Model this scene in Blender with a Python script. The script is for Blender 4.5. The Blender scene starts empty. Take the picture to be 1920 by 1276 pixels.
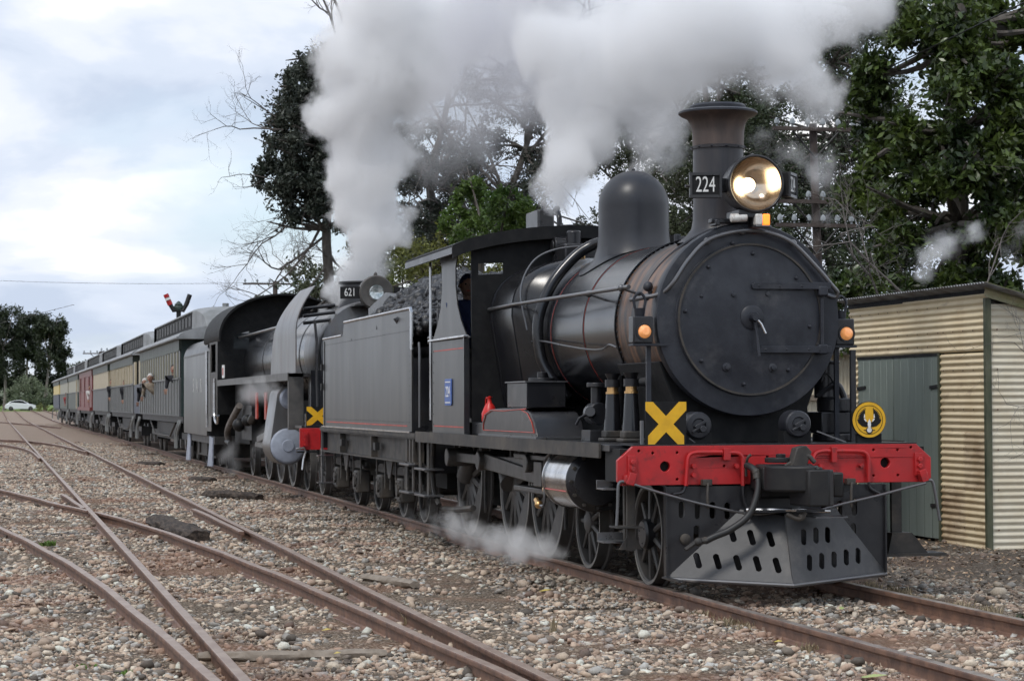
import bpy, bmesh, math, random
import numpy as np
from mathutils import Vector, Matrix, Euler
from mathutils.geometry import tessellate_polygon
sc = bpy.context.scene
col = sc.collection
R = math.radians
rng = random.Random(7)
nr = np.random.RandomState(7)

# ------------------------------------------------------------------ camera
CAM_POS = np.array([17.061, -6.2999, 1.5586]); YAW, PITCH, ROLL, FPX = .2334, .028, -.003734, 4097.6
cF = np.array([-math.cos(YAW)*math.cos(PITCH), math.sin(YAW)*math.cos(PITCH), math.sin(PITCH)])
cR = np.cross(cF, [0, 0, 1]); cR /= np.linalg.norm(cR); cU = np.cross(cR, cF)
cR, cU = cR*math.cos(ROLL)+cU*math.sin(ROLL), cU*math.cos(ROLL)-cR*math.sin(ROLL)
cam_d = bpy.data.cameras.new('camera'); cam = bpy.data.objects.new('camera', cam_d); col.objects.link(cam)
m = Matrix.Identity(4)
for i in range(3):
    m[i][0], m[i][1], m[i][2], m[i][3] = cR[i], cU[i], -cF[i], CAM_POS[i]
cam.matrix_world = m
cam_d.sensor_width = 36; cam_d.lens = 36*FPX/1920; cam_d.clip_start = .1; cam_d.clip_end = 5000
sc.camera = cam
cam_d.dof.use_dof = True; cam_d.dof.focus_distance = 19.0; cam_d.dof.aperture_fstop = 11

def at(u, v, axis, val):
    """point of the place seen at photo pixel (u, v) on the real plane axis=val (0 x, 1 y, 2 z)"""
    d = cF*FPX + cR*(u-960) - cU*(v-638)
    t = (val-CAM_POS[axis])/d[axis]
    return CAM_POS + d*t
def aX(u, v, x): return at(u, v, 0, x)
def aY(u, v, y): return at(u, v, 1, y)
def aZ(u, v, z): return at(u, v, 2, z)
def mpp(x):      # metres per photo pixel about depth of plane x
    return (CAM_POS[0]-x)*1.06/FPX

# ------------------------------------------------------------------ light and sky
SUN_EL, SUN_AZ = R(54), R(-48)     # azimuth measured from +X (train forward) towards +Y
w = bpy.data.worlds.new('World'); sc.world = w; w.use_nodes = True
nt = w.node_tree; nt.nodes.clear()
def N(nt, t, **k):
    n = nt.nodes.new(t)
    for a, b in k.items():
        if a == 'i':
            for key, val in b.items():
                n.inputs[key].default_value = val
        else: setattr(n, a, b)
    return n
def Lk(nt, a, b): nt.links.new(a, b)
def math_(nt, op, a, b=None, clamp=False):
    n = nt.nodes.new('ShaderNodeMath'); n.operation = op; n.use_clamp = clamp
    for k, q in enumerate((a, b)):
        if q is None: continue
        if isinstance(q, (int, float)): n.inputs[k].default_value = q
        else: nt.links.new(q, n.inputs[k])
    return n.outputs[0]
def ramp(nt, fac, stops, interp='LINEAR'):
    n = nt.nodes.new('ShaderNodeValToRGB'); cr = n.color_ramp; cr.interpolation = interp
    while len(cr.elements) < len(stops): cr.elements.new(.5)
    for e, (p, c) in zip(cr.elements, stops):
        e.position = p; e.color = (*c, 1) if len(c) == 3 else c
    nt.links.new(fac, n.inputs[0]); return n.outputs[0]
def mix(nt, fac, a, b, typ='MIX'):
    n = nt.nodes.new('ShaderNodeMix'); n.data_type = 'RGBA'; n.blend_type = typ
    for k, q in ((0, fac), (6, a), (7, b)):
        if isinstance(q, (int, float)): n.inputs[k].default_value = q
        elif isinstance(q, tuple): n.inputs[k].default_value = (*q, 1) if len(q) == 3 else q
        else: nt.links.new(q, n.inputs[k])
    return n.outputs[2]
sky = N(nt, 'ShaderNodeTexSky', sky_type='NISHITA', sun_disc=False, sun_elevation=SUN_EL, sun_rotation=R(90)-SUN_AZ, air_density=1.0, dust_density=1.2, ozone_density=1.0)
tc = N(nt, 'ShaderNodeTexCoord')
sep = N(nt, 'ShaderNodeSeparateXYZ'); Lk(nt, tc.outputs['Generated'], sep.inputs[0])
zz = math_(nt, 'MAXIMUM', sep.outputs[2], 0.0)
den = math_(nt, 'ADD', zz, .22)
inv = math_(nt, 'DIVIDE', 1.0, den)
cl = N(nt, 'ShaderNodeVectorMath', operation='SCALE'); Lk(nt, tc.outputs['Generated'], cl.inputs[0]); Lk(nt, inv, cl.inputs['Scale'])
mp = N(nt, 'ShaderNodeMapping'); Lk(nt, cl.outputs[0], mp.inputs[0]); mp.inputs['Location'].default_value = (3.1, 1.7, 0); mp.inputs['Scale'].default_value = (.9, 1.15, 1)
n1 = N(nt, 'ShaderNodeTexNoise', i={'Scale': .95, 'Detail': 7.0, 'Roughness': .5, 'Distortion': .25}); Lk(nt, mp.outputs[0], n1.inputs[0])
n2 = N(nt, 'ShaderNodeTexNoise', i={'Scale': 2.6, 'Detail': 7.0, 'Roughness': .5, 'Distortion': .2}); Lk(nt, mp.outputs[0], n2.inputs[0])
cover = ramp(nt, n1.outputs[0], [(.33, (0, 0, 0)), (.47, (1, 1, 1))])
cloud = ramp(nt, n2.outputs[0], [(.36, (6.2, 7.1, 8.7)), (.47, (7.6, 8.4, 9.8)), (.55, (9.0, 9.5, 10.5)), (.65, (11.6, 11.6, 11.7))], 'EASE')
skyb = N(nt, 'ShaderNodeVectorMath', operation='SCALE'); Lk(nt, sky.outputs[0], skyb.inputs[0]); skyb.inputs['Scale'].default_value = 1.6
skyc = mix(nt, .45, skyb.outputs[0], (8.0, 9.4, 11.0))
allc = mix(nt, cover, skyc, cloud)
bg = N(nt, 'ShaderNodeBackground'); bg.inputs['Strength'].default_value = .1; Lk(nt, allc, bg.inputs[0])
out = N(nt, 'ShaderNodeOutputWorld'); Lk(nt, bg.outputs[0], out.inputs[0])
sl = bpy.data.lights.new('sun', 'SUN'); sl.energy = 1.5; sl.angle = R(12); sl.color = (1, .96, .9)
so = bpy.data.objects.new('sun', sl); col.objects.link(so)
sd = Vector((math.cos(SUN_AZ)*math.cos(SUN_EL), math.sin(SUN_AZ)*math.cos(SUN_EL), math.sin(SUN_EL)))
so.rotation_euler = sd.to_track_quat('Z', 'Y').to_euler()
sc.view_settings.view_transform = 'Standard'; sc.view_settings.look = 'None'
sc.view_settings.exposure = 0; sc.view_settings.gamma = 1; sc.view_settings.use_curve_mapping = False
cy = sc.cycles
cy.use_denoising = True; cy.volume_bounces = 12; cy.max_bounces = 14; cy.transparent_max_bounces = 16
cy.diffuse_bounces = 3; cy.glossy_bounces = 3; cy.volume_step_rate = .4; cy.volume_max_steps = 256
cy.use_adaptive_sampling = True; cy.adaptive_threshold = .03
cy.caustics_reflective = False; cy.caustics_refractive = False; cy.sample_clamp_indirect = 4

# ------------------------------------------------------------------ materials
MT = {}
def mat(name, c, rough=.5, metal=0, c2=None, ns=3.0, lo=.4, hi=.65, stretch=(1, 1, 1), bump=0, bs=40, rv=.12, spec=.5, emit=None, es=0, grime=None, gs=1.2, glo=.5, ghi=.7, detail=8, island=0, trans=0, alpha=1, coat=0, gst=(1,1,1)):
    mt = bpy.data.materials.new(name); mt.use_nodes = True; nt = mt.node_tree; nt.nodes.clear()
    b = N(nt, 'ShaderNodeBsdfPrincipled'); o = N(nt, 'ShaderNodeOutputMaterial'); Lk(nt, b.outputs[0], o.inputs[0])
    geo = N(nt, 'ShaderNodeNewGeometry')
    mp = N(nt, 'ShaderNodeMapping'); Lk(nt, geo.outputs['Position'], mp.inputs[0]); mp.inputs['Scale'].default_value = stretch
    nz = N(nt, 'ShaderNodeTexNoise', i={'Scale': ns, 'Detail': float(detail), 'Roughness': .6}); Lk(nt, mp.outputs[0], nz.inputs[0])
    cc = c
    if c2 is not None:
        f = ramp(nt, nz.outputs[0], [(lo, (0, 0, 0)), (hi, (1, 1, 1))]); cc = mix(nt, f, c, c2)
    if grime is not None:
        mg = N(nt, 'ShaderNodeMapping'); Lk(nt, geo.outputs['Position'], mg.inputs[0]); mg.inputs['Scale'].default_value = gst; mg.inputs['Location'].default_value = (5.3, 2.2, 8.1)
        ng = N(nt, 'ShaderNodeTexNoise', i={'Scale': gs, 'Detail': 9.0, 'Roughness': .68}); Lk(nt, mg.outputs[0], ng.inputs[0])
        fg = ramp(nt, ng.outputs[0], [(glo, (0, 0, 0)), (ghi, (1, 1, 1))]); cc = mix(nt, fg, cc, grime)
    if island:
        hs = N(nt, 'ShaderNodeHueSaturation'); 
        if isinstance(cc, tuple): hs.inputs['Color'].default_value = (*cc, 1)
        else: Lk(nt, cc, hs.inputs['Color'])
        v = math_(nt, 'MULTIPLY_ADD', geo.outputs['Random Per Island'], island*2); v.node.inputs[2].default_value = 1-island
        Lk(nt, v, hs.inputs['Value']); cc = hs.outputs[0]
    if isinstance(cc, tuple): b.inputs['Base Color'].default_value = (*cc, 1)
    else: Lk(nt, cc, b.inputs['Base Color'])
    if rv:
        n3 = N(nt, 'ShaderNodeTexNoise', i={'Scale': ns*1.7, 'Detail': 5.0}); Lk(nt, mp.outputs[0], n3.inputs[0])
        rr = math_(nt, 'MULTIPLY_ADD', n3.outputs[0], rv*2); rr.node.inputs[2].default_value = rough-rv; Lk(nt, rr, b.inputs['Roughness'])
    else: b.inputs['Roughness'].default_value = rough
    b.inputs['Metallic'].default_value = metal; b.inputs['Specular IOR Level'].default_value = spec
    if coat: b.inputs['Coat Weight'].default_value = coat; b.inputs['Coat Roughness'].default_value = .15
    if trans: b.inputs['Transmission Weight'].default_value = trans
    if alpha < 1: b.inputs['Alpha'].default_value = alpha
    if emit: b.inputs['Emission Color'].default_value = (*emit, 1); b.inputs['Emission Strength'].default_value = es
    if bump:
        nb = N(nt, 'ShaderNodeTexNoise', i={'Scale': float(bs), 'Detail': 6.0}); Lk(nt, geo.outputs['Position'], nb.inputs[0])
        bp = N(nt, 'ShaderNodeBump', i={'Strength': bump, 'Distance': .02}); Lk(nt, nb.outputs[0], bp.inputs['Height']); Lk(nt, bp.outputs[0], b.inputs['Normal'])
    MT[name] = mt; return mt

# ------------------------------------------------------------------ mesh builder
ROOT = {}
def catmull(P, k=8):
    P = [np.array(p, float) for p in P]; Q = [2*P[0]-P[1]]+P+[2*P[-1]-P[-2]]; o = []
    for i in range(1, len(Q)-2):
        a, b, c, d = Q[i-1:i+3]
        for j in range(k):
            t = j/k; o.append(.5*((2*b)+(c-a)*t+(2*a-5*b+4*c-d)*t*t+(3*b-a-3*c+d)*t**3))
    o.append(P[-1]); return o
def frame(d):
    d = d/np.linalg.norm(d); a = np.array([0, 0, 1.]) if abs(d[2]) < .9 else np.array([1., 0, 0])
    s = np.cross(d, a); s /= np.linalg.norm(s); return s, np.cross(s, d)
class MB:
    def __init__(s): s.v = []; s.f = []
    def add(s, vs, fs):
        o = len(s.v); s.v += [tuple(float(c) for c in p) for p in vs]; s.f += [tuple(i+o for i in f) for f in fs]; return s
    def box(s, x0, x1, y0, y1, z0, z1):
        return s.add([(x, y, z) for x in (x0, x1) for y in (y0, y1) for z in (z0, z1)], [(0, 1, 3, 2), (4, 6, 7, 5), (0, 4, 5, 1), (2, 3, 7, 6), (0, 2, 6, 4), (1, 5, 7, 3)])
    def obox(s, c, ax, hl, hw, hh):   # oriented box: centre, axis, half sizes
        c = np.array(c, float); a = np.array(ax, float); a /= np.linalg.norm(a); b, e = frame(a)
        return s.add([c+a*i*hl+b*j*hw+e*k*hh for i in (-1, 1) for j in (-1, 1) for k in (-1, 1)], [(0, 1, 3, 2), (4, 6, 7, 5), (0, 4, 5, 1), (2, 3, 7, 6), (0, 2, 6, 4), (1, 5, 7, 3)])
    def cyl(s, p, q, r, r2=None, n=24, caps=True):
        p = np.array(p, float); q = np.array(q, float); r2 = r if r2 is None else r2; a, b = frame(q-p); o = []
        for c, rr in ((p, r), (q, r2)):
            for i in range(n):
                t = 2*math.pi*i/n; o.append(c+(a*math.cos(t)+b*math.sin(t))*rr)
        f = [(i, (i+1) % n, n+(i+1) % n, n+i) for i in range(n)]
        if caps: f += [tuple(range(n))[::-1], tuple(range(n, 2*n))]
        return s.add(o, f)
    def tube(s, P, r, n=8, k=0, caps=True):
        if k: P = catmull(P, k)
        P = [np.array(p, float) for p in P]; rs = r if isinstance(r, (list, tuple)) else [r]*len(P)
        if len(rs) != len(P): rs = np.interp(np.linspace(0, 1, len(P)), np.linspace(0, 1, len(rs)), rs)
        o = []; a = None
        for i, p in enumerate(P):
            d = P[min(i+1, len(P)-1)]-P[max(i-1, 0)]; d = d/(np.linalg.norm(d)+1e-9)
            if a is None: a, b = frame(d)
            else:
                a = a-d*(a@d); a /= np.linalg.norm(a)+1e-9; b = np.cross(a, d)
            for j in range(n):
                t = 2*math.pi*j/n; o.append(p+(a*math.cos(t)+b*math.sin(t))*rs[i])
        f = [(i*n+j, i*n+(j+1) % n, (i+1)*n+(j+1) % n, (i+1)*n+j) for i in range(len(P)-1) for j in range(n)]
        if caps: f += [tuple(range(n))[::-1], tuple(range((len(P)-1)*n, len(P)*n))]
        return s.add(o, f)
    def lathe(s, prof, org, ax=(0, 0, 1), n=48, caps=False):   # prof: (radius, height)
        org = np.array(org, float); ax = np.array(ax, float); a, b = frame(ax); o = []
        for r_, h in prof:
            for j in range(n):
                t = 2*math.pi*j/n; o.append(org+ax*h+(a*math.cos(t)+b*math.sin(t))*max(r_, 1e-4))
        m_ = len(prof)
        f = [(i*n+j, i*n+(j+1) % n, (i+1)*n+(j+1) % n, (i+1)*n+j) for i in range(m_-1) for j in range(n)]
        if caps: f += [tuple(range(n))[::-1], tuple(range((m_-1)*n, m_*n))]
        return s.add(o, f)
    def prism(s, poly, axis, a, b, holes=(), fn=None):
        """polygon in the two other axes (order x,y,z without axis) extruded from a to b along axis, with holes; fn maps (p,q,t)->xyz"""
        loops = [list(poly)]+[list(h) for h in holes]
        fl = [Vector((p[0], p[1], 0)) for l in loops for p in l]
        tris = tessellate_polygon([[Vector((p[0], p[1], 0)) for p in l] for l in loops])
        def mk(p, q, t):
            if fn: return fn(p, q, t)
            r_ = [p, q]; r_.insert(axis, t); return tuple(r_)
        n = len(fl); vs = [mk(p.x, p.y, a) for p in fl]+[mk(p.x, p.y, b) for p in fl]; fs = []
        for t in tris: fs += [tuple(t), tuple(i+n for i in t)[::-1]]
        o = 0
        for l in loops:
            k = len(l)
            for i in range(k): j = (i+1) % k; fs.append((o+i, o+j, o+j+n, o+i+n))
            o += k
        return s.add(vs, fs)
    def ball(s, c, r, n=12, m=8, sq=(1, 1, 1)):
        c = np.array(c, float); o = []
        for i in range(m+1):
            ph = math.pi*i/m
            for j in range(n):
                t = 2*math.pi*j/n; o.append(c+np.array([math.sin(ph)*math.cos(t)*sq[0], math.sin(ph)*math.sin(t)*sq[1], math.cos(ph)*sq[2]])*r)
        return s.add(o, [(i*n+j, (i+1)*n+j, (i+1)*n+(j+1) % n, i*n+(j+1) % n) for i in range(m) for j in range(n)])
    def rivets(s, pts, r=.012, h=.008):
        for p, nrm in pts:
            p = np.array(p, float); nrm = np.array(nrm, float); a, b = frame(nrm); k = 6
            o = [p+(a*math.cos(i*math.pi/3)+b*math.sin(i*math.pi/3))*r for i in range(6)]+[p+nrm*h]
            s.add(o, [(i, (i+1) % 6, 6) for i in range(6)])
        return s
    def build(s, name, mt, parent=None, smooth=True, bevel=0, seg=2, angle=35, **kw):
        me = bpy.data.meshes.new(name); off = np.array(ROOT.get(parent.name if parent else None, (0, 0, 0)), float)
        org = np.zeros(3)
        if parent is None and kw.pop('origin', True):
            vv = np.array(s.v); org = np.array([(vv[:, 0].min()+vv[:, 0].max())/2, (vv[:, 1].min()+vv[:, 1].max())/2, vv[:, 2].min()]); off = org
        vv = np.array(s.v, float)-off
        me.from_pydata(vv.tolist(), [], s.f); me.update()
        bm = bmesh.new(); bm.from_mesh(me)
        if len(bm.faces) < 60000 and not kw.pop('nofix', False):
            bmesh.ops.recalc_face_normals(bm, faces=bm.faces)
        bm.to_mesh(me); bm.free()
        if smooth:
            me.polygons.foreach_set('use_smooth', [True]*len(me.polygons)); me.set_sharp_from_angle(angle=R(angle))
        me.materials.append(MT[mt] if isinstance(mt, str) else mt)
        o = bpy.data.objects.new(name, me); col.objects.link(o)
        if parent is not None: o.parent = parent; ROOT[o.name] = tuple(off)
        else: o.location = org; ROOT[o.name] = tuple(org)
        if bevel:
            b = o.modifiers.new('bevel', 'BEVEL'); b.width = bevel; b.segments = seg; b.limit_method = 'ANGLE'; b.angle_limit = R(40); b.harden_normals = False
        return o
def tag(o, label=None, cat=None, group=None, kind=None):
    if label: o['label'] = label
    if cat: o['category'] = cat
    if group: o['group'] = group
    if kind: o['kind'] = kind
    return o
def thing(name, loc, label, cat, group=None):
    o = bpy.data.objects.new(name, None); col.objects.link(o); o.location = loc; o.empty_display_size = .2
    ROOT[o.name] = tuple(loc); return tag(o, label, cat, group)
def copy_tree(o, parent=None, delta=(0, 0, 0)):
    c = o.copy(); col.objects.link(c)
    if parent is not None: c.parent = parent
    c.location = Vector(o.location)+Vector(delta)
    ROOT[c.name] = tuple(np.array(ROOT.get(o.name, (0, 0, 0)))+np.array(delta))
    for ch in list(o.children): copy_tree(ch, c)
    return c
def text(name, s, mt, parent, size, loc, rot, sx=1, extrude=.002, align='CENTER'):
    cu = bpy.data.curves.new(name, 'FONT'); cu.body = s; cu.size = size; cu.extrude = extrude; cu.align_x = align; cu.align_y = 'CENTER'; cu.offset = .0
    cu.materials.append(MT[mt]); o = bpy.data.objects.new(name, cu); col.objects.link(o)
    M = Matrix.LocRotScale(Vector([float(q) for q in loc]), Euler(rot), Vector((sx, 1, 1)))
    bpy.context.view_layer.update(); me = bpy.data.meshes.new_from_object(o.evaluated_get(bpy.context.evaluated_depsgraph_get()))
    bpy.data.objects.remove(o); off = np.array(ROOT.get(parent.name, (0, 0, 0))) if parent else np.zeros(3)
    me.transform(M); me.transform(Matrix.Translation(-Vector([float(q) for q in off]))); me.materials.clear(); me.materials.append(MT[mt])
    o = bpy.data.objects.new(name, me); col.objects.link(o); o.parent = parent; ROOT[o.name] = tuple(off); return o
def slot(cx, cz, w_, h_, n=5, lean=0):
    o = []
    for i in range(n+1): t = math.pi*i/n; o.append((cx+math.cos(t)*w_/2+lean*h_/2, cz+h_/2-w_/2+math.sin(t)*w_/2))
    for i in range(n+1): t = math.pi+math.pi*i/n; o.append((cx+math.cos(t)*w_/2-lean*h_/2, cz-h_/2+w_/2+math.sin(t)*w_/2))
    return o
def circ(cx, cz, r_, n=20): return [(cx+r_*math.cos(2*math.pi*i/n), cz+r_*math.sin(2*math.pi*i/n)) for i in range(n)]
def hsh(i, j, s=0):
    n = (i*374761393+j*668265263+s*974634777) & 0xffffffff
    n = ((n ^ (n >> 13))*1274126177) & 0xffffffff
    return ((n ^ (n >> 16)) & 0xffff)/65535.0
def vnoise(x, y, s=0):
    x = np.asarray(x, float); y = np.asarray(y, float); i = np.floor(x).astype(np.int64); j = np.floor(y).astype(np.int64); fx = x-i; fy = y-j
    fx = fx*fx*(3-2*fx); fy = fy*fy*(3-2*fy)
    a, b, c, d = hsh(i, j, s), hsh(i+1, j, s), hsh(i, j+1, s), hsh(i+1, j+1, s)
    return (a*(1-fx)+b*fx)*(1-fy)+(c*(1-fx)+d*fx)*fy
def fbm(x, y, s=0, o=4): return sum(vnoise(x*2**k, y*2**k, s+k)/2**k for k in range(o))/sum(1/2**k for k in range(o))
def rise(x):
    t = np.clip((-170-np.asarray(x, float))/150, 0, 1); return .62*t*t*(3-2*t)
def gz(x, y):
    x = np.asarray(x, float); y = np.asarray(y, float)
    g = -.125+rise(x)+(fbm(x*.7, y*.7, 3)-.5)*.09+(fbm(x*2.5, y*2.5, 9)-.5)*.03
    bed = np.exp(-((np.abs(y)-0)/1.3)**4); g = g-.02*bed
    return g
# base colours
mat('loco_black', (.014, .014, .017), .3, c2=(.028, .028, .03), ns=2.5, rv=.1, grime=(.055, .05, .044), gs=1.6, glo=.54, ghi=.85, bump=.03, bs=30)
mat('boiler_black', (.008, .008, .011), .24, c2=(.018, .018, .019), ns=1.5, rv=.05, grime=(.04, .036, .032), gs=1.3, glo=.58, ghi=.9, bump=.012, bs=6, spec=.55, coat=.12)
mat('smokebox_black', (.016, .018, .025), .46, c2=(.03, .033, .042), ns=5, rv=.08, bump=.05, bs=50, spec=.45, grime=(.075, .075, .08), gs=2.2, glo=.55, ghi=.8)
mat('smokebox_rusty', (.03, .028, .028), .45, c2=(.2, .105, .06), ns=3.0, lo=.44, hi=.62, stretch=(2.5, .6, .6), rv=.1, bump=.05, bs=40, grime=(.1, .095, .09), gs=2.5, glo=.55, ghi=.8)
mat('chimney_black', (.022, .022, .028), .4, c2=(.05, .045, .045), ns=6, stretch=(1, 1, .15), rv=.08, bump=.04, bs=40)
mat('chimney_cap', (.06, .045, .04), .5, c2=(.12, .085, .07), ns=5, stretch=(1, 1, .2), rv=.1, bump=.05, bs=40)
mat('tender_grey', (.024, .024, .025), .33, c2=(.042, .041, .04), ns=1.2, stretch=(1, 1, .25), rv=.06, grime=(.1, .092, .08), gs=2.0, glo=.5, ghi=.82, gst=(1, 1, .22), bump=.012, bs=4, spec=.55)
mat('frame_grime', (.03, .028, .026), .6, c2=(.07, .06, .05), ns=4, rv=.1, grime=(.12, .095, .07), gs=3, glo=.52, ghi=.8, bump=.1, bs=30)
mat('wheel_grime', (.065, .062, .058), .55, c2=(.11, .1, .092), ns=3, rv=.1, bump=.05, bs=30)
mat('tyre_steel', (.34, .33, .31), .4, .6, c2=(.2, .19, .17), ns=6, rv=.1)
mat('rod_steel', (.1, .095, .09), .42, .4, c2=(.06, .055, .05), ns=6, rv=.1)
mat('bright_steel', (.62, .62, .63), .22, 1, c2=(.4, .39, .38), ns=5, stretch=(1, .5, .5), rv=.07)
mat('hand_rail', (.16, .16, .165), .3, .6, rv=.08)
mat('signal_red', (.50, .018, .02), .38, c2=(.38, .02, .022), ns=4, rv=.08, grime=(.1, .022, .02), gs=7, glo=.56, ghi=.74, coat=.1, bump=.05, bs=30)
mat('lining_red', (.55, .06, .035), .45, c2=(.3, .05, .035), ns=8)
mat('yellow', (.82, .46, .015), .45, c2=(.7, .38, .015), ns=9)
mat('matt_black', (.006, .006, .007), .65, c2=(.014, .014, .014), ns=8, spec=.3)
mat('dark', (.008, .008, .008), .8, rv=0)
mat('white', (.8, .8, .78), .5, rv=0)
mat('brass', (.72, .45, .2), .3, .9)
mat('number_white', (.72, .72, .7), .5, rv=0)
mat('plate_blue', (.05, .12, .42), .45, c2=(.09, .16, .4), ns=20)
mat('reflector', (.6, .5, .4), .16, 1, rv=0)
mat('lamp_hot', (1, .8, .5), .5, emit=(1, .82, .55), es=6, rv=0)
mat('amber_glow', (1, .35, .05), .3, emit=(1, .2, .02), es=1.6, rv=0)
mat('amber_lens', (.8, .3, .1), .12, emit=(1, .4, .12), es=.35, rv=0, coat=.6, c2=(.95, .5, .25), ns=25)
mat('clear_lens', (.75, .75, .72), .15, rv=0, c2=(.55, .5, .45), ns=30)
mat('rubber', (.02, .02, .02), .5)
mat('coal', (.012, .012, .014), .35, island=.5, bump=.4, bs=60, spec=.7, rv=.15)
mat('skin', (.36, .21, .15), .6, rv=0)
mat('hair', (.03, .022, .018), .7, rv=0)
mat('cloth_blue', (.03, .045, .12), .8, rv=0)
mat('cloth_dark', (.02, .02, .025), .85, rv=0)
mat('cloth_camo', (.2, .16, .11), .85, c2=(.35, .3, .25), ns=12, rv=0)
mat('cloth_red', (.3, .07, .07), .85, rv=0)
mat('cloth_pale', (.6, .6, .58), .85, rv=0)
mat('can_red', (.6, .02, .015), .35, rv=.05)
mat('rust_rail', (.15, .085, .06), .62, c2=(.24, .135, .09), ns=6, rv=.08, bump=.12, bs=50, grime=(.09, .055, .045), gs=9)
mat('rail_top', (.26, .175, .13), .42, .25, c2=(.36, .27, .21), ns=5, rv=.08)
mat('used_top', (.42, .37, .33), .35, .5, c2=(.22, .17, .14), ns=4, rv=.08)
mat('sleeper_wood', (.05, .04, .035), .85, c2=(.12, .1, .085), ns=5, stretch=(1, 1, 4), bump=.7, bs=25, rv=.05)
mat('old_wood', (.028, .021, .017), .95, c2=(.1, .075, .058), ns=8, stretch=(.5, 3, 3), bump=.9, bs=22, rv=.05)
mat('pale_wood', (.3, .25, .2), .8, c2=(.2, .16, .12), ns=8, bump=.3, rv=.05)
mat('cream_iron', (.8, .66, .43), .42, c2=(.72, .57, .35), ns=2.5, stretch=(1, 1, .5), rv=.08, grime=(.3, .19, .1), gs=2.6, glo=.57, ghi=.8, spec=.5, gst=(.6,.6,1.5))
mat('cream_iron_pale', (.74, .68, .54), .4, c2=(.66, .58, .43), ns=2.5, rv=.08, grime=(.4, .33, .22), gs=2.5, glo=.6, ghi=.85)
mat('cream_iron_stained', (.5, .37, .22), .5, c2=(.7, .57, .38), ns=2.5, stretch=(1, 1, .5), rv=.08, grime=(.2, .11, .06), gs=3.2, glo=.52, ghi=.75, gst=(.6,.6,1.5))
mat('green_iron', (.35, .36, .17), .5, c2=(.5, .45, .3), ns=5, rv=.08)
mat('green_paint', (.21, .245, .215), .5, c2=(.17, .2, .175), ns=3, stretch=(2, 2, .25), rv=.08, grime=(.22, .25, .225), gs=3, glo=.55, ghi=.8, gst=(3, 3, .3))
mat('green_post', (.05, .06, .035), .6, c2=(.11, .115, .07), ns=9, stretch=(1, 1, .3))
mat('roof_iron', (.4, .4, .4), .45, .3, c2=(.22, .2, .18), ns=5)
mat('carriage_green', (.055, .07, .058), .5, c2=(.085, .1, .085), ns=2, stretch=(1, 1, .3), rv=.08)
mat('carriage_grey', (.085, .09, .092), .5, c2=(.12, .125, .125), ns=2, stretch=(1, 1, .3), rv=.08)
mat('carriage_cream', (.46, .39, .26), .5, c2=(.38, .32, .21), ns=3, rv=.06)
mat('carriage_batten', (.2, .205, .2), .5, rv=.05)
mat('carriage_pale', (.34, .33, .26), .5, rv=.05)
mat('carriage_window', (.012, .013, .013), .3, c2=(.035, .033, .03), ns=.9, rv=.05)
mat('carriage_red', (.19, .035, .03), .45, c2=(.15, .035, .03), ns=3, rv=.08)
mat('carriage_roof', (.3, .31, .32), .6, c2=(.2, .21, .21), ns=2, rv=.05)
mat('carriage_navy', (.02, .03, .06), .45)
mat('carriage_yellow', (.62, .5, .2), .5)
mat('pale_blue', (.4, .44, .52), .4, c2=(.28, .31, .38), ns=4)
mat('deflector', (.2, .2, .205), .35, c2=(.13, .13, .13), ns=1.5, stretch=(1, 1, .3), metal=.4, rv=.08, grime=(.14, .1, .08), gs=2.2, glo=.5, ghi=.75, gst=(2.5, 2.5, .5))
mat('pole_wood', (.06, .045, .04), .85, c2=(.1, .08, .07), ns=4, stretch=(1, 1, .2))
mat('insulator', (.3, .33, .35), .15, rv=0)
mat('car_white', (.75, .76, .78), .2, rv=0, coat=.6)
mat('car_glass', (.015, .018, .02), .08, rv=0)
mat('bark', (.07, .06, .05), .9, c2=(.14, .125, .11), ns=6, stretch=(1, 1, .3), bump=.5, bs=15, rv=0)
mat('bark_pale', (.16, .14, .125), .9, c2=(.25, .22, .2), ns=6, stretch=(1, 1, .3), rv=0)
mat('twig', (.13, .115, .105), .9, rv=0)
mat('iron_dark', (.01, .01, .011), .5, c2=(.02, .019, .018), ns=6, spec=.4)
def leafmat(name, c, c2, rough=.4, tr=.25, isl=.45, ns=.6):
    mt = mat(name, c, rough, c2=c2, ns=ns, lo=.35, hi=.65, rv=0, island=isl, spec=.5)
    nt = mt.node_tree; b = [n for n in nt.nodes if n.type == 'BSDF_PRINCIPLED'][0]; o = [n for n in nt.nodes if n.type == 'OUTPUT_MATERIAL'][0]
    t = N(nt, 'ShaderNodeBsdfTranslucent'); src = b.inputs['Base Color'].links[0].from_socket; Lk(nt, src, t.inputs[0])
    ms = N(nt, 'ShaderNodeMixShader'); ms.inputs[0].default_value = tr; Lk(nt, b.outputs[0], ms.inputs[1]); Lk(nt, t.outputs[0], ms.inputs[2]); Lk(nt, ms.outputs[0], o.inputs[0])
leafmat('leaf_fig', (.022, .042, .014), (.1, .14, .03), .3, .25, .55, 1.3)
leafmat('leaf_dark', (.025, .04, .02), (.055, .075, .032), .45, .15)
leafmat('leaf_olive', (.045, .06, .03), (.09, .105, .05), .5, .3)
leafmat('leaf_bright', (.06, .12, .025), (.13, .19, .04), .45, .35)
leafmat('leaf_yellow', (.16, .16, .035), (.13, .16, .05), .5, .35)
leafmat('leaf_pine', (.018, .028, .014), (.035, .048, .02), .6, .1)
leafmat('leaf_grey', (.13, .16, .1), (.22, .25, .16), .6, .2)
leafmat('grass_green', (.1, .2, .03), (.16, .22, .06), .6, .3)
leafmat('grass_dry', (.3, .24, .15), (.4, .33, .22), .7, .3)
leafmat('twig_brown', (.1, .075, .06), (.16, .12, .1), .8, .05)

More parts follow.
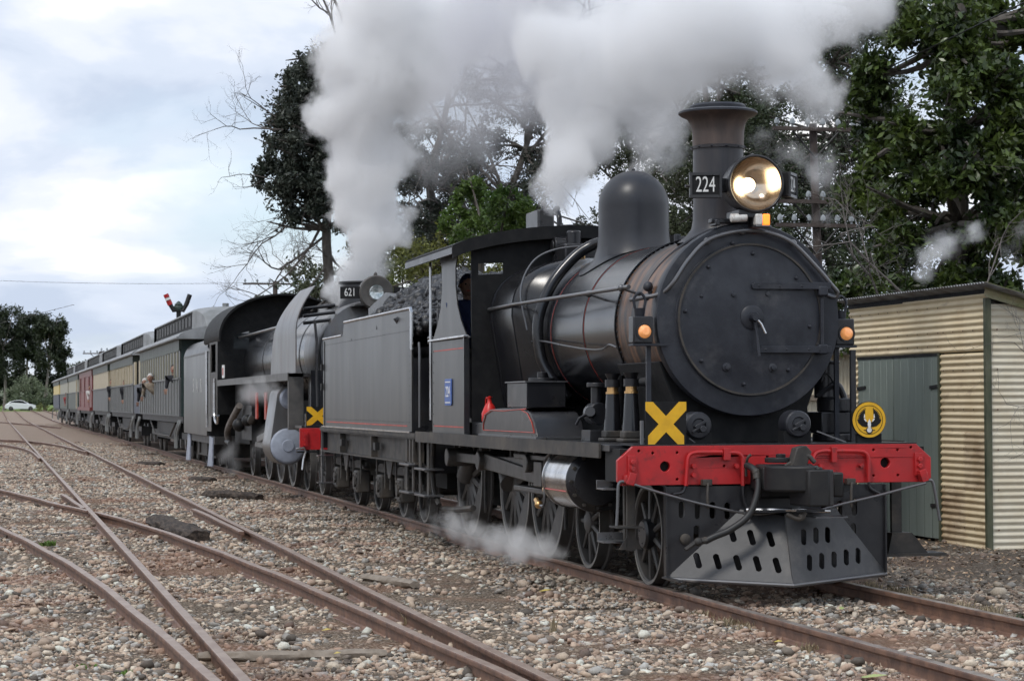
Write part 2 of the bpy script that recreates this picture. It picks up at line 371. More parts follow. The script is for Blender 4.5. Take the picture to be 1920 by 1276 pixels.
mat('plough_paint', (.03, .031, .034), .42, c2=(.06, .06, .063), ns=2.2, rv=.08, grime=(.12, .11, .1), gs=2.5, glo=.52, ghi=.8, bump=.03, bs=25)
# ------------------------------------------------------------------ ground
def axis_pts(a, b, c, d, near, grow):
    o = list(np.arange(b, c+1e-6, near)); s = near; x = b
    while x > a: s *= grow; x -= s; o.insert(0, max(x, a))
    s = near; x = c
    while x < d: s *= grow; x += s; o.append(min(x, d))
    return np.array(o)
xs = axis_pts(-2500, -45, 12, 400, .22, 1.08); ys = axis_pts(-1200, -7.5, 8, 1500, .22, 1.09)
gx, gy = np.meshgrid(xs, ys, indexing='ij'); gzv = gz(gx, gy)
holes = [(1.5, -4.3, .32, .06), (-1.9, -4.35, .2, .05), (-9.9, -5.6, .4, .05), (4.3, -4.7, .3, .05), (-13.2, -4.5, .5, .05)]
for hx, hy, hr, hd in holes: gzv -= hd*np.exp(-(((gx-hx)**2+((gy-hy)*1.6)**2)/hr**2))
nx, ny = len(xs), len(ys)
V = np.stack([gx.ravel(), gy.ravel(), gzv.ravel()], 1)
ii, jj = np.meshgrid(np.arange(nx-1), np.arange(ny-1), indexing='ij'); a_ = (ii*ny+jj).ravel()
F = np.stack([a_, a_+ny, a_+ny+1, a_+1], 1)
def npmesh(name, V, F, mt, kind=None, smooth=False, loc=(0, 0, 0), parent=None):
    me = bpy.data.meshes.new(name); k = F.shape[1]
    me.vertices.add(len(V)); me.vertices.foreach_set('co', (V-np.array(loc)).astype(np.float32).ravel())
    me.loops.add(F.size); me.loops.foreach_set('vertex_index', F.astype(np.int32).ravel())
    me.polygons.add(len(F)); me.polygons.foreach_set('loop_start', np.arange(0, F.size, k, dtype=np.int32))
    if smooth: me.polygons.foreach_set('use_smooth', [True]*len(F))
    me.update(calc_edges=True); me.validate(); me.materials.append(MT[mt] if isinstance(mt, str) else mt)
    o = bpy.data.objects.new(name, me); col.objects.link(o); o.location = loc
    if parent is not None: o.parent = parent; o.location = (0, 0, 0)
    if kind: o['kind'] = kind
    return o
def ground_mat():
    mt = bpy.data.materials.new('ground'); mt.use_nodes = True; nt = mt.node_tree; nt.nodes.clear()
    b = N(nt, 'ShaderNodeBsdfPrincipled', i={'Roughness': .9, 'Specular IOR Level': .2}); o = N(nt, 'ShaderNodeOutputMaterial'); Lk(nt, b.outputs[0], o.inputs[0])
    g = N(nt, 'ShaderNodeNewGeometry'); P = g.outputs['Position']
    vo = N(nt, 'ShaderNodeTexVoronoi', i={'Scale': 46.0}); Lk(nt, P, vo.inputs['Vector'])
    hs = N(nt, 'ShaderNodeSeparateColor'); Lk(nt, vo.outputs['Color'], hs.inputs[0])
    st = ramp(nt, hs.outputs[0], [(0, (0.123, 0.097, 0.074)), (.25, (0.247, 0.187, 0.134)), (.5, (0.395, 0.305, 0.217)), (.75, (0.333, 0.283, 0.232)), (.95, (0.556, 0.452, 0.346))])
    gap = ramp(nt, vo.outputs['Distance'], [(.25, (1, 1, 1)), (.62, (.3, .28, .26))])
    c = mix(nt, 1.0, st, gap, 'MULTIPLY')
    nz = N(nt, 'ShaderNodeTexNoise', i={'Scale': .55, 'Detail': 7.0, 'Roughness': .65}); Lk(nt, P, nz.inputs[0])
    soil = ramp(nt, nz.outputs[0], [(.5, (0, 0, 0)), (.6, (1, 1, 1))])
    c = mix(nt, soil, c, mix(nt, .6, c, (.22, .12, .075)))
    nd = N(nt, 'ShaderNodeTexNoise', i={'Scale': 1.3, 'Detail': 8.0, 'Roughness': .7}); mpp_ = N(nt, 'ShaderNodeMapping', i={'Location': (4, 9, 2)}); Lk(nt, P, mpp_.inputs[0]); Lk(nt, mpp_.outputs[0], nd.inputs[0])
    dk = ramp(nt, nd.outputs[0], [(.52, (0, 0, 0)), (.68, (1, 1, 1))])
    c = mix(nt, dk, c, mix(nt, .6, c, (.06, .05, .042)))
    # sooty, darker bed of the running track from the engine front back, and the earth by the shed
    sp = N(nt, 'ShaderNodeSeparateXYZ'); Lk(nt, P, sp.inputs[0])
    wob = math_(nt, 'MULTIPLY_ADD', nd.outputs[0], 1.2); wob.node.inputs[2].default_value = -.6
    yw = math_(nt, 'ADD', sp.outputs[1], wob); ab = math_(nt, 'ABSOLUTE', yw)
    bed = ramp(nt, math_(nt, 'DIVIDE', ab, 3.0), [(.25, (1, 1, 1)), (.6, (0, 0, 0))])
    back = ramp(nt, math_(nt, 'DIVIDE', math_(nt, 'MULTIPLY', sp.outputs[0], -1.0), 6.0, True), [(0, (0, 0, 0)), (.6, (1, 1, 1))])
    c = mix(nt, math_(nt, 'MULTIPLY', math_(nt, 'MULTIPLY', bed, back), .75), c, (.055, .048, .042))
    ey = ramp(nt, math_(nt, 'DIVIDE', math_(nt, 'SUBTRACT', yw, 1.3), 1.5, True), [(0, (0, 0, 0)), (.7, (1, 1, 1))])
    c = mix(nt, math_(nt, 'MULTIPLY', ey, .7), c, (.085, .072, .06))
    # far off the stones average out to pinkish buff earth, then grass
    far = ramp(nt, math_(nt, 'DIVIDE', math_(nt, 'SUBTRACT', math_(nt, 'MULTIPLY', sp.outputs[0], -1.0), 25.0), 60.0, True), [(0, (0, 0, 0)), (1, (1, 1, 1))])
    c = mix(nt, math_(nt, 'MULTIPLY', far, .8), c, mix(nt, nz.outputs[0], (.27, .215, .175), (.42, .32, .25)))
    gr = ramp(nt, math_(nt, 'DIVIDE', math_(nt, 'SUBTRACT', math_(nt, 'MULTIPLY', sp.outputs[0], -1.0), 285.0), 30.0, True), [(0, (0, 0, 0)), (1, (1, 1, 1))])
    c = mix(nt, gr, c, mix(nt, nd.outputs[0], (.1, .16, .03), (.2, .26, .08)))
    Lk(nt, c, b.inputs['Base Color'])
    bp = N(nt, 'ShaderNodeBump', i={'Strength': .8, 'Distance': .02}); bp.invert = True; Lk(nt, vo.outputs['Distance'], bp.inputs['Height']); Lk(nt, bp.outputs[0], b.inputs['Normal'])
    return mt
npmesh('ground', V, F, ground_mat(), 'structure', smooth=True)

# loose ballast stones: one patch of stones, laid over the near ground
def stone_mat(name, dark=1.0):
    mt = bpy.data.materials.new(name); mt.use_nodes = True; nt = mt.node_tree; nt.nodes.clear()
    b = N(nt, 'ShaderNodeBsdfPrincipled', i={'Roughness': .75, 'Specular IOR Level': .35}); o = N(nt, 'ShaderNodeOutputMaterial'); Lk(nt, b.outputs[0], o.inputs[0])
    g = N(nt, 'ShaderNodeNewGeometry'); P = g.outputs['Position']
    oi = N(nt, 'ShaderNodeObjectInfo')
    rnd = math_(nt, 'FRACT', math_(nt, 'ADD', g.outputs['Random Per Island'], math_(nt, 'MULTIPLY', oi.outputs['Random'], 7.3)))
    c = ramp(nt, rnd, [(0, (0.130, 0.112, 0.094)), (.1, (0.238, 0.205, 0.168)), (.22, (0.439, 0.340, 0.260)), (.36, (0.620, 0.485, 0.364)), (.48, (0.384, 0.358, 0.320)), (.58, (0.695, 0.554, 0.421)), (.68, (0.530, 0.385, 0.288)), (.78, (0.768, 0.662, 0.523)), (.88, (0.548, 0.536, 0.498)), (.95, (0.800, 0.800, 0.692)), (1, (0.800, 0.800, 0.800))], 'CONSTANT')
    nz = N(nt, 'ShaderNodeTexNoise', i={'Scale': .55, 'Detail': 7.0, 'Roughness': .65}); Lk(nt, P, nz.inputs[0])
    soil = ramp(nt, nz.outputs[0], [(.5, (0, 0, 0)), (.62, (1, 1, 1))])
    c = mix(nt, math_(nt, 'MULTIPLY', soil, .68), c, (.32, .175, .12))
    mp_ = N(nt, 'ShaderNodeMapping', i={'Location': (4, 9, 2)}); Lk(nt, P, mp_.inputs[0])
    nd = N(nt, 'ShaderNodeTexNoise', i={'Scale': 1.3, 'Detail': 8.0, 'Roughness': .7}); Lk(nt, mp_.outputs[0], nd.inputs[0])
    dk = ramp(nt, nd.outputs[0], [(.5, (0, 0, 0)), (.68, (1, 1, 1))])
    c = mix(nt, math_(nt, 'MULTIPLY', dk, .5), c, (.1, .085, .072))
    nf = N(nt, 'ShaderNodeTexNoise', i={'Scale': 60.0, 'Detail': 4.0}); Lk(nt, P, nf.inputs[0])
    c = mix(nt, .5, c, ramp(nt, nf.outputs[0], [(.3, (.45, .42, .4)), (.7, (1, 1, 1))]), 'MULTIPLY')
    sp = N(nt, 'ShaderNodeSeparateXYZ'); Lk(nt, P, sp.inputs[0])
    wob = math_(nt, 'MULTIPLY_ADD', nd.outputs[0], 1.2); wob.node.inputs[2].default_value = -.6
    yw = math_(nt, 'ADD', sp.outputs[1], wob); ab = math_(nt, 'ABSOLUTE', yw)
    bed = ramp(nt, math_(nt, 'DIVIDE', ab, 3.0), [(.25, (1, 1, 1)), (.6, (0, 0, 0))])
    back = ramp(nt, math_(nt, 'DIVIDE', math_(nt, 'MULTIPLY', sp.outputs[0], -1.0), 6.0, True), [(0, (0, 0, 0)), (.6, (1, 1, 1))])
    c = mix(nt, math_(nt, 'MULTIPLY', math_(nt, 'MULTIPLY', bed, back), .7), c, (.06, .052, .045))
    ey = ramp(nt, math_(nt, 'DIVIDE', math_(nt, 'SUBTRACT', yw, 1.3), 1.5, True), [(0, (0, 0, 0)), (.7, (1, 1, 1))])
    c = mix(nt, math_(nt, 'MULTIPLY', ey, .6), c, (.09, .075, .062))
    Lk(nt, c, b.inputs['Base Color'])
    return mt
t_ = (1+5**.5)/2
ICO = np.array([(-1, t_, 0), (1, t_, 0), (-1, -t_, 0), (1, -t_, 0), (0, -1, t_), (0, 1, t_), (0, -1, -t_), (0, 1, -t_), (t_, 0, -1), (t_, 0, 1), (-t_, 0, -1), (-t_, 0, 1)])/math.sqrt(1+t_*t_)
ICF = np.array([(0, 11, 5), (0, 5, 1), (0, 1, 7), (0, 7, 10), (0, 10, 11), (1, 5, 9), (5, 11, 4), (11, 10, 2), (10, 7, 6), (7, 1, 8), (3, 9, 4), (3, 4, 2), (3, 2, 6), (3, 6, 8), (3, 8, 9), (4, 9, 5), (2, 4, 11), (6, 2, 10), (8, 6, 7), (9, 8, 1)])
def chunks(C, rad, flat=(.3, .75), jit=.34, seed=1):
    r_ = np.random.RandomState(seed); n = len(C)
    q = r_.normal(size=(n, 4)); q /= np.linalg.norm(q, axis=1)[:, None]; w_, x, y, z = q.T
    Rm = np.stack([1-2*(y*y+z*z), 2*(x*y-z*w_), 2*(x*z+y*w_), 2*(x*y+z*w_), 1-2*(x*x+z*z), 2*(y*z-x*w_), 2*(x*z-y*w_), 2*(y*z+x*w_), 1-2*(x*x+y*y)], 1).reshape(n, 3, 3)
    s = np.stack([r_.uniform(.85, 1.25, n), r_.uniform(.5, .95, n), r_.uniform(*flat, n)], 1)
    P = ICO[None]*(1+r_.uniform(-jit, jit, (n, 12, 1)))*s[:, None, :]*np.asarray(rad)[:, None, None]
    P = np.einsum('nij,nkj->nki', Rm, P)
    return P
def stones_at(C, rad, **k):
    P = chunks(C, rad, **k); P[:, :, 2] *= .7
    P += C[:, None, :]; n = len(C)
    return P.reshape(-1, 3), (ICF[None]+np.arange(n)[:, None, None]*12).reshape(-1, 3)
def gravel(name, n, size, med, sig, pts, label_mat, seed):
    r_ = np.random.RandomState(seed); rad = np.clip(np.exp(r_.normal(math.log(med), sig, n)), .006, .06)
    C = np.stack([r_.uniform(-size/2, size/2, n), r_.uniform(-size/2, size/2, n), rad*r_.uniform(-.2, .75, n)], 1)
    V, F = stones_at(C, rad, seed=seed+1)
    me = bpy.data.meshes.new(name); P = np.array([p[:3] for p in pts]); AV = np.vstack([V, P])
    me.vertices.add(len(AV)); me.vertices.foreach_set('co', AV.astype(np.float32).ravel()); me.loops.add(F.size); me.loops.foreach_set('vertex_index', F.astype(np.int32).ravel())
    me.polygons.add(len(F)); me.polygons.foreach_set('loop_start', np.arange(0, F.size, 3, dtype=np.int32)); me.update(calc_edges=True)
    a = me.attributes.new('spot', 'FLOAT', 'POINT'); a.data.foreach_set('value', np.r_[np.zeros(len(V)), np.ones(len(P))].astype(np.float32))
    a = me.attributes.new('turn', 'FLOAT_VECTOR', 'POINT'); tv = np.zeros((len(AV), 3)); tv[len(V):, 2] = [p[3] for p in pts]; a.data.foreach_set('vector', tv.astype(np.float32).ravel())
    me.materials.append(label_mat); o = bpy.data.objects.new(name, me); col.objects.link(o); o['kind'] = 'stuff'
    ng = bpy.data.node_groups.new(name+'_scatter', 'GeometryNodeTree'); ng.interface.new_socket('Geometry', in_out='INPUT', socket_type='NodeSocketGeometry'); ng.interface.new_socket('Geometry', in_out='OUTPUT', socket_type='NodeSocketGeometry')
    gi = ng.nodes.new('NodeGroupInput'); go = ng.nodes.new('NodeGroupOutput'); sp = ng.nodes.new('GeometryNodeSeparateGeometry'); sp.domain = 'POINT'
    na = ng.nodes.new('GeometryNodeInputNamedAttribute'); na.data_type = 'FLOAT'; na.inputs[0].default_value = 'spot'
    cm = ng.nodes.new('FunctionNodeCompare'); cm.data_type = 'FLOAT'; cm.operation = 'GREATER_THAN'; cm.inputs[1].default_value = .5
    nb = ng.nodes.new('GeometryNodeInputNamedAttribute'); nb.data_type = 'FLOAT_VECTOR'; nb.inputs[0].default_value = 'turn'
    ip = ng.nodes.new('GeometryNodeInstanceOnPoints'); gti = ng.nodes.new('GeometryNodeGeometryToInstance'); L = ng.links.new
    L(gi.outputs[0], sp.inputs[0]); L(na.outputs[0], cm.inputs[0]); L(cm.outputs[0], sp.inputs[1]); L(sp.outputs[0], ip.inputs['Points']); L(sp.outputs[1], gti.inputs[0]); L(gti.outputs[0], ip.inputs['Instance']); L(nb.outputs[0], ip.inputs['Rotation']); L(ip.outputs[0], go.inputs[0])
    md = o.modifiers.new('scatter', 'NODES'); md.node_group = ng
    return o
pts = []
r_ = np.random.RandomState(5)
for x in np.arange(15.5, -78, -.85):
    d = 17.06-x
    for y in np.arange(-8.2, -4.3+.54*d, .85):
        if y < -6.9-.03*d: continue
        if x < -7 and y > 1.6: continue
        if x < -40 and y > -1.2: continue
        if x < 6 and y > 9: continue
        px, py = x+r_.uniform(-.12, .12), y+r_.uniform(-.12, .12)
        sink = (fbm(px*.8, py*.8, 21)-.58)*.12
        hole = sum(hd*1.6*math.exp(-(((px-hx)**2+((py-hy)*1.3)**2)/hr**2)) for hx, hy, hr, hd in holes)
        e = .012*(1 if y > 2.2 else 0)
        pts.append((px, py, float(gz(px, py))+sink*.6-.012-hole-e, r_.randint(4)*math.pi/2+r_.uniform(-.3, .3)))
gr = gravel('gravel', 2900, 1.1, .0115, .52, pts, stone_mat('stone'), 11)
# bigger loose stones strewn about
n = 900; X_ = 15-60*np.random.RandomState(8).beta(1.2, 1.6, n); Y_ = np.array([-6.9+(.53*(17-x)+.8)*nr.rand() for x in X_])
keep = ((X_ > -7) | (Y_ < 1.2)) & (Y_ < 8); X_, Y_ = X_[keep], Y_[keep]
rad = np.clip(np.exp(nr.normal(math.log(.042), .3, len(X_))), .025, .09)
C = np.stack([X_, Y_, gz(X_, Y_)+rad*.3], 1)
V, F = stones_at(C, rad, seed=3); tag(npmesh('loose_stones', V, F, stone_mat('stone_big'), 'stuff'))
# dirt mound of larger stones between the tracks
n = 260; a = nr.rand(n)*6.28; q = nr.rand(n)**.6; C = np.stack([-2.35+q*.8*np.cos(a), -1.55+q*.35*np.sin(a), gz(-2.35, -1.55)+.05*(1-q)+nr.rand(n)*.02], 1)
V, F = stones_at(C, np.clip(np.exp(nr.normal(math.log(.028), .35, n)), .015, .07), seed=31); npmesh('spilled_ballast', V, F, MT.get('stone') or bpy.data.materials['stone'], 'stuff')

# ------------------------------------------------------------------ rails
PROF = [(-.034, 0), (.034, 0), (.036, -.012), (.033, -.038), (.009, -.048), (.008, -.115), (.02, -.125), (.062, -.132), (.064, -.142), (-.064, -.142), (-.062, -.132), (-.02, -.125), (-.008, -.115), (-.009, -.048), (-.033, -.038), (-.036, -.012)]
def rail(P, label, side='rust_rail', top='rail_top', k=6, z=0, group=None):
    P = catmull([(a, b, 0) for a, b in P], k) if k else [np.array((a, b, 0.)) for a, b in P]
    n = len(PROF); o = []; fs = []
    for i, p in enumerate(P):
        d = P[min(i+1, len(P)-1)]-P[max(i-1, 0)]; d /= np.linalg.norm(d); s = np.array([-d[1], d[0], 0]); zz = z+float(rise(p[0]))-.004*math.sin(p[0]*1.7+p[1])
        for a, h in PROF: o.append(p+s*a+np.array([0, 0, h+zz]))
    me = MB(); f = [(i*n+j, i*n+(j+1) % n, (i+1)*n+(j+1) % n, (i+1)*n+j) for i in range(len(P)-1) for j in range(n)]
    f += [tuple(range(n)), tuple(range((len(P)-1)*n, len(P)*n))]
    me.add(o, f); ob = me.build('rail', side, smooth=False)
    ob.data.materials.append(MT[top])
    for p in ob.data.polygons:
        if p.normal.z > .9 and all(abs(ob.data.vertices[v].co.z - max(ob.data.vertices[w_].co.z for w_ in p.vertices)) < .02 for v in p.vertices) and p.index % n == 0 and p.index < (len(P)-1)*n: p.material_index = 1
    b = ob.modifiers.new('bevel', 'BEVEL'); b.width = .005; b.segments = 2; b.limit_method = 'ANGLE'; b.angle_limit = R(60)
    return tag(ob, label, 'rail', group)
def sl_(x0, x1, y, n=12): return [(x0+(x1-x0)*i/n, y) for i in range(n+1)]
rail(sl_(16, -320, -.835, 40), 'worn rail under the near wheels of the train', 'rust_rail', 'used_top', 0)
rail(sl_(16, -320, .835, 40), 'worn rail on the far side of the train, running out by the shed', 'rust_rail', 'used_top', 0)
rail(sl_(16, -320, -4.91, 60), 'straight rusty rail of the middle track, left of its pair', k=0)
rail(sl_(16, -320, -3.24, 60), 'straight rusty rail of the middle track, nearer the train', k=0)
Cc = [(-60, -14.5), (-45, -10.6), (-32, -7.7), (-23.84, -6.16), (-17.7, -5.3), (-15.4, -4.93)]
rail(Cc, 'curving rusty rail coming from the left up to the crossing point')
rail([(-15.0, -4.83), (-10.5, -4.32), (-4.96, -3.89), (-1.03, -3.66), (1.41, -3.56), (3.81, -3.45), (5.6, -3.40), (9, -3.36)], 'rusty rail closing in beside the middle track in the foreground')
rail([(-40, -12.0), (-25, -8.4), (-17, -6.95), (-11.3, -6.2), (-7, -5.76), (-3.3, -5.45), (.3, -5.26), (3.4, -5.12), (6, -5.04), (9, -5.02)], 'curving rusty rail at the left edge, joining in the foreground')
rail([(-105, -8.6), (-90, -6.9), (-81.5, -5.98), (-77, -4.86), (-67.6, -3.9), (-55, -3.33)], 'thin distant rail crossing the middle track')
rail([(-88, -9.2), (-76, -7.0), (-69.8, -6.01), (-64, -5.4), (-56.6, -5.06), (-47, -4.98)], 'thin distant curved rail joining the middle track from the left')
rail([(-15.6, -3.40), (-12, -3.36), (-9.5, -3.36)], 'short check rail beside the middle track')
rail([(-21.5, -5.12), (-17.5, -5.0), (-16.2, -4.98)], 'short check rail at the crossing point')
rail([(-130, -1.9), (-175, -5.5), (-230, -12)], 'far siding rail beyond the last carriage')
# sleepers, mostly buried
def sleeper(x, y0, y1, dz, label, rot=0, w_=.23, h_=.13, mt='sleeper_wood'):
    mb = MB(); n = 8; o = []; r_ = random.Random(int(x*100)+int(y0*10))
    for i in range(n+1):
        y = y0+(y1-y0)*i/n
        for (a, h) in ((-w_/2, 0), (w_/2, 0), (w_/2, -h_), (-w_/2, -h_)): o.append((x+a+r_.uniform(-.012, .012)+rot*(y-y0), y, -.142+dz+h+r_.uniform(-.008, .008)))
    f = [(i*4+j, i*4+(j+1) % 4, (i+1)*4+(j+1) % 4, (i+1)*4+j) for i in range(n) for j in range(4)]+[(0, 1, 2, 3), tuple(n*4+j for j in range(4))]
    mb.add(o, f); return tag(mb.build('sleeper', mt, bevel=.01, seg=1), label, 'sleeper', 'half buried track sleepers')
for x, dz, l in ((3.2, .012, 'grey sleeper showing under the converging foreground rails'), (-1.1, .01, 'dark sleeper edge in the reddish dirt of the middle track'), (-6.3, .015, 'half buried sleeper between the middle rails beside the old timber'), (-11.9, .018, 'dark sleeper by the short check rail of the middle track'), (-17.2, .02, 'far sleeper just beyond the rail crossing')):
    sleeper(x, -5.75+rng.uniform(-.1, .1), -2.75+rng.uniform(-.12, .1), dz, l)
def log(P, r, label, mt='old_wood'):
    mb = MB(); P = catmull(P, 10); n = 14; q_ = random.Random(int(abs(P[0][0]*10))); a = np.linspace(0, 2*math.pi, n, endpoint=False); o = []
    for i, p in enumerate(P):
        d = P[min(i+1, len(P)-1)]-P[max(i-1, 0)]; u, v = frame(d); s = r*(1 if 0 < i < len(P)-1 else .8)
        for j in range(n): o.append(p+(u*math.cos(a[j])*1.3+v*math.sin(a[j])*.75)*s*(1+.1*math.sin(j*2.3+i*.7)+q_.uniform(-.14, .12)))
    mb.add(o, [(i*n+j, i*n+(j+1) % n, (i+1)*n+(j+1) % n, (i+1)*n+j) for i in range(len(P)-1) for j in range(n)]+[tuple(range(n)), tuple(range((len(P)-1)*n, len(P)*n))])
    return tag(mb.build('timber', mt, angle=50), label, 'timber')
def g3(x, y, h=0): return (x, y, float(gz(x, y))+h)
log([g3(-13.3, -4.12, .07), g3(-11.4, -4.0, .08), g3(-9.7, -3.86, .06)], .13, 'dark weathered old sleeper lying beyond the curved rail')
log([g3(-21.9, -2.62, .05), g3(-21.3, -2.2, .06), g3(-20.8, -1.8, .04)], .11, 'thin dark rotten timber lying between the middle track and the train')
log([g3(2.72, -5.0, .02), g3(2.7, -4.3, .02), g3(2.68, -3.75, .02)], .05, 'flat pale timber strip crossing the foreground track', 'pale_wood')
log([g3(-3.3, -2.9, .03), g3(-2.2, -2.62, .04)], .05, 'short broken brown board beside the middle track', 'pale_wood')
log([g3(-30.5, -2.1, .03), g3(-29.4, -1.75, .04)], .09, 'far dark sleeper scrap beside the rear locomotive')
log([g3(-43.5, -2.4, .03), g3(-42, -1.9, .04)], .1, 'dark timber scrap on the ballast beside the first carriages')
# small plants
def tuft(name, x, y, n, h, spread, mt, label, cat='grass', w_=.006, base=None):
    V = []; F = []; b = base if base is not None else float(gz(x, y))
    for i in range(n):
        a = rng.uniform(0, 6.28); rr = spread*rng.random()**.7; bx, by = x+rr*math.cos(a), y+rr*math.sin(a); hh = h*rng.uniform(.45, 1.1); ln = hh*rng.uniform(.1, .8); c = rng.uniform(0, 6.28)
        wx, wy = math.cos(c+1.57)*w_, math.sin(c+1.57)*w_; k = len(V)
        V += [(bx-wx, by-wy, b-.01), (bx+wx, by+wy, b-.01), (bx+wx*.8+math.cos(c)*ln*.4, by+wy*.8+math.sin(c)*ln*.4, b+hh*.6), (bx-wx*.8+math.cos(c)*ln*.4, by-wy*.8+math.sin(c)*ln*.4, b+hh*.6), (bx+math.cos(c)*ln, by+math.sin(c)*ln, b+hh)]
        F += [(k, k+1, k+2, k+3), (k+3, k+2, k+4, k+4)]
    o = MB(); o.v = [tuple(v) for v in V]; o.f = [f if f[2] != f[3] else f[:3] for f in F]
    return tag(o.build(name, mt, smooth=False, nofix=True), label, cat)
wd = aZ(90, 1022, -.11); tuft('weed', wd[0], wd[1], 90, .06, .1, 'grass_green', 'bright green weed between the curved rail and the straight one', 'weed', .012)
wd = aZ(160, 1250, -.11); tuft('weed', wd[0], wd[1], 25, .03, .07, 'grass_green', 'tiny green weed in the stones at the bottom left corner', 'weed', .01)
wd = aZ(232, 1262, -.11); tuft('weed', wd[0], wd[1], 18, .03, .05, 'grass_green', 'small green sprout near the bottom edge left of the rails', 'weed', .01)
wd = aZ(1890, 1165, -.11); tuft('weed', wd[0], wd[1]+.15, 140, .08, .16, 'leaf_dark', 'dark green weed beyond the far rail at the right edge', 'weed', .014)
for i, (u, v, n_, s) in enumerate([(1690, 1115, 60, .12), (1730, 1128, 50, .1), (1800, 1140, 60, .15), (1860, 1150, 50, .12), (1640, 1100, 40, .1)]):
    p = aZ(u, v, -.1); tuft('dry_grass', p[0], p[1]-.03, n_*2, .1, s, 'grass_dry', ['pale dry grass tuft against the far rail, just ahead of the cowcatcher', 'wispy dry grass tuft, second along the far rail', 'spreading dry grass tuft against the middle of the far rail', 'dry grass tuft near the right end of the far rail', 'sparse dry grass closest to the cowcatcher by the far rail'][i], 'grass')
for i, (u, v, n_, s) in enumerate([(1330, 1150, 60, .15), (1390, 1166, 50, .12), (1545, 1208, 40, .1), (1430, 1172, 40, .15)]):
    p = aZ(u, v, -.1); tuft('dry_grass', p[0], p[1]-.1, n_*2, .07, s, 'grass_dry', ['low dry grass in front of the near rail, nearest the bogie', 'low dry grass tuft along the near rail', 'dry grass sprig at the foot of the near rail, farthest right', 'sparse dry blades beside the near rail'][i], 'grass')
for i, (u, v) in enumerate([(460, 1066), (762, 1165), (1036, 1180), (280, 915)]):
    p = aZ(u, v, -.1); tuft('dry_grass', p[0], p[1], 12, .13, .03, 'grass_dry', ['single dry stalks beside the curving rail', 'white dry stalks caught between the two converging rails', 'lone upright dry stalk in the foreground ballast', 'dry stalks beside the distant middle track'][i], 'grass')
def fallen(u, v, s, mt, label):
    p = aZ(u, v, -.085); a = rng.uniform(0, 3.1); mb = MB(); d = np.array([math.cos(a), math.sin(a), .15]); e = np.array([-d[1], d[0], .1]); P = np.array([p[0], p[1], p[2]+.005])
    mb.add([P-d*s, P-d*s*.3+e*s*.4, P+d*s*.5+e*s*.35, P+d*s, P+d*s*.5-e*s*.35, P-d*s*.3-e*s*.4, P+np.array([0, 0, .012])], [(0, 1, 6), (1, 2, 6), (2, 3, 6), (3, 4, 6), (4, 5, 6), (5, 0, 6)])
    mb.build('fallen_leaf', mt, smooth=False)['label'] = label; o = bpy.context.scene.collection.objects[-1]; o['category'] = 'leaf'
mat('leaf_fallen', (.5, .38, .08), .6, rv=0); mat('leaf_pale', (.36, .42, .16), .6, rv=0)
for u, v, s, m_, l in [(1637, 1268, .11, 'leaf_pale', 'large pale green fallen leaf at the bottom edge'), (1459, 1203, .05, 'leaf_fallen', 'small yellow fallen leaf in front of the near rail'), (1022, 1107, .06, 'leaf_fallen', 'yellow fallen leaf on the ballast left of the near rail'), (1578, 1140, .05, 'leaf_pale', 'green yellow leaf between the rails ahead of the engine'), (612, 1181, .06, 'leaf_fallen', 'long yellow leaf in the reddish dirt beside the converging rails'), (632, 1225, .05, 'leaf_fallen', 'thin yellow leaf by the pale timber strip')]:
    fallen(u, v, s, m_, l)

# dead leaves and bark scraps on the earth by the shed and along the far rail
r_ = np.random.RandomState(70); n = 5200; X_ = r_.uniform(-9, 7, n); Y_ = 1.0+3.7*r_.rand(n)**.8+np.clip(X_+6, 0, 20)*r_.rand(n)*.35
Z_ = gz(X_, Y_)+r_.uniform(0, .025, n); a = r_.uniform(0, 6.28, n); s_ = r_.uniform(.012, .038, n); tl = r_.uniform(-.5, .5, (n, 2))
dx = np.stack([np.cos(a), np.sin(a), tl[:, 0]], 1)*s_[:, None]; dy = np.stack([-np.sin(a), np.cos(a), tl[:, 1]], 1)*s_[:, None]*.4; C = np.stack([X_, Y_, Z_+.01], 1)
V = np.stack([C-dx, C+dy, C+dx, C-dy], 1).reshape(-1, 3)
mat('leaf_litter', (.2, .12, .07), .8, rv=0, island=.8, c2=(.34, .26, .17), ns=30)
npmesh('leaf_litter', V, np.arange(n*4).reshape(-1, 4), 'leaf_litter', 'stuff')
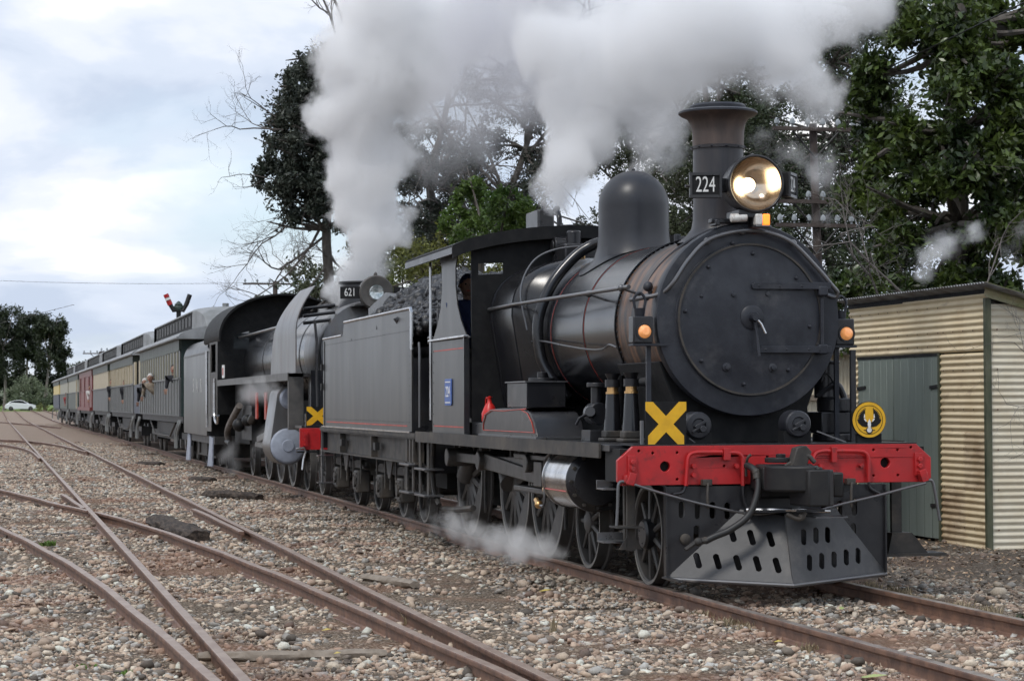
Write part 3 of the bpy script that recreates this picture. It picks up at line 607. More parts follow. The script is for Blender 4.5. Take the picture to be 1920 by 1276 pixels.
# ------------------------------------------------------------------ front locomotive
def wheel(parent, x, y, r, tw=.13, spokes=10, side=-1, hub=.11, cw=None, rim_in=.8, name='wheel', crank=None, cover=None, gauge_in=.7):
    """spoked wheel, outer face at y (side -1: facing the camera side)"""
    z = r; s = side
    tb = MB(); yo = y; yi = y-s*tw
    prof = [(r, 0), (r, tw*.75), (r+.028, tw*.82), (r+.028, tw), (r*.93, tw), (r*.9, tw*.7), (r*.9, .012), (r*.925, 0), (r, 0)]
    tb.lathe(prof, (x, yo, z), (0, -s, 0), 56)
    t = tb.build('wheel' if name == 'wheel' else name, 'wheel_grime', parent, nofix=False)
    fb = MB(); fb.lathe([(r*.992, -.002), (r*.992, .0), (r*.93, .0), (r*.93, -.002)], (x, yo+s*.001, z), (0, -s, 0), 56)
    fb.build('tyre', 'tyre_steel', t)
    sb = MB()
    for i in range(spokes):
        a = 2*math.pi*(i+.5)/spokes; c, d = math.cos(a), math.sin(a)
        sb.tube([(x+c*hub*.8, yo-s*.035, z+d*hub*.8), (x+c*r*.9, yo-s*.05, z+d*r*.9)], [.034*r/.5, .022*r/.5], 6)
    sb.lathe([(.0, -.02), (hub*.7, -.02), (hub, .0), (hub*1.15, .06), (0, .06)], (x, yo-s*.0, z), (0, -s, 0), 24)
    sb.build('spokes', 'wheel_grime', t)
    if cw is not None:
        a0, a1 = cw; n = 14; po = []
        for i in range(n+1): a = a0+(a1-a0)*i/n; po.append((x+math.cos(a)*r*.9, z+math.sin(a)*r*.9))
        mb = MB(); mb.prism(po, 1, yo-s*.01, yo-s*.06); mb.build('counterweight', 'wheel_grime', t)
    if cover:
        mb = MB(); mb.lathe([(0, -.05), (cover*.85, -.05), (cover, -.03), (cover, .03)], (x, yo, z), (0, -s, 0), 28); mb.rivets([((x+math.cos(k)*cover*.6, yo+s*.05, z+math.sin(k)*cover*.6), (0, s, 0)) for k in (0.7, 2.8, 4.9)], .012, .01); mb.build('hub_cover', 'loco_black', t)
    return t
def half_axle(parent, x, r): 
    mb = MB(); mb.cyl((x, -.8, r), (x, .8, r), .08, n=16); mb.build('axle', 'frame_grime', parent)

L1 = thing('steam_locomotive', (-4, 0, 0), 'grimy black steam locomotive with red buffer beam, lit headlamp and number 224', 'locomotive')
BZ, ZF = 2.255, 1.2    # boiler centre height, footplate
# buffer beam with holes
out_ = [(-1.235, 1.195), (1.235, 1.195), (1.368, 1.08), (1.368, .91), (1.34, .875), (-1.34, .875), (-1.368, .91), (-1.368, 1.08)]
hl = [circ(*aX(1247, 874, .0)[1:], .042), circ(*aX(1660, 867, 0)[1:], .042)]
for u, v in [(1198, 845), (1224, 849), (1270, 848), (1270, 898), (1439, 856), (1638, 843), (1683, 843), (1708, 838), (1638, 891), (1684, 890), (1358, 873)]: hl.append(circ(*aX(u, v, 0)[1:], .012, 8))
bb = MB().prism(out_, 0, -.05, 0, hl).build('buffer_beam', 'signal_red', L1, bevel=.004)
MB().box(-.5, -.06, -1.33, 1.33, .9, 1.17).build('frame_box', 'dark', L1)
for s in (-1, 1):
    mb = MB(); y0 = s*1.25; mb.box(0, .03, y0-.035, y0+.035, .93, 1.12)
    for z in (.945, 1.01, 1.065): mb.cyl((.028, y0, z), (.06, y0, z), .022, n=6)
    mb.obox((.05, y0+s*.02, .93), (0, .3*s, -1), .05, .03, .035); mb.cyl((.02, y0+s*.045, .9), (.02, y0+s*.045, .96), .03, n=12)
    mb.build('bracket', 'signal_red', L1, bevel=.004)
def beam_pipe(px, r=.017, x=.035, mt='signal_red', nm='beam_pipe', k=5):
    return MB().tube([tuple(aX(u, v, x)) for u, v in px], r, 8, k).build(nm, mt, L1)
beam_pipe([(1286, 910), (1288, 880), (1291, 856), (1303, 848), (1330, 847), (1354, 847)])
beam_pipe([(1365, 848), (1383, 849), (1392, 858), (1393, 880), (1393, 910)])
beam_pipe([(1393, 911), (1394, 930), (1398, 950)], .014, .035, 'loco_black')
beam_pipe([(1526, 905), (1524, 870), (1530, 850), (1545, 845), (1556, 845)])
beam_pipe([(1566, 845), (1600, 845), (1620, 847), (1628, 858), (1629, 880), (1629, 902)])
beam_pipe([(1629, 903), (1632, 915), (1650, 925)], .014, .035, 'loco_black')
beam_pipe([(1286, 908), (1280, 922), (1262, 926)], .014, .03, 'loco_black')
for u, v in [(1299, 873), (1379, 873), (1537, 873), (1613, 872), (1299, 890), (1538, 888)]:
    p = aX(u, v, 0); MB().cyl((0, p[1], p[2]), (.045, p[1], p[2]), .02, n=6).build('nut', 'signal_red', L1)
for u0, v0, u1, v1 in [(1354, 840, 1367, 862), (1556, 838, 1566, 866)]:
    a, b = aX(u0, v0, 0), aX(u1, v1, 0); MB().box(-.001, .05, a[1], b[1], b[2], a[2]).build('pipe_clip', 'signal_red', L1, bevel=.003)
# footplate
mb = MB(); mb.box(-8.7, -.3, -1.35, 1.35, 1.145, 1.2); mb.build('footplate', 'loco_black', L1, bevel=.004)
mb = MB(); mb.box(-8.7, -.55, -1.372, -1.352, 1.085, 1.21); mb.box(-8.7, -.55, 1.352, 1.372, 1.085, 1.21); mb.build('footplate_valance', 'frame_grime', L1)
mb = MB(); mb.box(-.32, -.002, -1.24, 1.24, 1.196, 1.206); mb.build('front_deck', 'loco_black', L1)
mb = MB(); [mb.obox((x, -1.22, 1.212), (1, (i % 2)*2-1, 0), .02, .006, .004) for i, x in enumerate(np.arange(-8.5, -2.9, .045))]
o = mb.build('tread_pattern', 'frame_grime', L1, smooth=False); o['kind'] = 'stuff'
# frames and dark gear between the wheels
mb = MB(); 
for s in (-1, 1): mb.box(-8.4, -.3, s*.56-.02, s*.56+.02, .45, 1.14)
mb.box(-8.6, -5.2, -.55, .55, .35, 1.14); mb.box(-5.2, -.4, -.5, .5, .6, 1.13); mb.build('main_frame', 'dark', L1)
# wheels
WX = [-7.93, -5.67, -4.25]
WB = [-.80, -2.72]
for i, x in enumerate(WX):
    for s in (-1, 1):
        wheel(L1, x, s*.875, .686, side=s, spokes=13, hub=.14, cw=(R(-100), R(5)))
    half_axle(L1, x, .686)
for i, x in enumerate(WB):
    for s in (-1, 1): wheel(L1, x, s*.875, .43, side=s, spokes=9, hub=.1, tw=.125, cover=(.13 if i == 0 else None))
    half_axle(L1, x, .43)
# rods and pins
pin = [aY(851, 856, -1.12), aY(909.6, 863, -1.12), aY(1000, 868, -1.12)]
ch = aY(1022, 899, -1.12)
pz = 1.02
mb = MB()
for a, b in ((pin[0], pin[1]), (pin[1], pin[2])):
    mb.obox((a+b)/2-np.array([0, -.03, 0]), b-a, np.linalg.norm(b-a)/2, .02, .052)
mb.build('coupling_rod', 'rod_steel', L1, bevel=.008)
d = ch-pin[1]; c0 = pin[1]+np.array([0, -.03, 0]); c1 = ch+np.array([0, -.03, 0])
mb = MB(); e = np.array([0, 0, 1.])
mb.add([c0+e*.085, c1+e*.06, c1-e*.06, c0-e*.085, c0+e*.085+[0, .05, 0], c1+e*.06+[0, .05, 0], c1-e*.06+[0, .05, 0], c0-e*.085+[0, .05, 0]], [(0, 1, 2, 3), (4, 5, 6, 7), (0, 1, 5, 4), (1, 2, 6, 5), (2, 3, 7, 6), (3, 0, 4, 7)])
mb.build('connecting_rod', 'rod_steel', L1, bevel=.01)
for i, p in enumerate(pin):
    MB().cyl(p+[0, -.09, 0], p+[0, .22, 0], .105 if i < 2 else .09, n=24).build('crank_pin', 'rod_steel', L1, bevel=.012)
    x = WX[i]; h = np.array([x, -.92, .686]); q = np.array([p[0], -.92, p[2]])
    MB().tube([h, q], [.11, .075], 14).build('crank', 'wheel_grime', L1)
# crosshead, slide bars, injector gear behind cylinder
mb = MB(); cx = ch[0]; mb.box(cx-.14, cx+.16, -1.2, -1.02, .74, .98); mb.box(cx-1.1, -2.55, -1.17, -1.05, .99, 1.04); mb.box(cx-1.1, -2.55, -1.17, -1.05, .67, .72)
mb.cyl((cx, -1.11, .86), (-2.5, -1.11, .86), .035, n=12); mb.build('crosshead', 'rod_steel', L1, bevel=.008)
mb = MB(); mb.tube([aY(1031, 838, -1.3), aY(1031, 850, -1.3), aY(1021, 868, -1.3), aY(1021, 940, -1.3), aY(1014, 948, -1.3)], .014, 8, 5); mb.build('drain_pipe', 'hand_rail', L1)
mb = MB(); p = aY(1010, 945, -1.25); mb.ball(p, .04); mb.cyl(p, p+[-.1, 0, .04], .025, n=10); mb.cyl(aY(1023, 917, -1.2), aY(1030, 920, -1.2), .035, n=12); mb.build('drain_cock', 'brass', L1)
# hanging brackets and springs under the footplate
for u in (855, 905, 922, 960, 990):
    a = aY(u, 838, -1.0); MB().box(a[0]-.03, a[0]+.03, -1.02, -.98, .9, 1.14).build('spring_hanger', 'frame_grime', L1)
for x in (-6.95, -3.42):
    MB().tube([(x, -.9, 1.1), (x-.02, -.9, .6), (x, -.9, .32)], .02, 6).build('brake_hanger', 'frame_grime', L1)
# cylinders
for s in (-1, 1):
    cyx = s*1.1; r = .262; z = .852
    c = MB(); c.lathe([(r, 0), (r, .86)], (-2.5, cyx, z), (1, 0, 0), 56); cc = c.build('cylinder_cladding', 'bright_steel', L1)
    c = MB(); c.lathe([(r+.012, -.0), (r+.012, .03)], (-2.5, cyx, z), (1, 0, 0), 56, True); c.lathe([(r+.012, 0), (r+.012, .03)], (-1.665, cyx, z), (1, 0, 0), 56); c.build('band', 'bright_steel', cc)
    c = MB(); c.lathe([(r*1.003, 0), (r*1.003, .0), (r+.004, .0), (r+.004, .86)], (-2.5, cyx, z), (1, 0, 0), 56)
    c = MB(); 
    for k in (0,): 
        a0 = math.pi+s*0; 
        pts_ = [(-2.45, cyx+math.cos(R(200))*(r+.004)*(-s), z+math.sin(R(200))*(r+.004)), (-1.7, cyx+math.cos(R(200))*(r+.004)*(-s), z+math.sin(R(200))*(r+.004))]
        c.tube(pts_, .006, 6)
    c.build('lining', 'lining_red', cc)
    c = MB(); c.lathe([(r+.01, -.03), (r+.01, .02), (r*.86, .05), (r*.8, .085), (r*.35, .1), (0, .1)], (-1.64, cyx, z), (1, 0, 0), 48)
    f = c.build('cylinder_cover', 'loco_black', L1)
    for k in range(12): a = k*math.pi/6; MB().cyl((-1.62, cyx+math.cos(a)*r*.9, z+math.sin(a)*r*.9), (-1.575, cyx+math.cos(a)*r*.9, z+math.sin(a)*r*.9), .018, n=6).build('bolt', 'frame_grime', f)
    c = MB(); c.box(-2.5, -1.6, s*.55, s*1.1, .6, 1.14) if s > 0 else c.box(-2.5, -1.6, -1.1, -.55, .6, 1.14); c.build('cylinder_block', 'dark', L1)
# front steps on the near side
mb = MB(); mb.box(-.36, -.12, -1.34, -1.12, .52, .535); mb.build('step', 'frame_grime', L1, bevel=.003)
mb = MB(); mb.box(-.3, -.27, -1.21, -1.14, .33, .87); mb.prism([(-1.28, .34), (-1.08, .34), (-1.17, .5)], 0, -.29, -.28); mb.build('step_hanger', 'frame_grime', L1)
for u0, u1, v, x in ((1125, 1156, 916, -.45), (1126, 1190, 1015, -.5)):
    a, b = aX(u0, v, x), aX(u1, v, x); mb = MB(); mb.box(x-.12, x+.1, a[1], b[1], a[2]-.008, a[2]+.008); mb.box(x-.12, x-.1, a[1], b[1], a[2], a[2]+.07); mb.build('step', 'hand_rail', L1, bevel=.002)
mb = MB(); mb.box(-.5, -.45, -1.18, -1.1, .38, 1.12); mb.build('step_hanger', 'frame_grime', L1)
a = aX(1660, 930, -.6)
mb = MB(); mb.box(-.62, -.58, a[1]+.05, a[1]+.14, .3, .9); mb.prism([(a[1]-.02, .24), (a[1]+.35, .24), (a[1]+.2, .42), (a[1]+.02, .42)], 0, -.7, -.5); mb.box(-.75, -.45, a[1]-.05, a[1]+.5, .22, .245); mb.build('step', 'frame_grime', L1)
# grab irons
gi = lambda px, x=.02, r=.013, mt='hand_rail': MB().tube([tuple(aX(u, v, x)) for u, v in px], r, 8, 5).build('grab_iron', mt, L1)
gi([(1156, 985), (1158, 950), (1159, 915), (1163, 903), (1176, 903)]); gi([(1733, 902), (1745, 900), (1750, 908), (1756, 940), (1762, 975)])
# pilot: slotted plate and plough
holes_ = []
for u, v in [(1278, 955), (1308, 957), (1336, 956), (1364, 957), (1306, 1000), (1545, 955), (1574, 953), (1602, 950), (1600, 996)]:
    p = aX(u, v, 0); holes_.append(slot(p[1], p[2], .05, .14))
pl = MB().prism([(-.965, .13), (.945, .13), (.945, .862), (-.965, .862)], 0, -.03, 0, holes_).build('pilot_plate', 'loco_black', L1, bevel=.003)
MB().box(-.03, .035, -.972, -.958, .13, .86).build('pilot_flange', 'loco_black', L1); MB().box(-.03, .035, .938, .952, .13, .86).build('pilot_flange', 'loco_black', L1)
NT, NB = np.array([.30, .0, .665]), np.array([.44, -.03, .085])
for s, top, slots in ((-1, aX(1388, 957, .0), [[(.33, .8), (.53, .8), (.72, .8)], [(.13, .27), (.3, .27), (.48, .27), (.65, .27), (.83, .27)]]), (1, aX(1566, 957, 0), [[(.25, .8), (.46, .8), (.68, .8)], [(.13, .27), (.3, .27), (.48, .27), (.65, .27), (.83, .27)]])):
    A = np.array([.0, s*.955, .125]); T = np.array([.004, top[1], .67])
    # face coordinates: p along bottom edge from corner (0) to nose (1), q up
    def fmap(p, q, t, A=A, T=T, s=s):
        b = A+(NB-A)*p; e = A+(T-A)*q if False else None
        lo = A+(NB-A)*p; hi = T+(NT-T)*max(0, (p-.0))
        P = lo+(hi-lo)*q
        nrm = np.cross(NB-A, T-A); nrm /= np.linalg.norm(nrm); nrm *= (1 if nrm[0] > 0 else -1)
        return tuple(P-nrm*t)
    hs_ = []
    if s < 0:
        px = [[(1373, 1001), (1409, 1007), (1445, 1010)], [(1308, 1050), (1345, 1052), (1383, 1054), (1420, 1056), (1457, 1059)]]
    else:
        px = [[(1507, 1006), (1530, 1003), (1552, 1002)], [(1518, 1054), (1541, 1051), (1564, 1048), (1587, 1044), (1609, 1041)]]
    nrm = np.cross(NB-A, T-A)
    e1 = (NB-A)/np.linalg.norm(NB-A); nrm /= np.linalg.norm(nrm); nrm *= (1 if nrm[0] > 0 else -1); e2 = np.cross(nrm, e1); e2 *= (1 if e2[2] > 0 else -1)
    def q2(P): return ((P-A)@e1, (P-A)@e2)
    poly = [q2(A), q2(NB), q2(NT-nrm*((NT-A)@nrm)), q2(T)]
    for row in px:
        for u, v in row:
            d_ = cF*FPX+cR*(u-960)-cU*(v-638); t = ((A-CAM_POS)@nrm)/(d_@nrm); P = CAM_POS+d_*t; c = q2(P); hs_.append(slot(c[0], c[1], .052 if s < 0 else .06, .135, lean=-.22 if s < 0 else -.2))
    MB().prism(poly, 0, 0, .014, hs_, fn=lambda p, q, t, A=A, e1=e1, e2=e2, nrm=nrm: tuple(A+e1*p+e2*q-nrm*t)).build('plough_blade', 'plough_paint', L1, bevel=.003)
    if s < 0: A0 = A
    else: A1 = A
MB().tube([A0+[0, 0, -.01], NB+[.0, 0, -.01], A1+[0, 0, -.01]], .018, 8).build('plough_edge', 'hand_rail', L1)
MB().tube([aX(1400, 955, .12), NT+[0.01, 0, .01], aX(1555, 958, .12)], .016, 8).build('plough_rail', 'bright_steel', L1)
MB().box(.02, .3, -.30, .30, .655, .675).build('plough_top', 'loco_black', L1)
MB().box(.0, .45, -1.0, -.96, .12, .135).build('pilot_foot', 'loco_black', L1)
p = aX(1541, 968, .3); MB().box(.2, .42, p[1]-.1, p[1]+.18, p[2]-.006, p[2]+.006).build('coupler_step', 'hand_rail', L1)
for px in ([(1190, 908), (1230, 921), (1290, 938), (1340, 950), (1400, 962), (1440, 962), (1478, 955), (1500, 952)], [(1536, 956), (1580, 944), (1640, 930), (1700, 914), (1736, 905)]):
    MB().tube([tuple(aX(u, v, .12 if u < 1450 else .14)) for u, v in px], .011, 8, 4).build('uncoupling_rod', 'hand_rail', L1)
for u, v in ((1325, 905), (1594, 903)):
    a, b = aX(u, v, .04), aX(u+3, v+48, .1); mb = MB(); mb.box(.0, .07, a[1]-.04, a[1]+.04, a[2]-.02, a[2]+.03); mb.tube([a+[.04, 0, 0], (a+b)/2+[.03, -.01, 0], b], .012, 8, 4); mb.build('rod_hanger', 'frame_grime', L1, bevel=.004)
p = aX(1285, 1010, .01); mb = MB(); mb.lathe([(.045, 0), (.045, .02), (.03, .03), (0, .03)], (.0, p[1], p[2]), (1, 0, 0), 16); mb.build('pipe_socket', 'frame_grime', L1)
# coupler
mb = MB(); a = aX(1425, 905, .15); 
mb.box(0, .34, -.24, .16, .83, 1.03); mb.box(.0, .12, -.2, .28, .76, 1.04); mb.build('coupler_shank', 'iron_dark', L1, bevel=.02)
c0 = aX(1487, 840, .4); mb = MB(); mb.cyl((.33, -.09, 1.06), (.33, -.09, 1.1), .13, n=20); mb.cyl((.33, -.09, 1.09), (.33, -.09, 1.13), .04, n=12); mb.build('coupler_cap', 'iron_dark', L1, bevel=.006)
kn = [(.30, -.2), (.40, -.26), (.52, -.22), (.66, -.07), (.7, .06), (.62, .13), (.5, .12), (.44, .02), (.36, .04), (.30, .12)]
mb = MB(); mb.prism(kn, 2, .83, 1.04); mb.build('coupler_head', 'iron_dark', L1, bevel=.02, seg=3)
mb = MB(); mb.prism([(.46, -.07), (.72, .0), (.76, .16), (.70, .22), (.52, .16), (.44, .08)], 2, .72, 1.01); mb.cyl((.68, .1, 1.0), (.68, .1, 1.03), .03, n=14); mb.build('coupler_knuckle', 'iron_dark', L1, bevel=.012, seg=2)
mb = MB(); mb.prism([(.22, .24), (.48, .3), (.52, .38), (.2, .34)], 2, .78, .98); mb.build('coupler_jaw', 'iron_dark', L1, bevel=.015)
mb = MB(); mb.prism([(-.08, 1.02), (.05, 1.02), (.1, 1.15), (.05, 1.2), (-.03, 1.18)], 0, .42, .54); mb.tube([(.46, -.1, 1.03), (.52, .05, 1.12), (.55, .12, 1.06)], .02, 8, 4); mb.build('coupler_lock', 'frame_grime', L1, bevel=.01)
mb = MB(); q = aX(1497, 968, .5); mb.tube([q+[0, -.1, .02], q+[.02, 0, -.02], q+[0, .06, .03]], .018, 8, 3); mb.ball(q+[0, .03, 0], .03); mb.build('coupler_chain', 'frame_grime', L1)
# air hose
mb = MB(); mb.tube([tuple(aX(u, v, x)) for u, v, x in ((1400, 872, .1), (1412, 878, .2), (1421, 895, .26), (1420, 925, .3), (1404, 965, .32), (1370, 992, .3), (1340, 1005, .28), (1322, 1014, .27))], .028, 12, 6); h = mb.build('air_hose', 'rubber', L1)
mb = MB(); mb.tube([tuple(aX(u, v, .27)) for u, v in ((1325, 1012), (1305, 1016), (1285, 1030))], [.03, .022, .018], 8); mb.ball(aX(1309, 1015, .28), .035); mb.build('hose_end', 'frame_grime', h)
mb = MB(); mb.ball(aX(1418, 885, .24), .035); mb.cyl(aX(1419, 886, .24), aX(1420, 898, .26), .035, n=12); mb.build('hose_end', 'frame_grime', h)
mb = MB(); mb.tube([aX(1399, 892, .06), aX(1399, 872, .08), aX(1402, 858, .12), aX(1408, 852, .14)], .012, 8, 4); mb.build('cock_handle', 'frame_grime', L1)
# saddle and smokebox
XS = -.66
mb = MB(); mb.prism([(-.62, 1.2), (.62, 1.2), (.6, 1.5), (.75, 1.9), (-.75, 1.9), (-.6, 1.5)], 0, -2.15, -.85); mb.build('saddle', 'matt_black', L1, bevel=.01)
mb = MB(); rs = .775
mb.lathe([(rs, 0), (rs, 1.3)], (-2.08, 0, BZ), (1, 0, 0), 96); sbx = mb.build('smokebox', 'smokebox_rusty', L1)
mb = MB(); mb.rivets([((xx, math.cos(a)*rs, BZ+math.sin(a)*rs), (0, math.cos(a), math.sin(a))) for xx in (-2.05, -.86) for a in np.arange(0, 2*math.pi, .062)], .013, .012); mb.build('rivets', 'smokebox_black', sbx)['kind'] = 'stuff'
mb = MB(); mb.lathe([(rs, -.14), (rs+.05, -.13), (rs+.055, -.04), (rs+.045, -.012), (.7, 0), (.66, 0), (.655, .004)], (XS, 0, BZ), (1, 0, 0), 128); mb.build('smokebox_ring', 'smokebox_black', L1)
mb = MB(); rd = .655; mb.lathe([(rd, -.02), (rd, .028), (rd-.03, .032), (rd-.06, .03), (rd*.7, .06), (rd*.35, .075), (0, .08)], (XS, 0, BZ), (1, 0, 0), 128); dr = mb.build('smokebox_door', 'smokebox_black', L1, angle=60)
def on_door(u, v):
    p = aX(u, v, XS+.05); return p
mb = MB(); mb.lathe([(rd-.005, .03), (rd-.005, .045), (rd-.022, .045), (rd-.022, .03)], (XS, 0, BZ), (1, 0, 0), 128); mb.build('door_rim', 'frame_grime', dr)
mb = MB()
for u, v in [(1315, 555), (1412, 475), (1493, 521), (1286, 583), (1316, 676), (1395, 720), (1478, 693), (1518, 612), (1329, 500), (1375, 456)]:
    p = on_door(u, v); rr = math.hypot(p[1], p[2]-BZ); mb.lathe([(0, .03), (.012, .024), (.02, 0)], (XS+.03+.045*max(0, 1-rr/rd), p[1], p[2]), (1, 0, 0), 10)
mb.build('rivets', 'smokebox_black', dr)['kind'] = 'stuff'
for u, v in [(1374, 552), (1438, 551), (1362, 688), (1448, 689)]:
    p = on_door(u, v); MB().lathe([(0, .04), (.02, .038), (.024, .02), (.038, .015), (.04, 0)], (XS+.05, p[1], p[2]), (1, 0, 0), 12).build('door_stud', 'smokebox_black', dr)
for v0, u0 in ((536, 1407), (655, 1420)):
    a, b = on_door(u0, v0), on_door(1545, v0); mb = MB(); mb.prism([(a[1], a[2]-.02), (a[1]+.02, a[2]-.03), (b[1]+.05, b[2]-.03), (b[1]+.05, b[2]+.03), (a[1]+.03, a[2]+.03), (a[1], a[2]+.015)], 0, XS+.07, XS+.095); mb.rivets([((XS+.095, a[1]+t, a[2]), (1, 0, 0)) for t in (.06, .25, .45)], .012, .01)
    mb.build('hinge_strap', 'smokebox_black', dr, bevel=.004)
    mb = MB(); p = on_door(1538, v0+8 if v0 < 600 else v0-2); mb.box(XS, XS+.1, p[1]-.03, p[1]+.055, p[2]-.05, p[2]+.035); mb.build('hinge_block', 'smokebox_black', dr, bevel=.012)
a, b = on_door(1540, 560), on_door(1540, 655); MB().cyl((XS+.06, a[1], a[2]), (XS+.06, a[1], b[2]), .016, n=10).build('hinge_pin', 'smokebox_black', dr)
c = np.array([XS+.085, on_door(1408, 595)[1], on_door(1408, 595)[2]])
mb = MB(); mb.lathe([(.105, -.02), (.105, .0), (.09, .012), (.04, .02), (.04, .08), (.032, .1), (0, .1)], c, (1, 0, 0), 28); mb.build('door_boss', 'smokebox_black', dr)
MB().tube([c+[.08, 0, 0], c+[.1, .045, -.06], c+[.11, .08, -.14]], [.011, .012, .012], 8).build('door_handle', 'bright_steel', dr)
MB().tube([c+[.05, 0, 0], c+[.06, .015, -.12], c+[.06, .035, -.33]], [.016, .014, .018], 8).build('door_handle', 'smokebox_black', dr)
# front handrail arch and pipes
fy = lambda px, x, r, mt, nm, k=6: MB().tube([tuple(aX(u, v, x)) if not isinstance(x, list) else tuple(aX(u, v, x[i])) for i, (u, v) in enumerate(px)], r, 10, k).build(nm, mt, L1)
fy([(1182, 562), (1205, 558), (1240, 550), (1262, 530), (1290, 488), (1325, 452), (1370, 436), (1408, 432), (1440, 436), (1485, 455), (1530, 500), (1560, 535), (1570, 548), (1566, 556), (1550, 552)], [-.9, -.8, -.7, -.62, -.6, -.6, -.6, -.6, -.6, -.6, -.6, -.6, -.62, -.64, -.66], .019, 'hand_rail', 'front_handrail')
fy([(1210, 545), (1222, 520), (1245, 490), (1280, 460), (1320, 436), (1345, 428)], [-1.4, -1.35, -1.3, -1.25, -1.2, -1.15], .017, 'smokebox_black', 'arch_pipe')
for u, v in ((1326, 452), (1487, 456), (1212, 557), (1392, 434)): MB().ball(aX(u, v, -.62 if u > 1250 else -.82), .032, 10, 8).build('handrail_knob', 'hand_rail', L1)
mb = MB(); p = aX(1215, 537, -1.1); mb.ball(p, .045); mb.cyl(p, p+[0, .05, -.12], .02, n=8); mb.build('valve', 'smokebox_black', L1)
# chimney
mb = MB(); CX = -1.45
mb.lathe([(.38, 2.96), (.29, 3.03), (.245, 3.09), (.23, 3.17), (.226, 3.35), (.225, 3.8), (.24, 3.8), (.242, 3.825), (.226, 3.83)], (CX, 0, 0), (0, 0, 1), 64); chm = mb.build('chimney', 'chimney_black', L1)
mb = MB(); mb.lathe([(.228, 3.83), (.232, 3.95), (.245, 4.03), (.275, 4.075), (.33, 4.1), (.35, 4.115), (.35, 4.13), (.33, 4.14), (.25, 4.15), (.25, 4.18), (.235, 4.195), (.21, 4.19), (.2, 4.0)], (CX, 0, 0), (0, 0, 1), 64); mb.build('chimney_cap', 'chimney_cap', chm)
mb = MB(); mb.lathe([(.3, 4.104), (.334, 4.103), (.353, 4.117), (.353, 4.132), (.33, 4.144), (.25, 4.152), (.252, 4.18), (.235, 4.199), (.21, 4.192)], (CX, 0, 0.001), (0, 0, 1), 64); mb.build('chimney_rim', 'smokebox_black', chm)
mb = MB(); mb.rivets([((CX+math.cos(a)*.242, math.sin(a)*.242, 3.813), (math.cos(a), math.sin(a), 0)) for a in np.arange(0, 6.28, .52)], .012, .014); mb.build('rivets', 'smokebox_black', chm)['kind'] = 'stuff'
# headlamp
HX = -.5; HL = aX(1418, 344, HX)
mb = MB(); mb.lathe([(0, -.42), (.12, -.41), (.2, -.34), (.232, -.2), (.24, -.06), (.25, -.05), (.25, .0), (.236, .006), (.226, -.004)], HL, (1, 0, 0), 64); hd = mb.build('headlamp', 'loco_black', L1)
mb = MB(); mb.lathe([(.226, -.006), (.2, -.07), (.15, -.13), (.09, -.17), (.05, -.18), (0, -.18)], HL, (1, 0, 0), 48); mb.build('reflector', 'reflector', hd)
lp = aX(1402, 347, HX-.1); mb = MB(); mb.ball(lp, .062, 20, 14); mb.build('lamp_bulb', 'lamp_hot', hd)
mat('lens_glass', (1, .97, .92), .03, trans=1, rv=0)
mt_ = MT['lens_glass']; nt_ = mt_.node_tree; b_ = [n for n in nt_.nodes if n.type == 'BSDF_PRINCIPLED'][0]; b_.inputs['IOR'].default_value = 1.08; b_.inputs['Alpha'].default_value = .45
mb = MB(); mb.lathe([(0, .012), (.1, .01), (.2, .004), (.228, -.002)], HL, (1, 0, 0), 48); mb.build('lens', 'lens_glass', hd)
mb = MB(); mb.lathe([(0, .03), (.022, .02), (.03, 0)], HL+[-.1, 0, .24], (0, 0, 1), 12); mb.build('lamp_vent', 'loco_black', hd)
mb = MB(); mb.box(HX-.35, HX-.02, HL[1]-.15, HL[1]+.05, HL[2]-.29, HL[2]-.22); mb.obox((HX-.2, HL[1]-.18, HL[2]-.31), (0, 1, 0), .17, .05, .02); mb.box(HX-.25, HX-.1, HL[1]-.33, HL[1]-.29, 3.05, HL[2]-.3); mb.box(HX-.3, HX-.05, HL[1]-.02, HL[1]+.03, 3.05, HL[2]-.22); mb.build('lamp_bracket', 'loco_black', L1, bevel=.008)
p = aX(1385, 409, HX-.05); MB().cyl(p+[0, -.07, 0], p+[0, .07, 0.01], .037, n=20).build('air_horn', 'clear_lens', L1, bevel=.006)
p = aX(1430, 412, HX+.0); mb = MB(); mb.box(p[0]-.08, p[0]+.03, p[1]-.07, p[1]+.07, p[2]-.062, p[2]-.048); mb.build('beacon_base', 'hand_rail', L1, bevel=.004)
mb = MB(); mb.box(p[0]-.07, p[0]+.02, p[1]-.066, p[1]-.002, p[2]-.048, p[2]+.05); mb.build('beacon_lens', 'clear_lens', L1, bevel=.012)
mb = MB(); mb.box(p[0]-.07, p[0]+.02, p[1]-.001, p[1]+.062, p[2]-.048, p[2]+.05); mb.build('beacon_lens', 'amber_glow', L1, bevel=.012)['label'] = 'amber half of the beacon, lit'
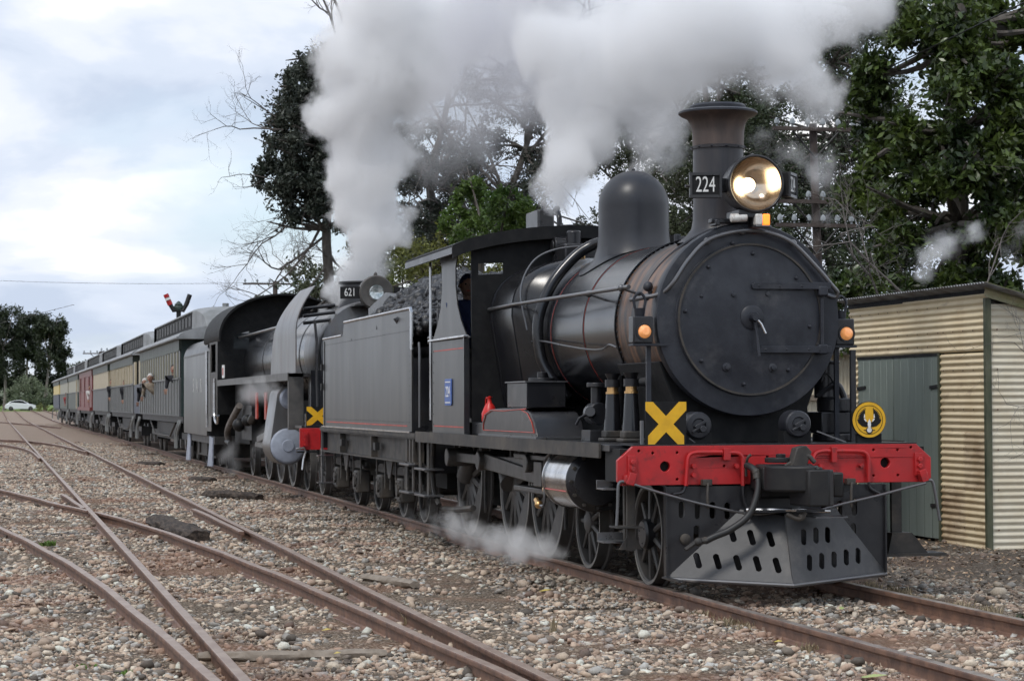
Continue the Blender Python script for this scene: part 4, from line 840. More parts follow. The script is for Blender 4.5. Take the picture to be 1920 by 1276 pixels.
# number boards
def num_board(cpx, x, yawdeg, hw, hh, s, parent, dep=.09, tsz=.19):
    c = aX(*cpx, x); a = R(yawdeg); nrm = np.array([math.cos(a), math.sin(a), 0]); tv = np.array([-math.sin(a), math.cos(a), 0])
    vs = [c+tv*i*hw+nrm*k*dep/2+np.array([0, 0, j*hh]) for i in (-1, 1) for j in (-1, 1) for k in (-1, 1)]
    mb = MB(); mb.add(vs, [(0, 1, 3, 2), (4, 6, 7, 5), (0, 4, 5, 1), (2, 3, 7, 6), (0, 2, 6, 4), (1, 5, 7, 3)]); b = mb.build('number_board', 'matt_black', parent, bevel=.008)
    mb = MB()
    for j in (-1, 1): mb.obox(c+nrm*(dep/2+.004)+[0, 0, j*(hh-.01)], tv, hw, .01, .012)
    for i in (-1, 1): mb.obox(c+nrm*(dep/2+.004)+tv*i*(hw-.01), (0, 0, 1), hh, .01, .012)
    mb.build('frame', 'loco_black', b)
    t = text('lettering', s, 'number_white', b, tsz, c+nrm*(dep/2+.004), (R(90), 0, math.atan2(nrm[1], nrm[0])+math.pi/2), sx=.6); return b
num_board((1322, 348), -.62, -14, .135, .105, '224', L1)
num_board((1476, 348), -.66, 56, .14, .105, '224', L1)
mb = MB(); p = aX(1360, 348, -.62); mb.box(-.66, -.6, p[1]-.06, p[1]+.03, p[2]-.06, p[2]+.06); p = aX(1291, 349, -.62); mb.tube([p+[0, -.03, 0], p+[0, .02, 0]], .014, 6); mb.build('board_bracket', 'loco_black', L1)
# side lamps on the smokebox
for k, (u, v, x) in enumerate(((1210, 621, -.62), (1589, 625, -.75))):
    p = aX(u, v, x); g = MB(); g.box(x-.17, x-.02, p[1]-.1, p[1]+.075, p[2]-.1, p[2]+.13); lm = g.build('marker_lamp', 'loco_black', L1, bevel=.012)
    g = MB(); g.cyl((x-.1, p[1]-.02, p[2]+.12), (x-.1, p[1]-.02, p[2]+.2), .04, .05, 14); g.tube([(x-.1, p[1]-.06, p[2]+.2), (x-.1, p[1]-.07, p[2]+.28), (x-.1, p[1]-.02, p[2]+.33), (x-.1, p[1]+.03, p[2]+.28), (x-.1, p[1]+.02, p[2]+.2)], .012, 6, 5); g.build('lamp_handle', 'smokebox_black', lm)
    g = MB(); g.lathe([(0, .035), (.03, .032), (.052, .012), (.06, -.02)], (x-.01, p[1], p[2]), (1, 0, 0), 28); g.build('lens', 'amber_lens', lm)
    g = MB(); g.lathe([(.062, .0), (.075, .0), (.075, -.03)], (x-.008, p[1], p[2]), (1, 0, 0), 28); g.build('lens_ring', 'loco_black', lm)
    yy = p[1]-.06 if k == 0 else p[1]+.1
    g = MB(); g.box(x-.13, x-.1, p[1]-.02+(.06 if k == 0 else -.06), p[1]+.02+(.06 if k == 0 else -.06), 1.2, p[2]-.1); g.box(x-.16, x-.03, p[1]-.1, p[1]+.2 if k == 0 else p[1]+.1, p[2]-.12, p[2]-.1); g.build('lamp_iron', 'smokebox_black', L1)
g = MB(); a = aX(1598, 660, -.7); g.box(-.72, -.68, a[1]-.02, a[1]+.025, 1.2, a[2]+.02); g.build('lamp_iron', 'loco_black', L1)
# boiler and firebox
mb = MB(); rb = .79
mb.lathe([(rb, 0), (rb, 3.4)], (-5.48, 0, BZ), (1, 0, 0), 96); bl = mb.build('boiler', 'boiler_black', L1)
for x in (-2.1, -3.2, -4.46):
    MB().lathe([(rb, 0), (rb+.009, .002), (rb+.009, .04), (rb, .042)], (x, 0, BZ), (1, 0, 0), 96).build('boiler_band', 'boiler_black', bl)
    if x != -2.1: MB().lathe([(rb+.002, 0), (rb+.003, 0), (rb+.003, .008), (rb+.002, .008)], (x+.05, 0, BZ), (1, 0, 0), 96).build('lining', 'lining_red', bl)
# firebox: square shouldered
def fb_prof(g, hw=1.04, top=3.07, k=0.0):
    o = [(-.78-g, ZF), (-.9-g, 1.6)]; zc_ = 2.45
    for i in range(29):
        a = math.pi*i/28; c, s_ = math.cos(a), math.sin(a); e = 2/2.7
        o.append((-(hw+g)*abs(c)**e*(1 if c > 0 else -1), zc_+(top+g-zc_)*abs(s_)**e))
    return o+[(.9+g, 1.6), (.78+g, ZF)]
mb = MB(); mb.prism(fb_prof(0), 0, -6.12, -5.08); fbx = mb.build('firebox', 'boiler_black', L1, bevel=.02, seg=3, angle=30)
# shoulder easing down to the round barrel
mb = MB(); A_ = fb_prof(0); vs = []
for q in np.linspace(0, 1, 7):
    f = q*q*(3-2*q)
    for (y, z) in A_:
        rr = math.hypot(y, z-BZ); ty, tz = y/rr*rb, BZ+(z-BZ)/rr*rb; vs.append((-5.08+.3*q-.0*f, y*(1-f)+ty*f, z*(1-f)+tz*f))
k = len(A_); mb.add(vs, [(j*k+i, j*k+i+1, (j+1)*k+i+1, (j+1)*k+i) for j in range(6) for i in range(k-1)]); mb.build('throat_plate', 'boiler_black', fbx, nofix=True, angle=60)
for x in (-5.1, -6.05):
    mb = MB(); mb.prism(fb_prof(.007), 0, x, x+.035, [fb_prof(-.03)[::-1]]); mb.build('firebox_band', 'boiler_black', fbx)
# dome
mb = MB(); DX = -4.1
prof = [(.56, 2.93), (.47, 2.97), (.405, 3.03), (.37, 3.12), (.358, 3.25), (.356, 3.5)]+[(.356*math.cos(a), 3.53+.355*math.sin(a)) for a in np.linspace(0, math.pi/2, 16)]
mb.lathe(prof, (DX, 0, 0), (0, 0, 1), 72)
vv = []
for p in mb.v:
    x, y, z = p
    if z < 3.1:
        rr = math.hypot(x-DX, y); base = BZ+math.sqrt(max(0, rb*rb-y*y)); f = max(0, min(1, (3.12-z)/.19)); z = z*(1-f)+(base-.0+.012)*f
    vv.append((x, y, z))
mb.v = vv; dm = mb.build('dome', 'smokebox_black', L1); dm.data.materials[0] = MT['boiler_black'] if False else mat('dome_paint', (.02, .021, .026), .38, c2=(.035, .036, .042), ns=2, rv=.06, spec=.5, bump=.01, bs=6)
MB().lathe([(0, .03), (.018, .02), (.02, 0)], (DX, 0, 3.884), (0, 0, 1), 10).build('dome_stud', 'loco_black', dm)
# small mount beside the dome
MB().cyl((-4.72, .02, 3.0), (-4.72, .02, 3.5), .11, n=28).build('top_feed_drum', 'loco_black', L1, bevel=.01)
for u, v in ((1283, 447), (1270, 443)):
    p = aY(u, v, 0); MB().cyl((p[0], 0, 3.02), (p[0], 0, p[2]+.02), .035, n=10).build('clack_valve', 'smokebox_black', L1, bevel=.008)
# handrail, conduit and the big steam pipe
def yb(z, r=rb+.05):    # y on the near side at height z outside the boiler
    return -math.sqrt(max(0, r*r-(z-BZ)**2))
hr0, hr1 = aY(905, 610, -.9), aY(1172, 569, -.9)
MB().tube([(hr0[0]-.6, -1.0, 2.56), (-4.9, -1.08, 2.56), (hr1[0]+.05, -.88, 2.56)], .02, 10).build('boiler_handrail', 'hand_rail', L1)
for u in (988, 1104, 1165):
    p = aY(u, 590, -.9); mb = MB(); mb.ball((p[0], -.9, 2.56), .035, 10, 8); mb.cyl((p[0], -.9, 2.56), (p[0], -.72, 2.5), .014, n=8); mb.build('handrail_knob', 'hand_rail', L1)
P = [aY(u, v, -.86) for u, v in ((908, 656), (945, 655), (985, 642), (1015, 639), (1060, 648), (1105, 655), (1130, 654), (1142, 646), (1156, 651))]
MB().tube(P, .009, 6, 5).build('conduit', 'hand_rail', L1)
P = [aY(905, 590, -.88), aY(903, 625, -.88), aY(908, 655, -.88)]; MB().tube(P, .007, 6, 4).build('conduit', 'hand_rail', L1)
P = [(-4.35, -.1, 3.12), (-4.75, -.12, 3.16), (-5.0, -.2, 3.2), (-5.15, -.35, 3.14), (-5.2, -.55, 2.98), (-5.2, yb(2.8, .87), 2.8), (-5.2, yb(2.45, .87), 2.45), (-5.2, yb(2.1, .87), 2.1), (-5.18, yb(1.85, .87), 1.85), (-5.1, -.68, 1.66)]
P = [aX(1112, 470, -4.6), aX(1085, 472, -4.8), aX(1062, 477, -4.95), aX(1042, 494, -5.02)]
P = [(-4.35, -.12, 3.16), (-4.55, -.15, 3.2), (-4.68, -.28, 3.17), (-4.7, -.48, 3.03)]+[(-4.68, yb(2.75, .87), 2.75), (-4.66, yb(2.4, .87), 2.4), (-4.64, yb(2.05, .87), 2.05), (-4.6, yb(1.85, .87), 1.85), (-4.5, -.6, 1.6)]
MB().tube(P, .058, 16, 8).build('steam_pipe', 'boiler_black', L1)
P = [(-4.95, -.05, 3.14), (-4.98, -.25, 3.18), (-4.98, -.6, 3.14), (-4.95, -.85, 3.0), (-4.92, -.98, 2.7), (-4.85, -.93, 2.3)]
MB().tube(P, .011, 8, 6).build('small_pipe', 'hand_rail', L1)
# firebox top fittings
def fy0(u, v, y=-.1): return aY(u, v, y)
mb = MB(); a, b = fy0(1001, 432), fy0(1024, 392); mb.box(a[0], b[0], -.2, .0, 3.0, b[2]); c = fy0(1016, 378); mb.cyl((c[0], -.08, 3.5), (c[0], -.08, c[2]), .05, .025, 12); mb.build('safety_valve', 'loco_black', L1, bevel=.03)
mb = MB(); mb.tube([fy0(1049, 450), fy0(1049, 420), fy0(1048, 405), fy0(1043, 393), fy0(1045, 391)], [.035, .032, .03, .034, .034], 12, 4); mb.ball(fy0(1043, 393), .04); mb.build('whistle_pipe', 'loco_black', L1)
c = fy0(1064, 432); mb = MB(); mb.cyl((c[0], -.1, 3.05), (c[0], -.1, c[2]), .06, n=16); mb.cyl((c[0], -.1, c[2]-.02), (c[0], -.1, c[2]+.06), .085, n=16); mb.build('safety_valve', 'loco_black', L1, bevel=.01)
c = fy0(1054, 462, -.25); mb = MB(); mb.cyl(c+[0, -.1, 0], c+[0, .15, 0], .11, n=20); mb.cyl(c+[.0, -.12, 0], c+[0, -.1, 0], .07, n=16); mb.tube([c, c+[.25, .1, -.02], c+[.4, .1, -.03]], .035, 10); mb.cyl(c+[0, 0, -.3], c, .06, n=12); mb.build('turret_valve', 'loco_black', L1, bevel=.01)
mb = MB(); mb.tube([fy0(1000, 498, -.3), fy0(1000, 478, -.3), fy0(1008, 462, -.3), fy0(1022, 458, -.3)], .015, 8, 5); mb.build('small_pipe', 'hand_rail', L1)
mb = MB(); mb.box(-6.05, -5.5, -.35, .3, 3.03, 3.25); mb.cyl((-5.7, -.2, 3.1), (-5.7, -.2, 3.4), .08, n=14); mb.build('steam_manifold', 'loco_black', L1, bevel=.02)
c = aY(1087, 492, -.3); MB().box(c[0]-.05, c[0]+.04, -.35, -.25, c[2]-.08, c[2]+.08).build('handrail_knob', 'brass', L1, bevel=.01)
# splasher / sand box on footplate
Ps = [aY(u, v, -1.27) for u, v in ((903, 814), (903, 795), (908, 776), (920, 767), (940, 765), (992, 764))]
x0, xe = Ps[0][0], -3.05
poly = [(p[0], max(p[2], 1.2)) for p in Ps]+[(-3.6, 1.49), (-3.35, 1.45), (-3.18, 1.36), (-3.08, 1.21)]
spl = MB().prism(poly, 1, -1.27, -.8).build('splasher', 'loco_black', L1, bevel=.02, seg=3)
def inset(poly, d):
    c = np.mean(poly, 0); return [tuple(c+(np.array(p)-c)*(1-d/np.linalg.norm(np.array(p)-c))) for p in poly]
pin_ = [(p[0], max(p[1], 1.25)) for p in poly]
mb = MB(); q = inset(pin_, .1); mb.tube([(a, -1.274, b) for a, b in q]+[(q[0][0], -1.274, q[0][1])], .005, 4); mb.build('lining', 'lining_red', spl)
mb = MB(); mb.box(x0-.03, xe+.05, -1.3, -.8, 1.203, 1.225); mb.build('plinth', 'hand_rail', spl)
MB().box(*sorted((aY(884, 790, -1.2)[0], x0)), -1.24, -1.0, 1.205, 1.34).build('tool_box', 'loco_black', L1, bevel=.008)
bx = MB().box(-4.95, -4.1, -1.12, -.72, 1.5, 1.75).build('reverser_box', 'loco_black', L1, bevel=.006)
MB().box(-4.97, -4.08, -1.14, -.7, 1.752, 1.765).build('lid', 'hand_rail', bx)
mb = MB(); mb.cyl((-4.55, -.85, 1.76), (-4.55, -.85, 1.8), .14, n=20); mb.cyl((-4.55, -.85, 1.8), (-4.55, -.85, 1.86), .05, n=12); mb.build('pipe_flange', 'loco_black', L1, bevel=.006)
for x in (-7.3, -5.9):
    pass
# lubricator columns
for k, (u, vt, vb, x) in enumerate(((1149, 700, 826, -1.75), (1184, 698, 826, -1.4))):
    p = aX(u, vb, x); t = aX(u, vt, x); y = p[1]; h = t[2]-1.2
    mb = MB(); mb.lathe([(.085, .06), (.075, .3*h), (.058, .70*h)], (x, y, 1.2), (0, 0, 1), 20); cm = mb.build('air_pump_column', 'boiler_black', L1)
    MB().lathe([(.05, 0), (.05, .055)], (x, y, 1.2+.73*h), (0, 0, 1), 18, True).build('brass_band', 'brass', cm)
    MB().lathe([(.062, 0), (.062, .02)], (x, y, 1.2+.70*h), (0, 0, 1), 18, True).build('brass_band', 'brass', cm)
    mb = MB(); mb.lathe([(.068, 0), (.068, .11*h)], (x, y, 1.2+.8*h), (0, 0, 1), 16, True); mb.lathe([(.045, .91*h), (.07, h), (.06, h)], (x, y, 1.2), (0, 0, 1), 16, True); mb.build('column_cap', 'loco_black', cm)
    mb = MB(); mb.box(x-.11, x+.11, y-.11, y+.11, 1.2, 1.235); mb.box(x-.085, x+.085, y-.085, y+.085, 1.235, 1.3); mb.build('column_base', 'frame_grime', cm, bevel=.012)
    if k: mb = MB(); mb.tube([(x, y, 1.2+.86*h), (x, y+.16, 1.2+.87*h)], [.035, .04], 12); mb.cyl((x, y+.15, 1.2+.87*h), (x, y+.19, 1.2+.87*h), .048, n=14); mb.build('outlet', 'hand_rail', cm)
# air compressor clutter between splasher and columns
p = aX(1118, 775, -2.1); mb = MB(); mb.cyl(p+[-.1, 0, 0], p+[.12, 0, 0], .1, n=18); mb.cyl(p+[0, 0, .06], p+[0, 0, .26], .05, n=12); mb.cyl(p+[0, 0, .24], p+[0, 0, .28], .09, n=12); mb.cyl(p+[.1, -.08, 0], p+[.16, -.1, .02], .05, n=10); mb.box(p[0]-.15, p[0]+.15, p[1]-.1, p[1]+.1, 1.2, 1.3); mb.tube([p+[.1, -.1, 0], p+[.15, -.2, -.04], p+[.12, -.22, -.1]], .014, 6); mb.cyl(p+[0, .2, -.1], p+[0, .2, .35], .06, n=12); mb.build('feed_pump', 'loco_black', L1, bevel=.006)
# sundry gear on the deck
for u, v, x in ((1309, 797, -.22), (1496, 794, -.2)):
    p = aX(u, v, x); c = MB(); c.lathe([(0, .02), (.05, .018), (.06, .03), (.1, .025), (.112, .01), (.115, -.16), (0, -.16)], p, (1, 0, 0), 36); d0 = c.build('sand_pipe_cap', 'dome_paint', L1)
    c = MB(); c.obox(p+[.03, 0.01, .01], (0, .9, .5), .055, .012, .012); c.obox(p+[.03, -.02, -.03], (0, .8, .5), .05, .01, .01); c.cyl(p+[.02, .03, -.03], p+[.05, .03, -.03], .028, n=14); c.build('casting_rib', 'dome_paint', d0, bevel=.004)
    MB().box(p[0]-.15, p[0]-.01, p[1]-.12, p[1]+.12, 1.2, p[2]-.06).build('saddle_foot', 'matt_black', L1)
mb = MB(); a = aX(1560, 770, -1.2)
mb.cyl((-1.1, a[1]+.05, 1.2), (-1.1, a[1]+.05, 1.27), .26, n=24); mb.box(-1.5, -.95, a[1]-.2, a[1]+.3, 1.27, 1.46); mb.cyl((-1.1, a[1]-.0, 1.46), (-1.1, a[1]-.0, 1.58), .17, n=24); mb.cyl((-1.1, a[1]-.1, 1.58), (-1.1, a[1]-.1, 1.9), .1, n=20); mb.cyl((-1.1, a[1]-.1, 1.88), (-1.1, a[1]-.1, 1.91), .13, n=20); mb.build('air_pump', 'loco_black', L1, bevel=.012)
mb = MB(); mb.tube([(-1.05, a[1]-.2, 1.6), (-1, a[1]-.05, 1.7), (-1, a[1]+.02, 1.62), (-1, a[1]+.05, 1.5)], .03, 10, 5); mb.tube([aX(1540, 715, -1), aX(1548, 700, -1), aX(1562, 714, -1), aX(1560, 728, -1)], .008, 6, 5); mb.build('pump_pipe', 'loco_black', L1)
a, b = aX(1532, 808, -.15), aX(1585, 828, -.1); MB().obox((a+b)/2, b-a, .13, .02, .006).build('stay_bar', 'hand_rail', L1)
a, b = aX(1292, 822, -.1), aX(1303, 830, -.08); MB().tube([a, b], .01, 6).build('stay_bar', 'loco_black', L1)
# cross board and emblem
a, b = aX(1210, 753, -.1), aX(1287, 832, -.1); cbd = MB().box(-.12, -.1, a[1], b[1], b[2]-.0, a[2]).build('warning_board', 'matt_black', L1, bevel=.002)
W_, H_ = b[1]-a[1], a[2]-b[2]; t = .3
for k in (0, 1):
    po = [(0, 0), (t*.62, 0), (1, 1-t*.62) if False else (1, .72), (1, 1), (.72, 1), (0, .28)] 
    po = [(0.06, 0), (.22, 0), (1, .8), (1, 1), (.82, 1), (.06, .2)]
    if k: po = [(1-x, y) for x, y in po]
    MB().prism([(a[1]+x*W_, b[2]+y*H_) for x, y in po], 0, -.0985+.001*k, -.096+.001*k).build('yellow_cross', 'yellow', cbd, smooth=False)
c = aX(1206, 780, -.12); MB().box(-.16, -.13, a[1]-.03, a[1]-.005, 1.2, 1.4).build('board_bracket', 'hand_rail', cbd)
ec = aX(1629.5, 786.5, -.1); er = .148
em = MB().cyl((-.125, ec[1], ec[2]), (-.1, ec[1], ec[2]), er+.004, n=48).build('emblem_disc', 'matt_black', L1)
def disc(r0, r1, x, mt):
    mb = MB(); mb.prism(circ(ec[1], ec[2], r1, 48), 0, x, x+.002, [circ(ec[1], ec[2], r0, 48)] if r0 else ()); return mb.build('emblem_ring' if r0 else 'emblem_face', mt, em, smooth=False)
disc(0, er, -.0995, 'yellow'); disc(er*.80, er*.825, -.097, 'matt_black')
def epoly(P, mt, nm, x=-.0965, mir=True):
    for s in ((1, -1) if mir else (1,)):
        MB().prism([(ec[1]+s*px*er, ec[2]+py*er) for px, py in P], 0, x, x+.0015).build(nm, mt, em, smooth=False)
wing = [(.28, .0), (.2, -.1), (.06, -.16), (.08, -.38), (.2, -.42), (.45, -.36), (.66, -.18), (.72, .03)]
outer = []
for i in range(9):
    a_ = R(2+i*8.2); ro = .74; outer.append((math.cos(a_)*ro*1.0, math.sin(a_)*ro)); a2 = R(6+i*8.2); outer.append((math.cos(a2)*.60, math.sin(a2)*.60))
wing = wing[:7]+outer+[(.24, .62), (.26, .3)]
epoly(wing, 'matt_black', 'emblem_wing'); epoly([(.3, .34), (.34, .12), (.26, .1), (.27, .3)], 'white', 'emblem_patch', -.0948); epoly([(.34, .04), (.2, -.12), (.16, -.06), (.28, .08)], 'white', 'emblem_patch', -.0948)
epoly([(.0, .05), (.09, -.12), (.1, -.3), (.05, -.5), (0, -.56), (-.05, -.5), (-.1, -.3), (-.09, -.12)], 'white', 'emblem_body', -.0945, False); epoly(circ(0, -.6, .2, 16), 'matt_black', 'emblem_base', -.0955, False); epoly(circ(0, -.58, .15, 14), 'clear_lens', 'emblem_base', -.0940, False)
epoly([(.18, -.56), (.34, -.56), (.34, -.6), (.18, -.6)], 'matt_black', 'emblem_twig', -.0948)
MB().box(-.16, -.12, ec[1]-.1, ec[1]+.12, 1.2, 1.28).build('emblem_bracket', 'matt_black', em)
# cab
ya = -1.30
def py(px, y=ya): return [(aY(u, v, y)[0], aY(u, v, y)[2]) for u, v in px]
low = [(-8.0, 1.205), (-6.12, 1.205), (-6.12, 2.26), (-8.0, 2.26)]
for s in (-1, 1):
    cs = MB().prism(low, 1, s*1.285, s*1.30).build('cab_side', 'tender_grey', L1, bevel=.003)
    MB().box(-8.05, -6.05, s*1.315-.03, s*1.315+.03, 2.26, 2.285).build('cab_sill', 'bright_steel', cs, bevel=.005)
    if s < 0:
        for z in (1.275, 2.14): MB().box(-7.9, -6.22, -1.3035, -1.3005, z, z+.014).build('lining', 'lining_red', cs)
        mb = MB(); mb.rivets([((x, -1.3, z), (0, -1, 0)) for z in np.arange(1.3, 2.25, .12) for x in (-7.93,)], .01, .008); mb.build('rivets', 'loco_black', cs)['kind'] = 'stuff'
    up = py([(882, 631), (874, 628), (864, 600), (857, 570), (854, 535), (854, 500), (858, 474), (823, 483), (828, 500), (829, 540), (826, 580), (820, 610), (812, 636), (812, 642), (878, 634)])
    MB().prism(up, 1, s*1.285, s*1.30).build('cab_pillar', 'tender_grey', L1, bevel=.003)
    MB().box(-6.14, -6.10, s*1.3-.03, s*1.3+.03, 1.21, 2.26).build('cab_edge', 'loco_black', L1)
nc = aY(842, 735, -1.3)
npl = MB().prism([(nc[0]+x, nc[2]+z) for x, z in ((-.16, -.15), (.16, -.15), (.18, -.13), (.18, .13), (.16, .15), (-.16, .15), (-.18, .13), (-.18, -.13))], 1, -1.302, -1.315).build('number_plate', 'plate_blue', L1, bevel=.004)
text('lettering', '224', 'white', npl, .17, (nc[0], -1.317, nc[2]), (R(90), 0, 0), .9)
mb = MB(); 
for j in (-1, 1): mb.box(nc[0]-.14, nc[0]+.14, -1.318, -1.314, nc[2]+j*.115-.006, nc[2]+j*.115+.006)
mb.build('plate_border', 'white', npl)
XC = -6.12
def px_(px, x=XC): return [(aX(u, v, x)[1], aX(u, v, x)[2]) for u, v in px]
w1 = px_([(859, 495), (884, 493), (884, 577), (859, 577)]); w2 = px_([(897, 494), (944, 492), (944, 513), (897, 515)])
hw = [w2, [(-y, z) for y, z in w2]]
fp = [(-1.24, 1.21), (1.24, 1.21), (1.24, 3.2), (.9, 3.34), (0, 3.4), (-.9, 3.34), (-1.24, 3.2)]
MB().prism(fp, 0, XC-.03, XC, hw).build('cab_front', 'matt_black', L1)  # black paint, darkened further to hold the shade under the cab roof
mb = MB(); 
for k in range(13):
    pass
ro = []; n = 20
for i in range(n+1):
    y = -1.47+2.94*i/n; ro.append((y, 3.22+.235*(1-(y/1.47)**2)**.8 if abs(y) < 1.47 else 3.22))
rt = [(y, z+.03) for y, z in ro]
MB().prism(ro[::-1]+rt, 0, -8.75, -6.0).build('cab_roof', 'matt_black', L1, angle=60)
MB().prism(ro[::-1]+[(y, z+.035) for y, z in ro][:0]+[(y, z-.11) for y, z in ro], 0, -6.03, -5.99).build('roof_edge', 'matt_black', L1)
for s in (-1, 1): MB().box(-8.75, -6.0, s*1.47-.012, s*1.47+.012, 3.155, 3.225).build('roof_gutter', 'loco_black', L1)
for s in (-1, 1): MB().tube([(-8.1, s*1.3, 1.35), (-8.1, s*1.3, 2.3), (-8.1, s*1.3, 3.2)], .016, 8).build('cab_handrail', 'bright_steel', L1)
MB().tube([aY(806, 634, -1.25), aY(812, 632, -1.25), aY(806, 642, -1.25)], .03, 8).build('water_valve', 'hand_rail', L1)
MB().box(-8.0, -6.15, -1.27, 1.27, 1.2, 1.23).build('cab_floor', 'dark', L1)
mb = MB(); mb.box(-8.1, -7.9, -.5, .5, 1.2, 1.9); mb.build('fire_door', 'dark', L1)
# cab steps
for x0_ in (-8.35,):
    mb = MB(); mb.box(x0_, x0_+.12, -1.3, -1.28, .42, 1.15); mb.box(x0_-.5, x0_-.4, -1.3, -1.28, .42, 1.1); mb.build('step_hanger', 'frame_grime', L1)
    for z in (.75, .44): MB().box(x0_-.5, x0_+.14, -1.36, -1.12, z, z+.025).build('step', 'hand_rail', L1, bevel=.004)
mb = MB(); mb.tube([(-8.4, -1.2, 1.1), (-8.5, -1.2, .8), (-8.4, -1.2, .5), (-8.1, -1.2, .35)], .03, 8, 5); mb.tube([(-8.3, -1.1, .3), (-7.6, -1.1, .32), (-6.7, -1.1, .38)], .035, 8, 3); mb.build('injector_pipe', 'frame_grime', L1)

# oil can on the footplate
p = aY(906, 795, -1.22)
oc = thing('oil_can', (p[0], -1.22, 1.34), 'small red oil can standing on the footplate beside the splasher', 'oil can')
MB().lathe([(.075, 0), (.085, .02), (.085, .1), (.05, .18), (.025, .21), (.02, .25), (.03, .27), (0, .28)], (p[0], -1.15, 1.34), (0, 0, 1), 20).build('can_body', 'can_red', oc)
MB().tube([(p[0], -1.15, 1.58), (p[0]-.06, -1.17, 1.6), (p[0]-.1, -1.17, 1.5)], .01, 6, 3).build('can_handle', 'can_red', oc)
# ------------------------------------------------------------------ tender of the front engine
T1 = thing('tender', (-13, 0, 0), 'dull grey tender heaped with coal behind the front locomotive', 'tender')
prof = [(-9.3, 1.18), (-9.3, 2.66), (-9.36, 2.7), (-14.55, 2.715), (-14.62, 2.7), (-14.7, 2.56), (-14.78, 2.53), (-16.65, 2.53), (-16.65, 1.18)]
for s in (-1, 1):
    ts = MB().prism(prof, 1, s*1.28, s*1.3).build('tank_side', 'tender_grey', T1, bevel=.003)
    MB().tube([(-9.3, s*1.3, 2.2), (-9.3, s*1.3, 2.66), (-9.36, s*1.3, 2.71), (-14.55, s*1.3, 2.725)], .022, 8).build('coping', 'hand_rail' if s > 0 else 'bright_steel', ts)
    MB().tube([(-14.8, s*1.3, 2.54), (-16.65, s*1.3, 2.54)], .018, 8).build('coping', 'bright_steel', ts)
    if s < 0:
        MB().box(-16.3, -9.6, -1.304, -1.3015, 1.255, 1.272).build('lining', 'lining_red', ts)
        MB().box(-16.65, -9.3, -1.33, -1.3, 1.18, 1.2).build('bottom_angle', 'bright_steel', ts)
        mb = MB(); mb.rivets([((x, -1.3, z), (0, -1, 0)) for z in (1.31, 2.44) for x in np.arange(-16.5, -9.4, .09)], .009, .005); mb.rivets([((x, -1.3, z), (0, -1, 0)) for x in (-9.42, -16.5) for z in np.arange(1.31, 2.5, .09)], .009, .005); mb.build('rivets', 'tender_grey', ts, nofix=True)['kind'] = 'stuff'
        for x in (-16.6,): MB().box(x, x+.1, -1.31, -1.301, 1.2, 2.5).build('corner_strip', 'tender_grey', ts)
MB().box(-16.65, -16.6, -1.28, 1.28, 1.18, 2.5).build('tank_end', 'loco_black', T1)
MB().box(-9.34, -9.3, -1.28, 1.28, 1.18, 2.1).build('tank_front', 'loco_black', T1)
MB().box(-16.6, -9.35, -1.27, 1.27, 1.9, 2.1).build('tank_top', 'loco_black', T1)
cp = [(-1.27, 2.1), (-1.2, 2.6), (-.8, 2.9), (-.3, 3.05), (.3, 3.05), (.8, 2.9), (1.2, 2.6), (1.27, 2.1)]
MB().prism(cp, 0, -15.1, -15.05).build('coal_plate', 'loco_black', T1)
for s in (-1, 1):
    MB().prism([(-15.05, 2.6), (-15.05, 2.95), (-13.6, 3.12), (-12.6, 3.05), (-12.6, 2.6)], 1, s*.85-.01, s*.85+.01).build('coal_rail', 'loco_black', T1)
MB().box(-16.9, -9.0, -1.32, 1.32, 1.13, 1.18).build('floor_plate', 'frame_grime', T1)
for s in (-1, 1):
    fr = MB().box(-16.8, -9.1, s*1.2-.015, s*1.2+.015, .8, 1.13).build('sole_bar', 'frame_grime', T1)
    mb = MB(); mb.box(-16.8, -9.1, s*1.2, s*1.3, 1.105, 1.13); mb.box(-16.8, -9.1, s*1.2, s*1.3, .8, .82)
    for x in (-15.1, -12.35, -9.5): mb.box(x, x+.1, s*1.2, s*1.3, .82, 1.1)
    mb.build('flange', 'frame_grime', fr)
    for x in (-14.9, -12.0): MB().box(x, x+.18, s*1.29-.03, s*1.29+.03, .92, 1.02).build('lifting_lug', 'iron_dark', fr)
MB().box(-16.8, -9.1, -.9, .9, .5, 1.13).build('underframe', 'dark', T1)
MB().box(-9.25, -8.8, -1.15, 1.15, .7, 1.15).build('drag_box', 'loco_black', T1)
AX = [-10.75, -12.25, -14.2, -16.05]
for x in AX:
    for s in (-1, 1):
        w_ = wheel(T1, x, s*.86, .43, side=s, spokes=9, hub=.1, tw=.12)
    half_axle(T1, x, .43)
    for s in (-1, 1):
        ab = MB().box(x-.16, x+.16, s*1.2, s*1.0, .26, .58).build('axlebox', 'frame_grime', T1, bevel=.025)
        mb = MB(); 
        for z in (.31, .38, .45, .52): mb.box(x-.14, x+.14, s*1.205, s*1.215, z, z+.03)
        mb.cyl((x, s*1.2, .42), (x, s*1.23, .42), .08, n=14); mb.build('axlebox_cover', 'frame_grime', ab)
for xa, xb in ((AX[0], AX[1]), (AX[2], AX[3])):
    c = (xa+xb)/2
    for s in (-1, 1):
        mb = MB(); mb.box(xb-.4, xa+.4, s*1.08-.03, s*1.08+.03, .6, .7)
        for x in (xa, xb):
            for k in range(7): h = .5-.055*k; mb.box(x-h, x+h, s*1.12-.04, s*1.12+.04, .615+.016*k, .629+.016*k)
        for x in (xa-.35, xa+.3, xb-.3, xb+.35, c): mb.box(x-.02, x+.02, s*1.16, s*1.18, .4, .85); 
        mb.prism([(c-.3, .85), (c+.3, .85), (c+.08, .55), (c-.08, .55)], 1, s*1.17, s*1.19)
        mb.build('bogie_frame', 'frame_grime', T1, bevel=.004)
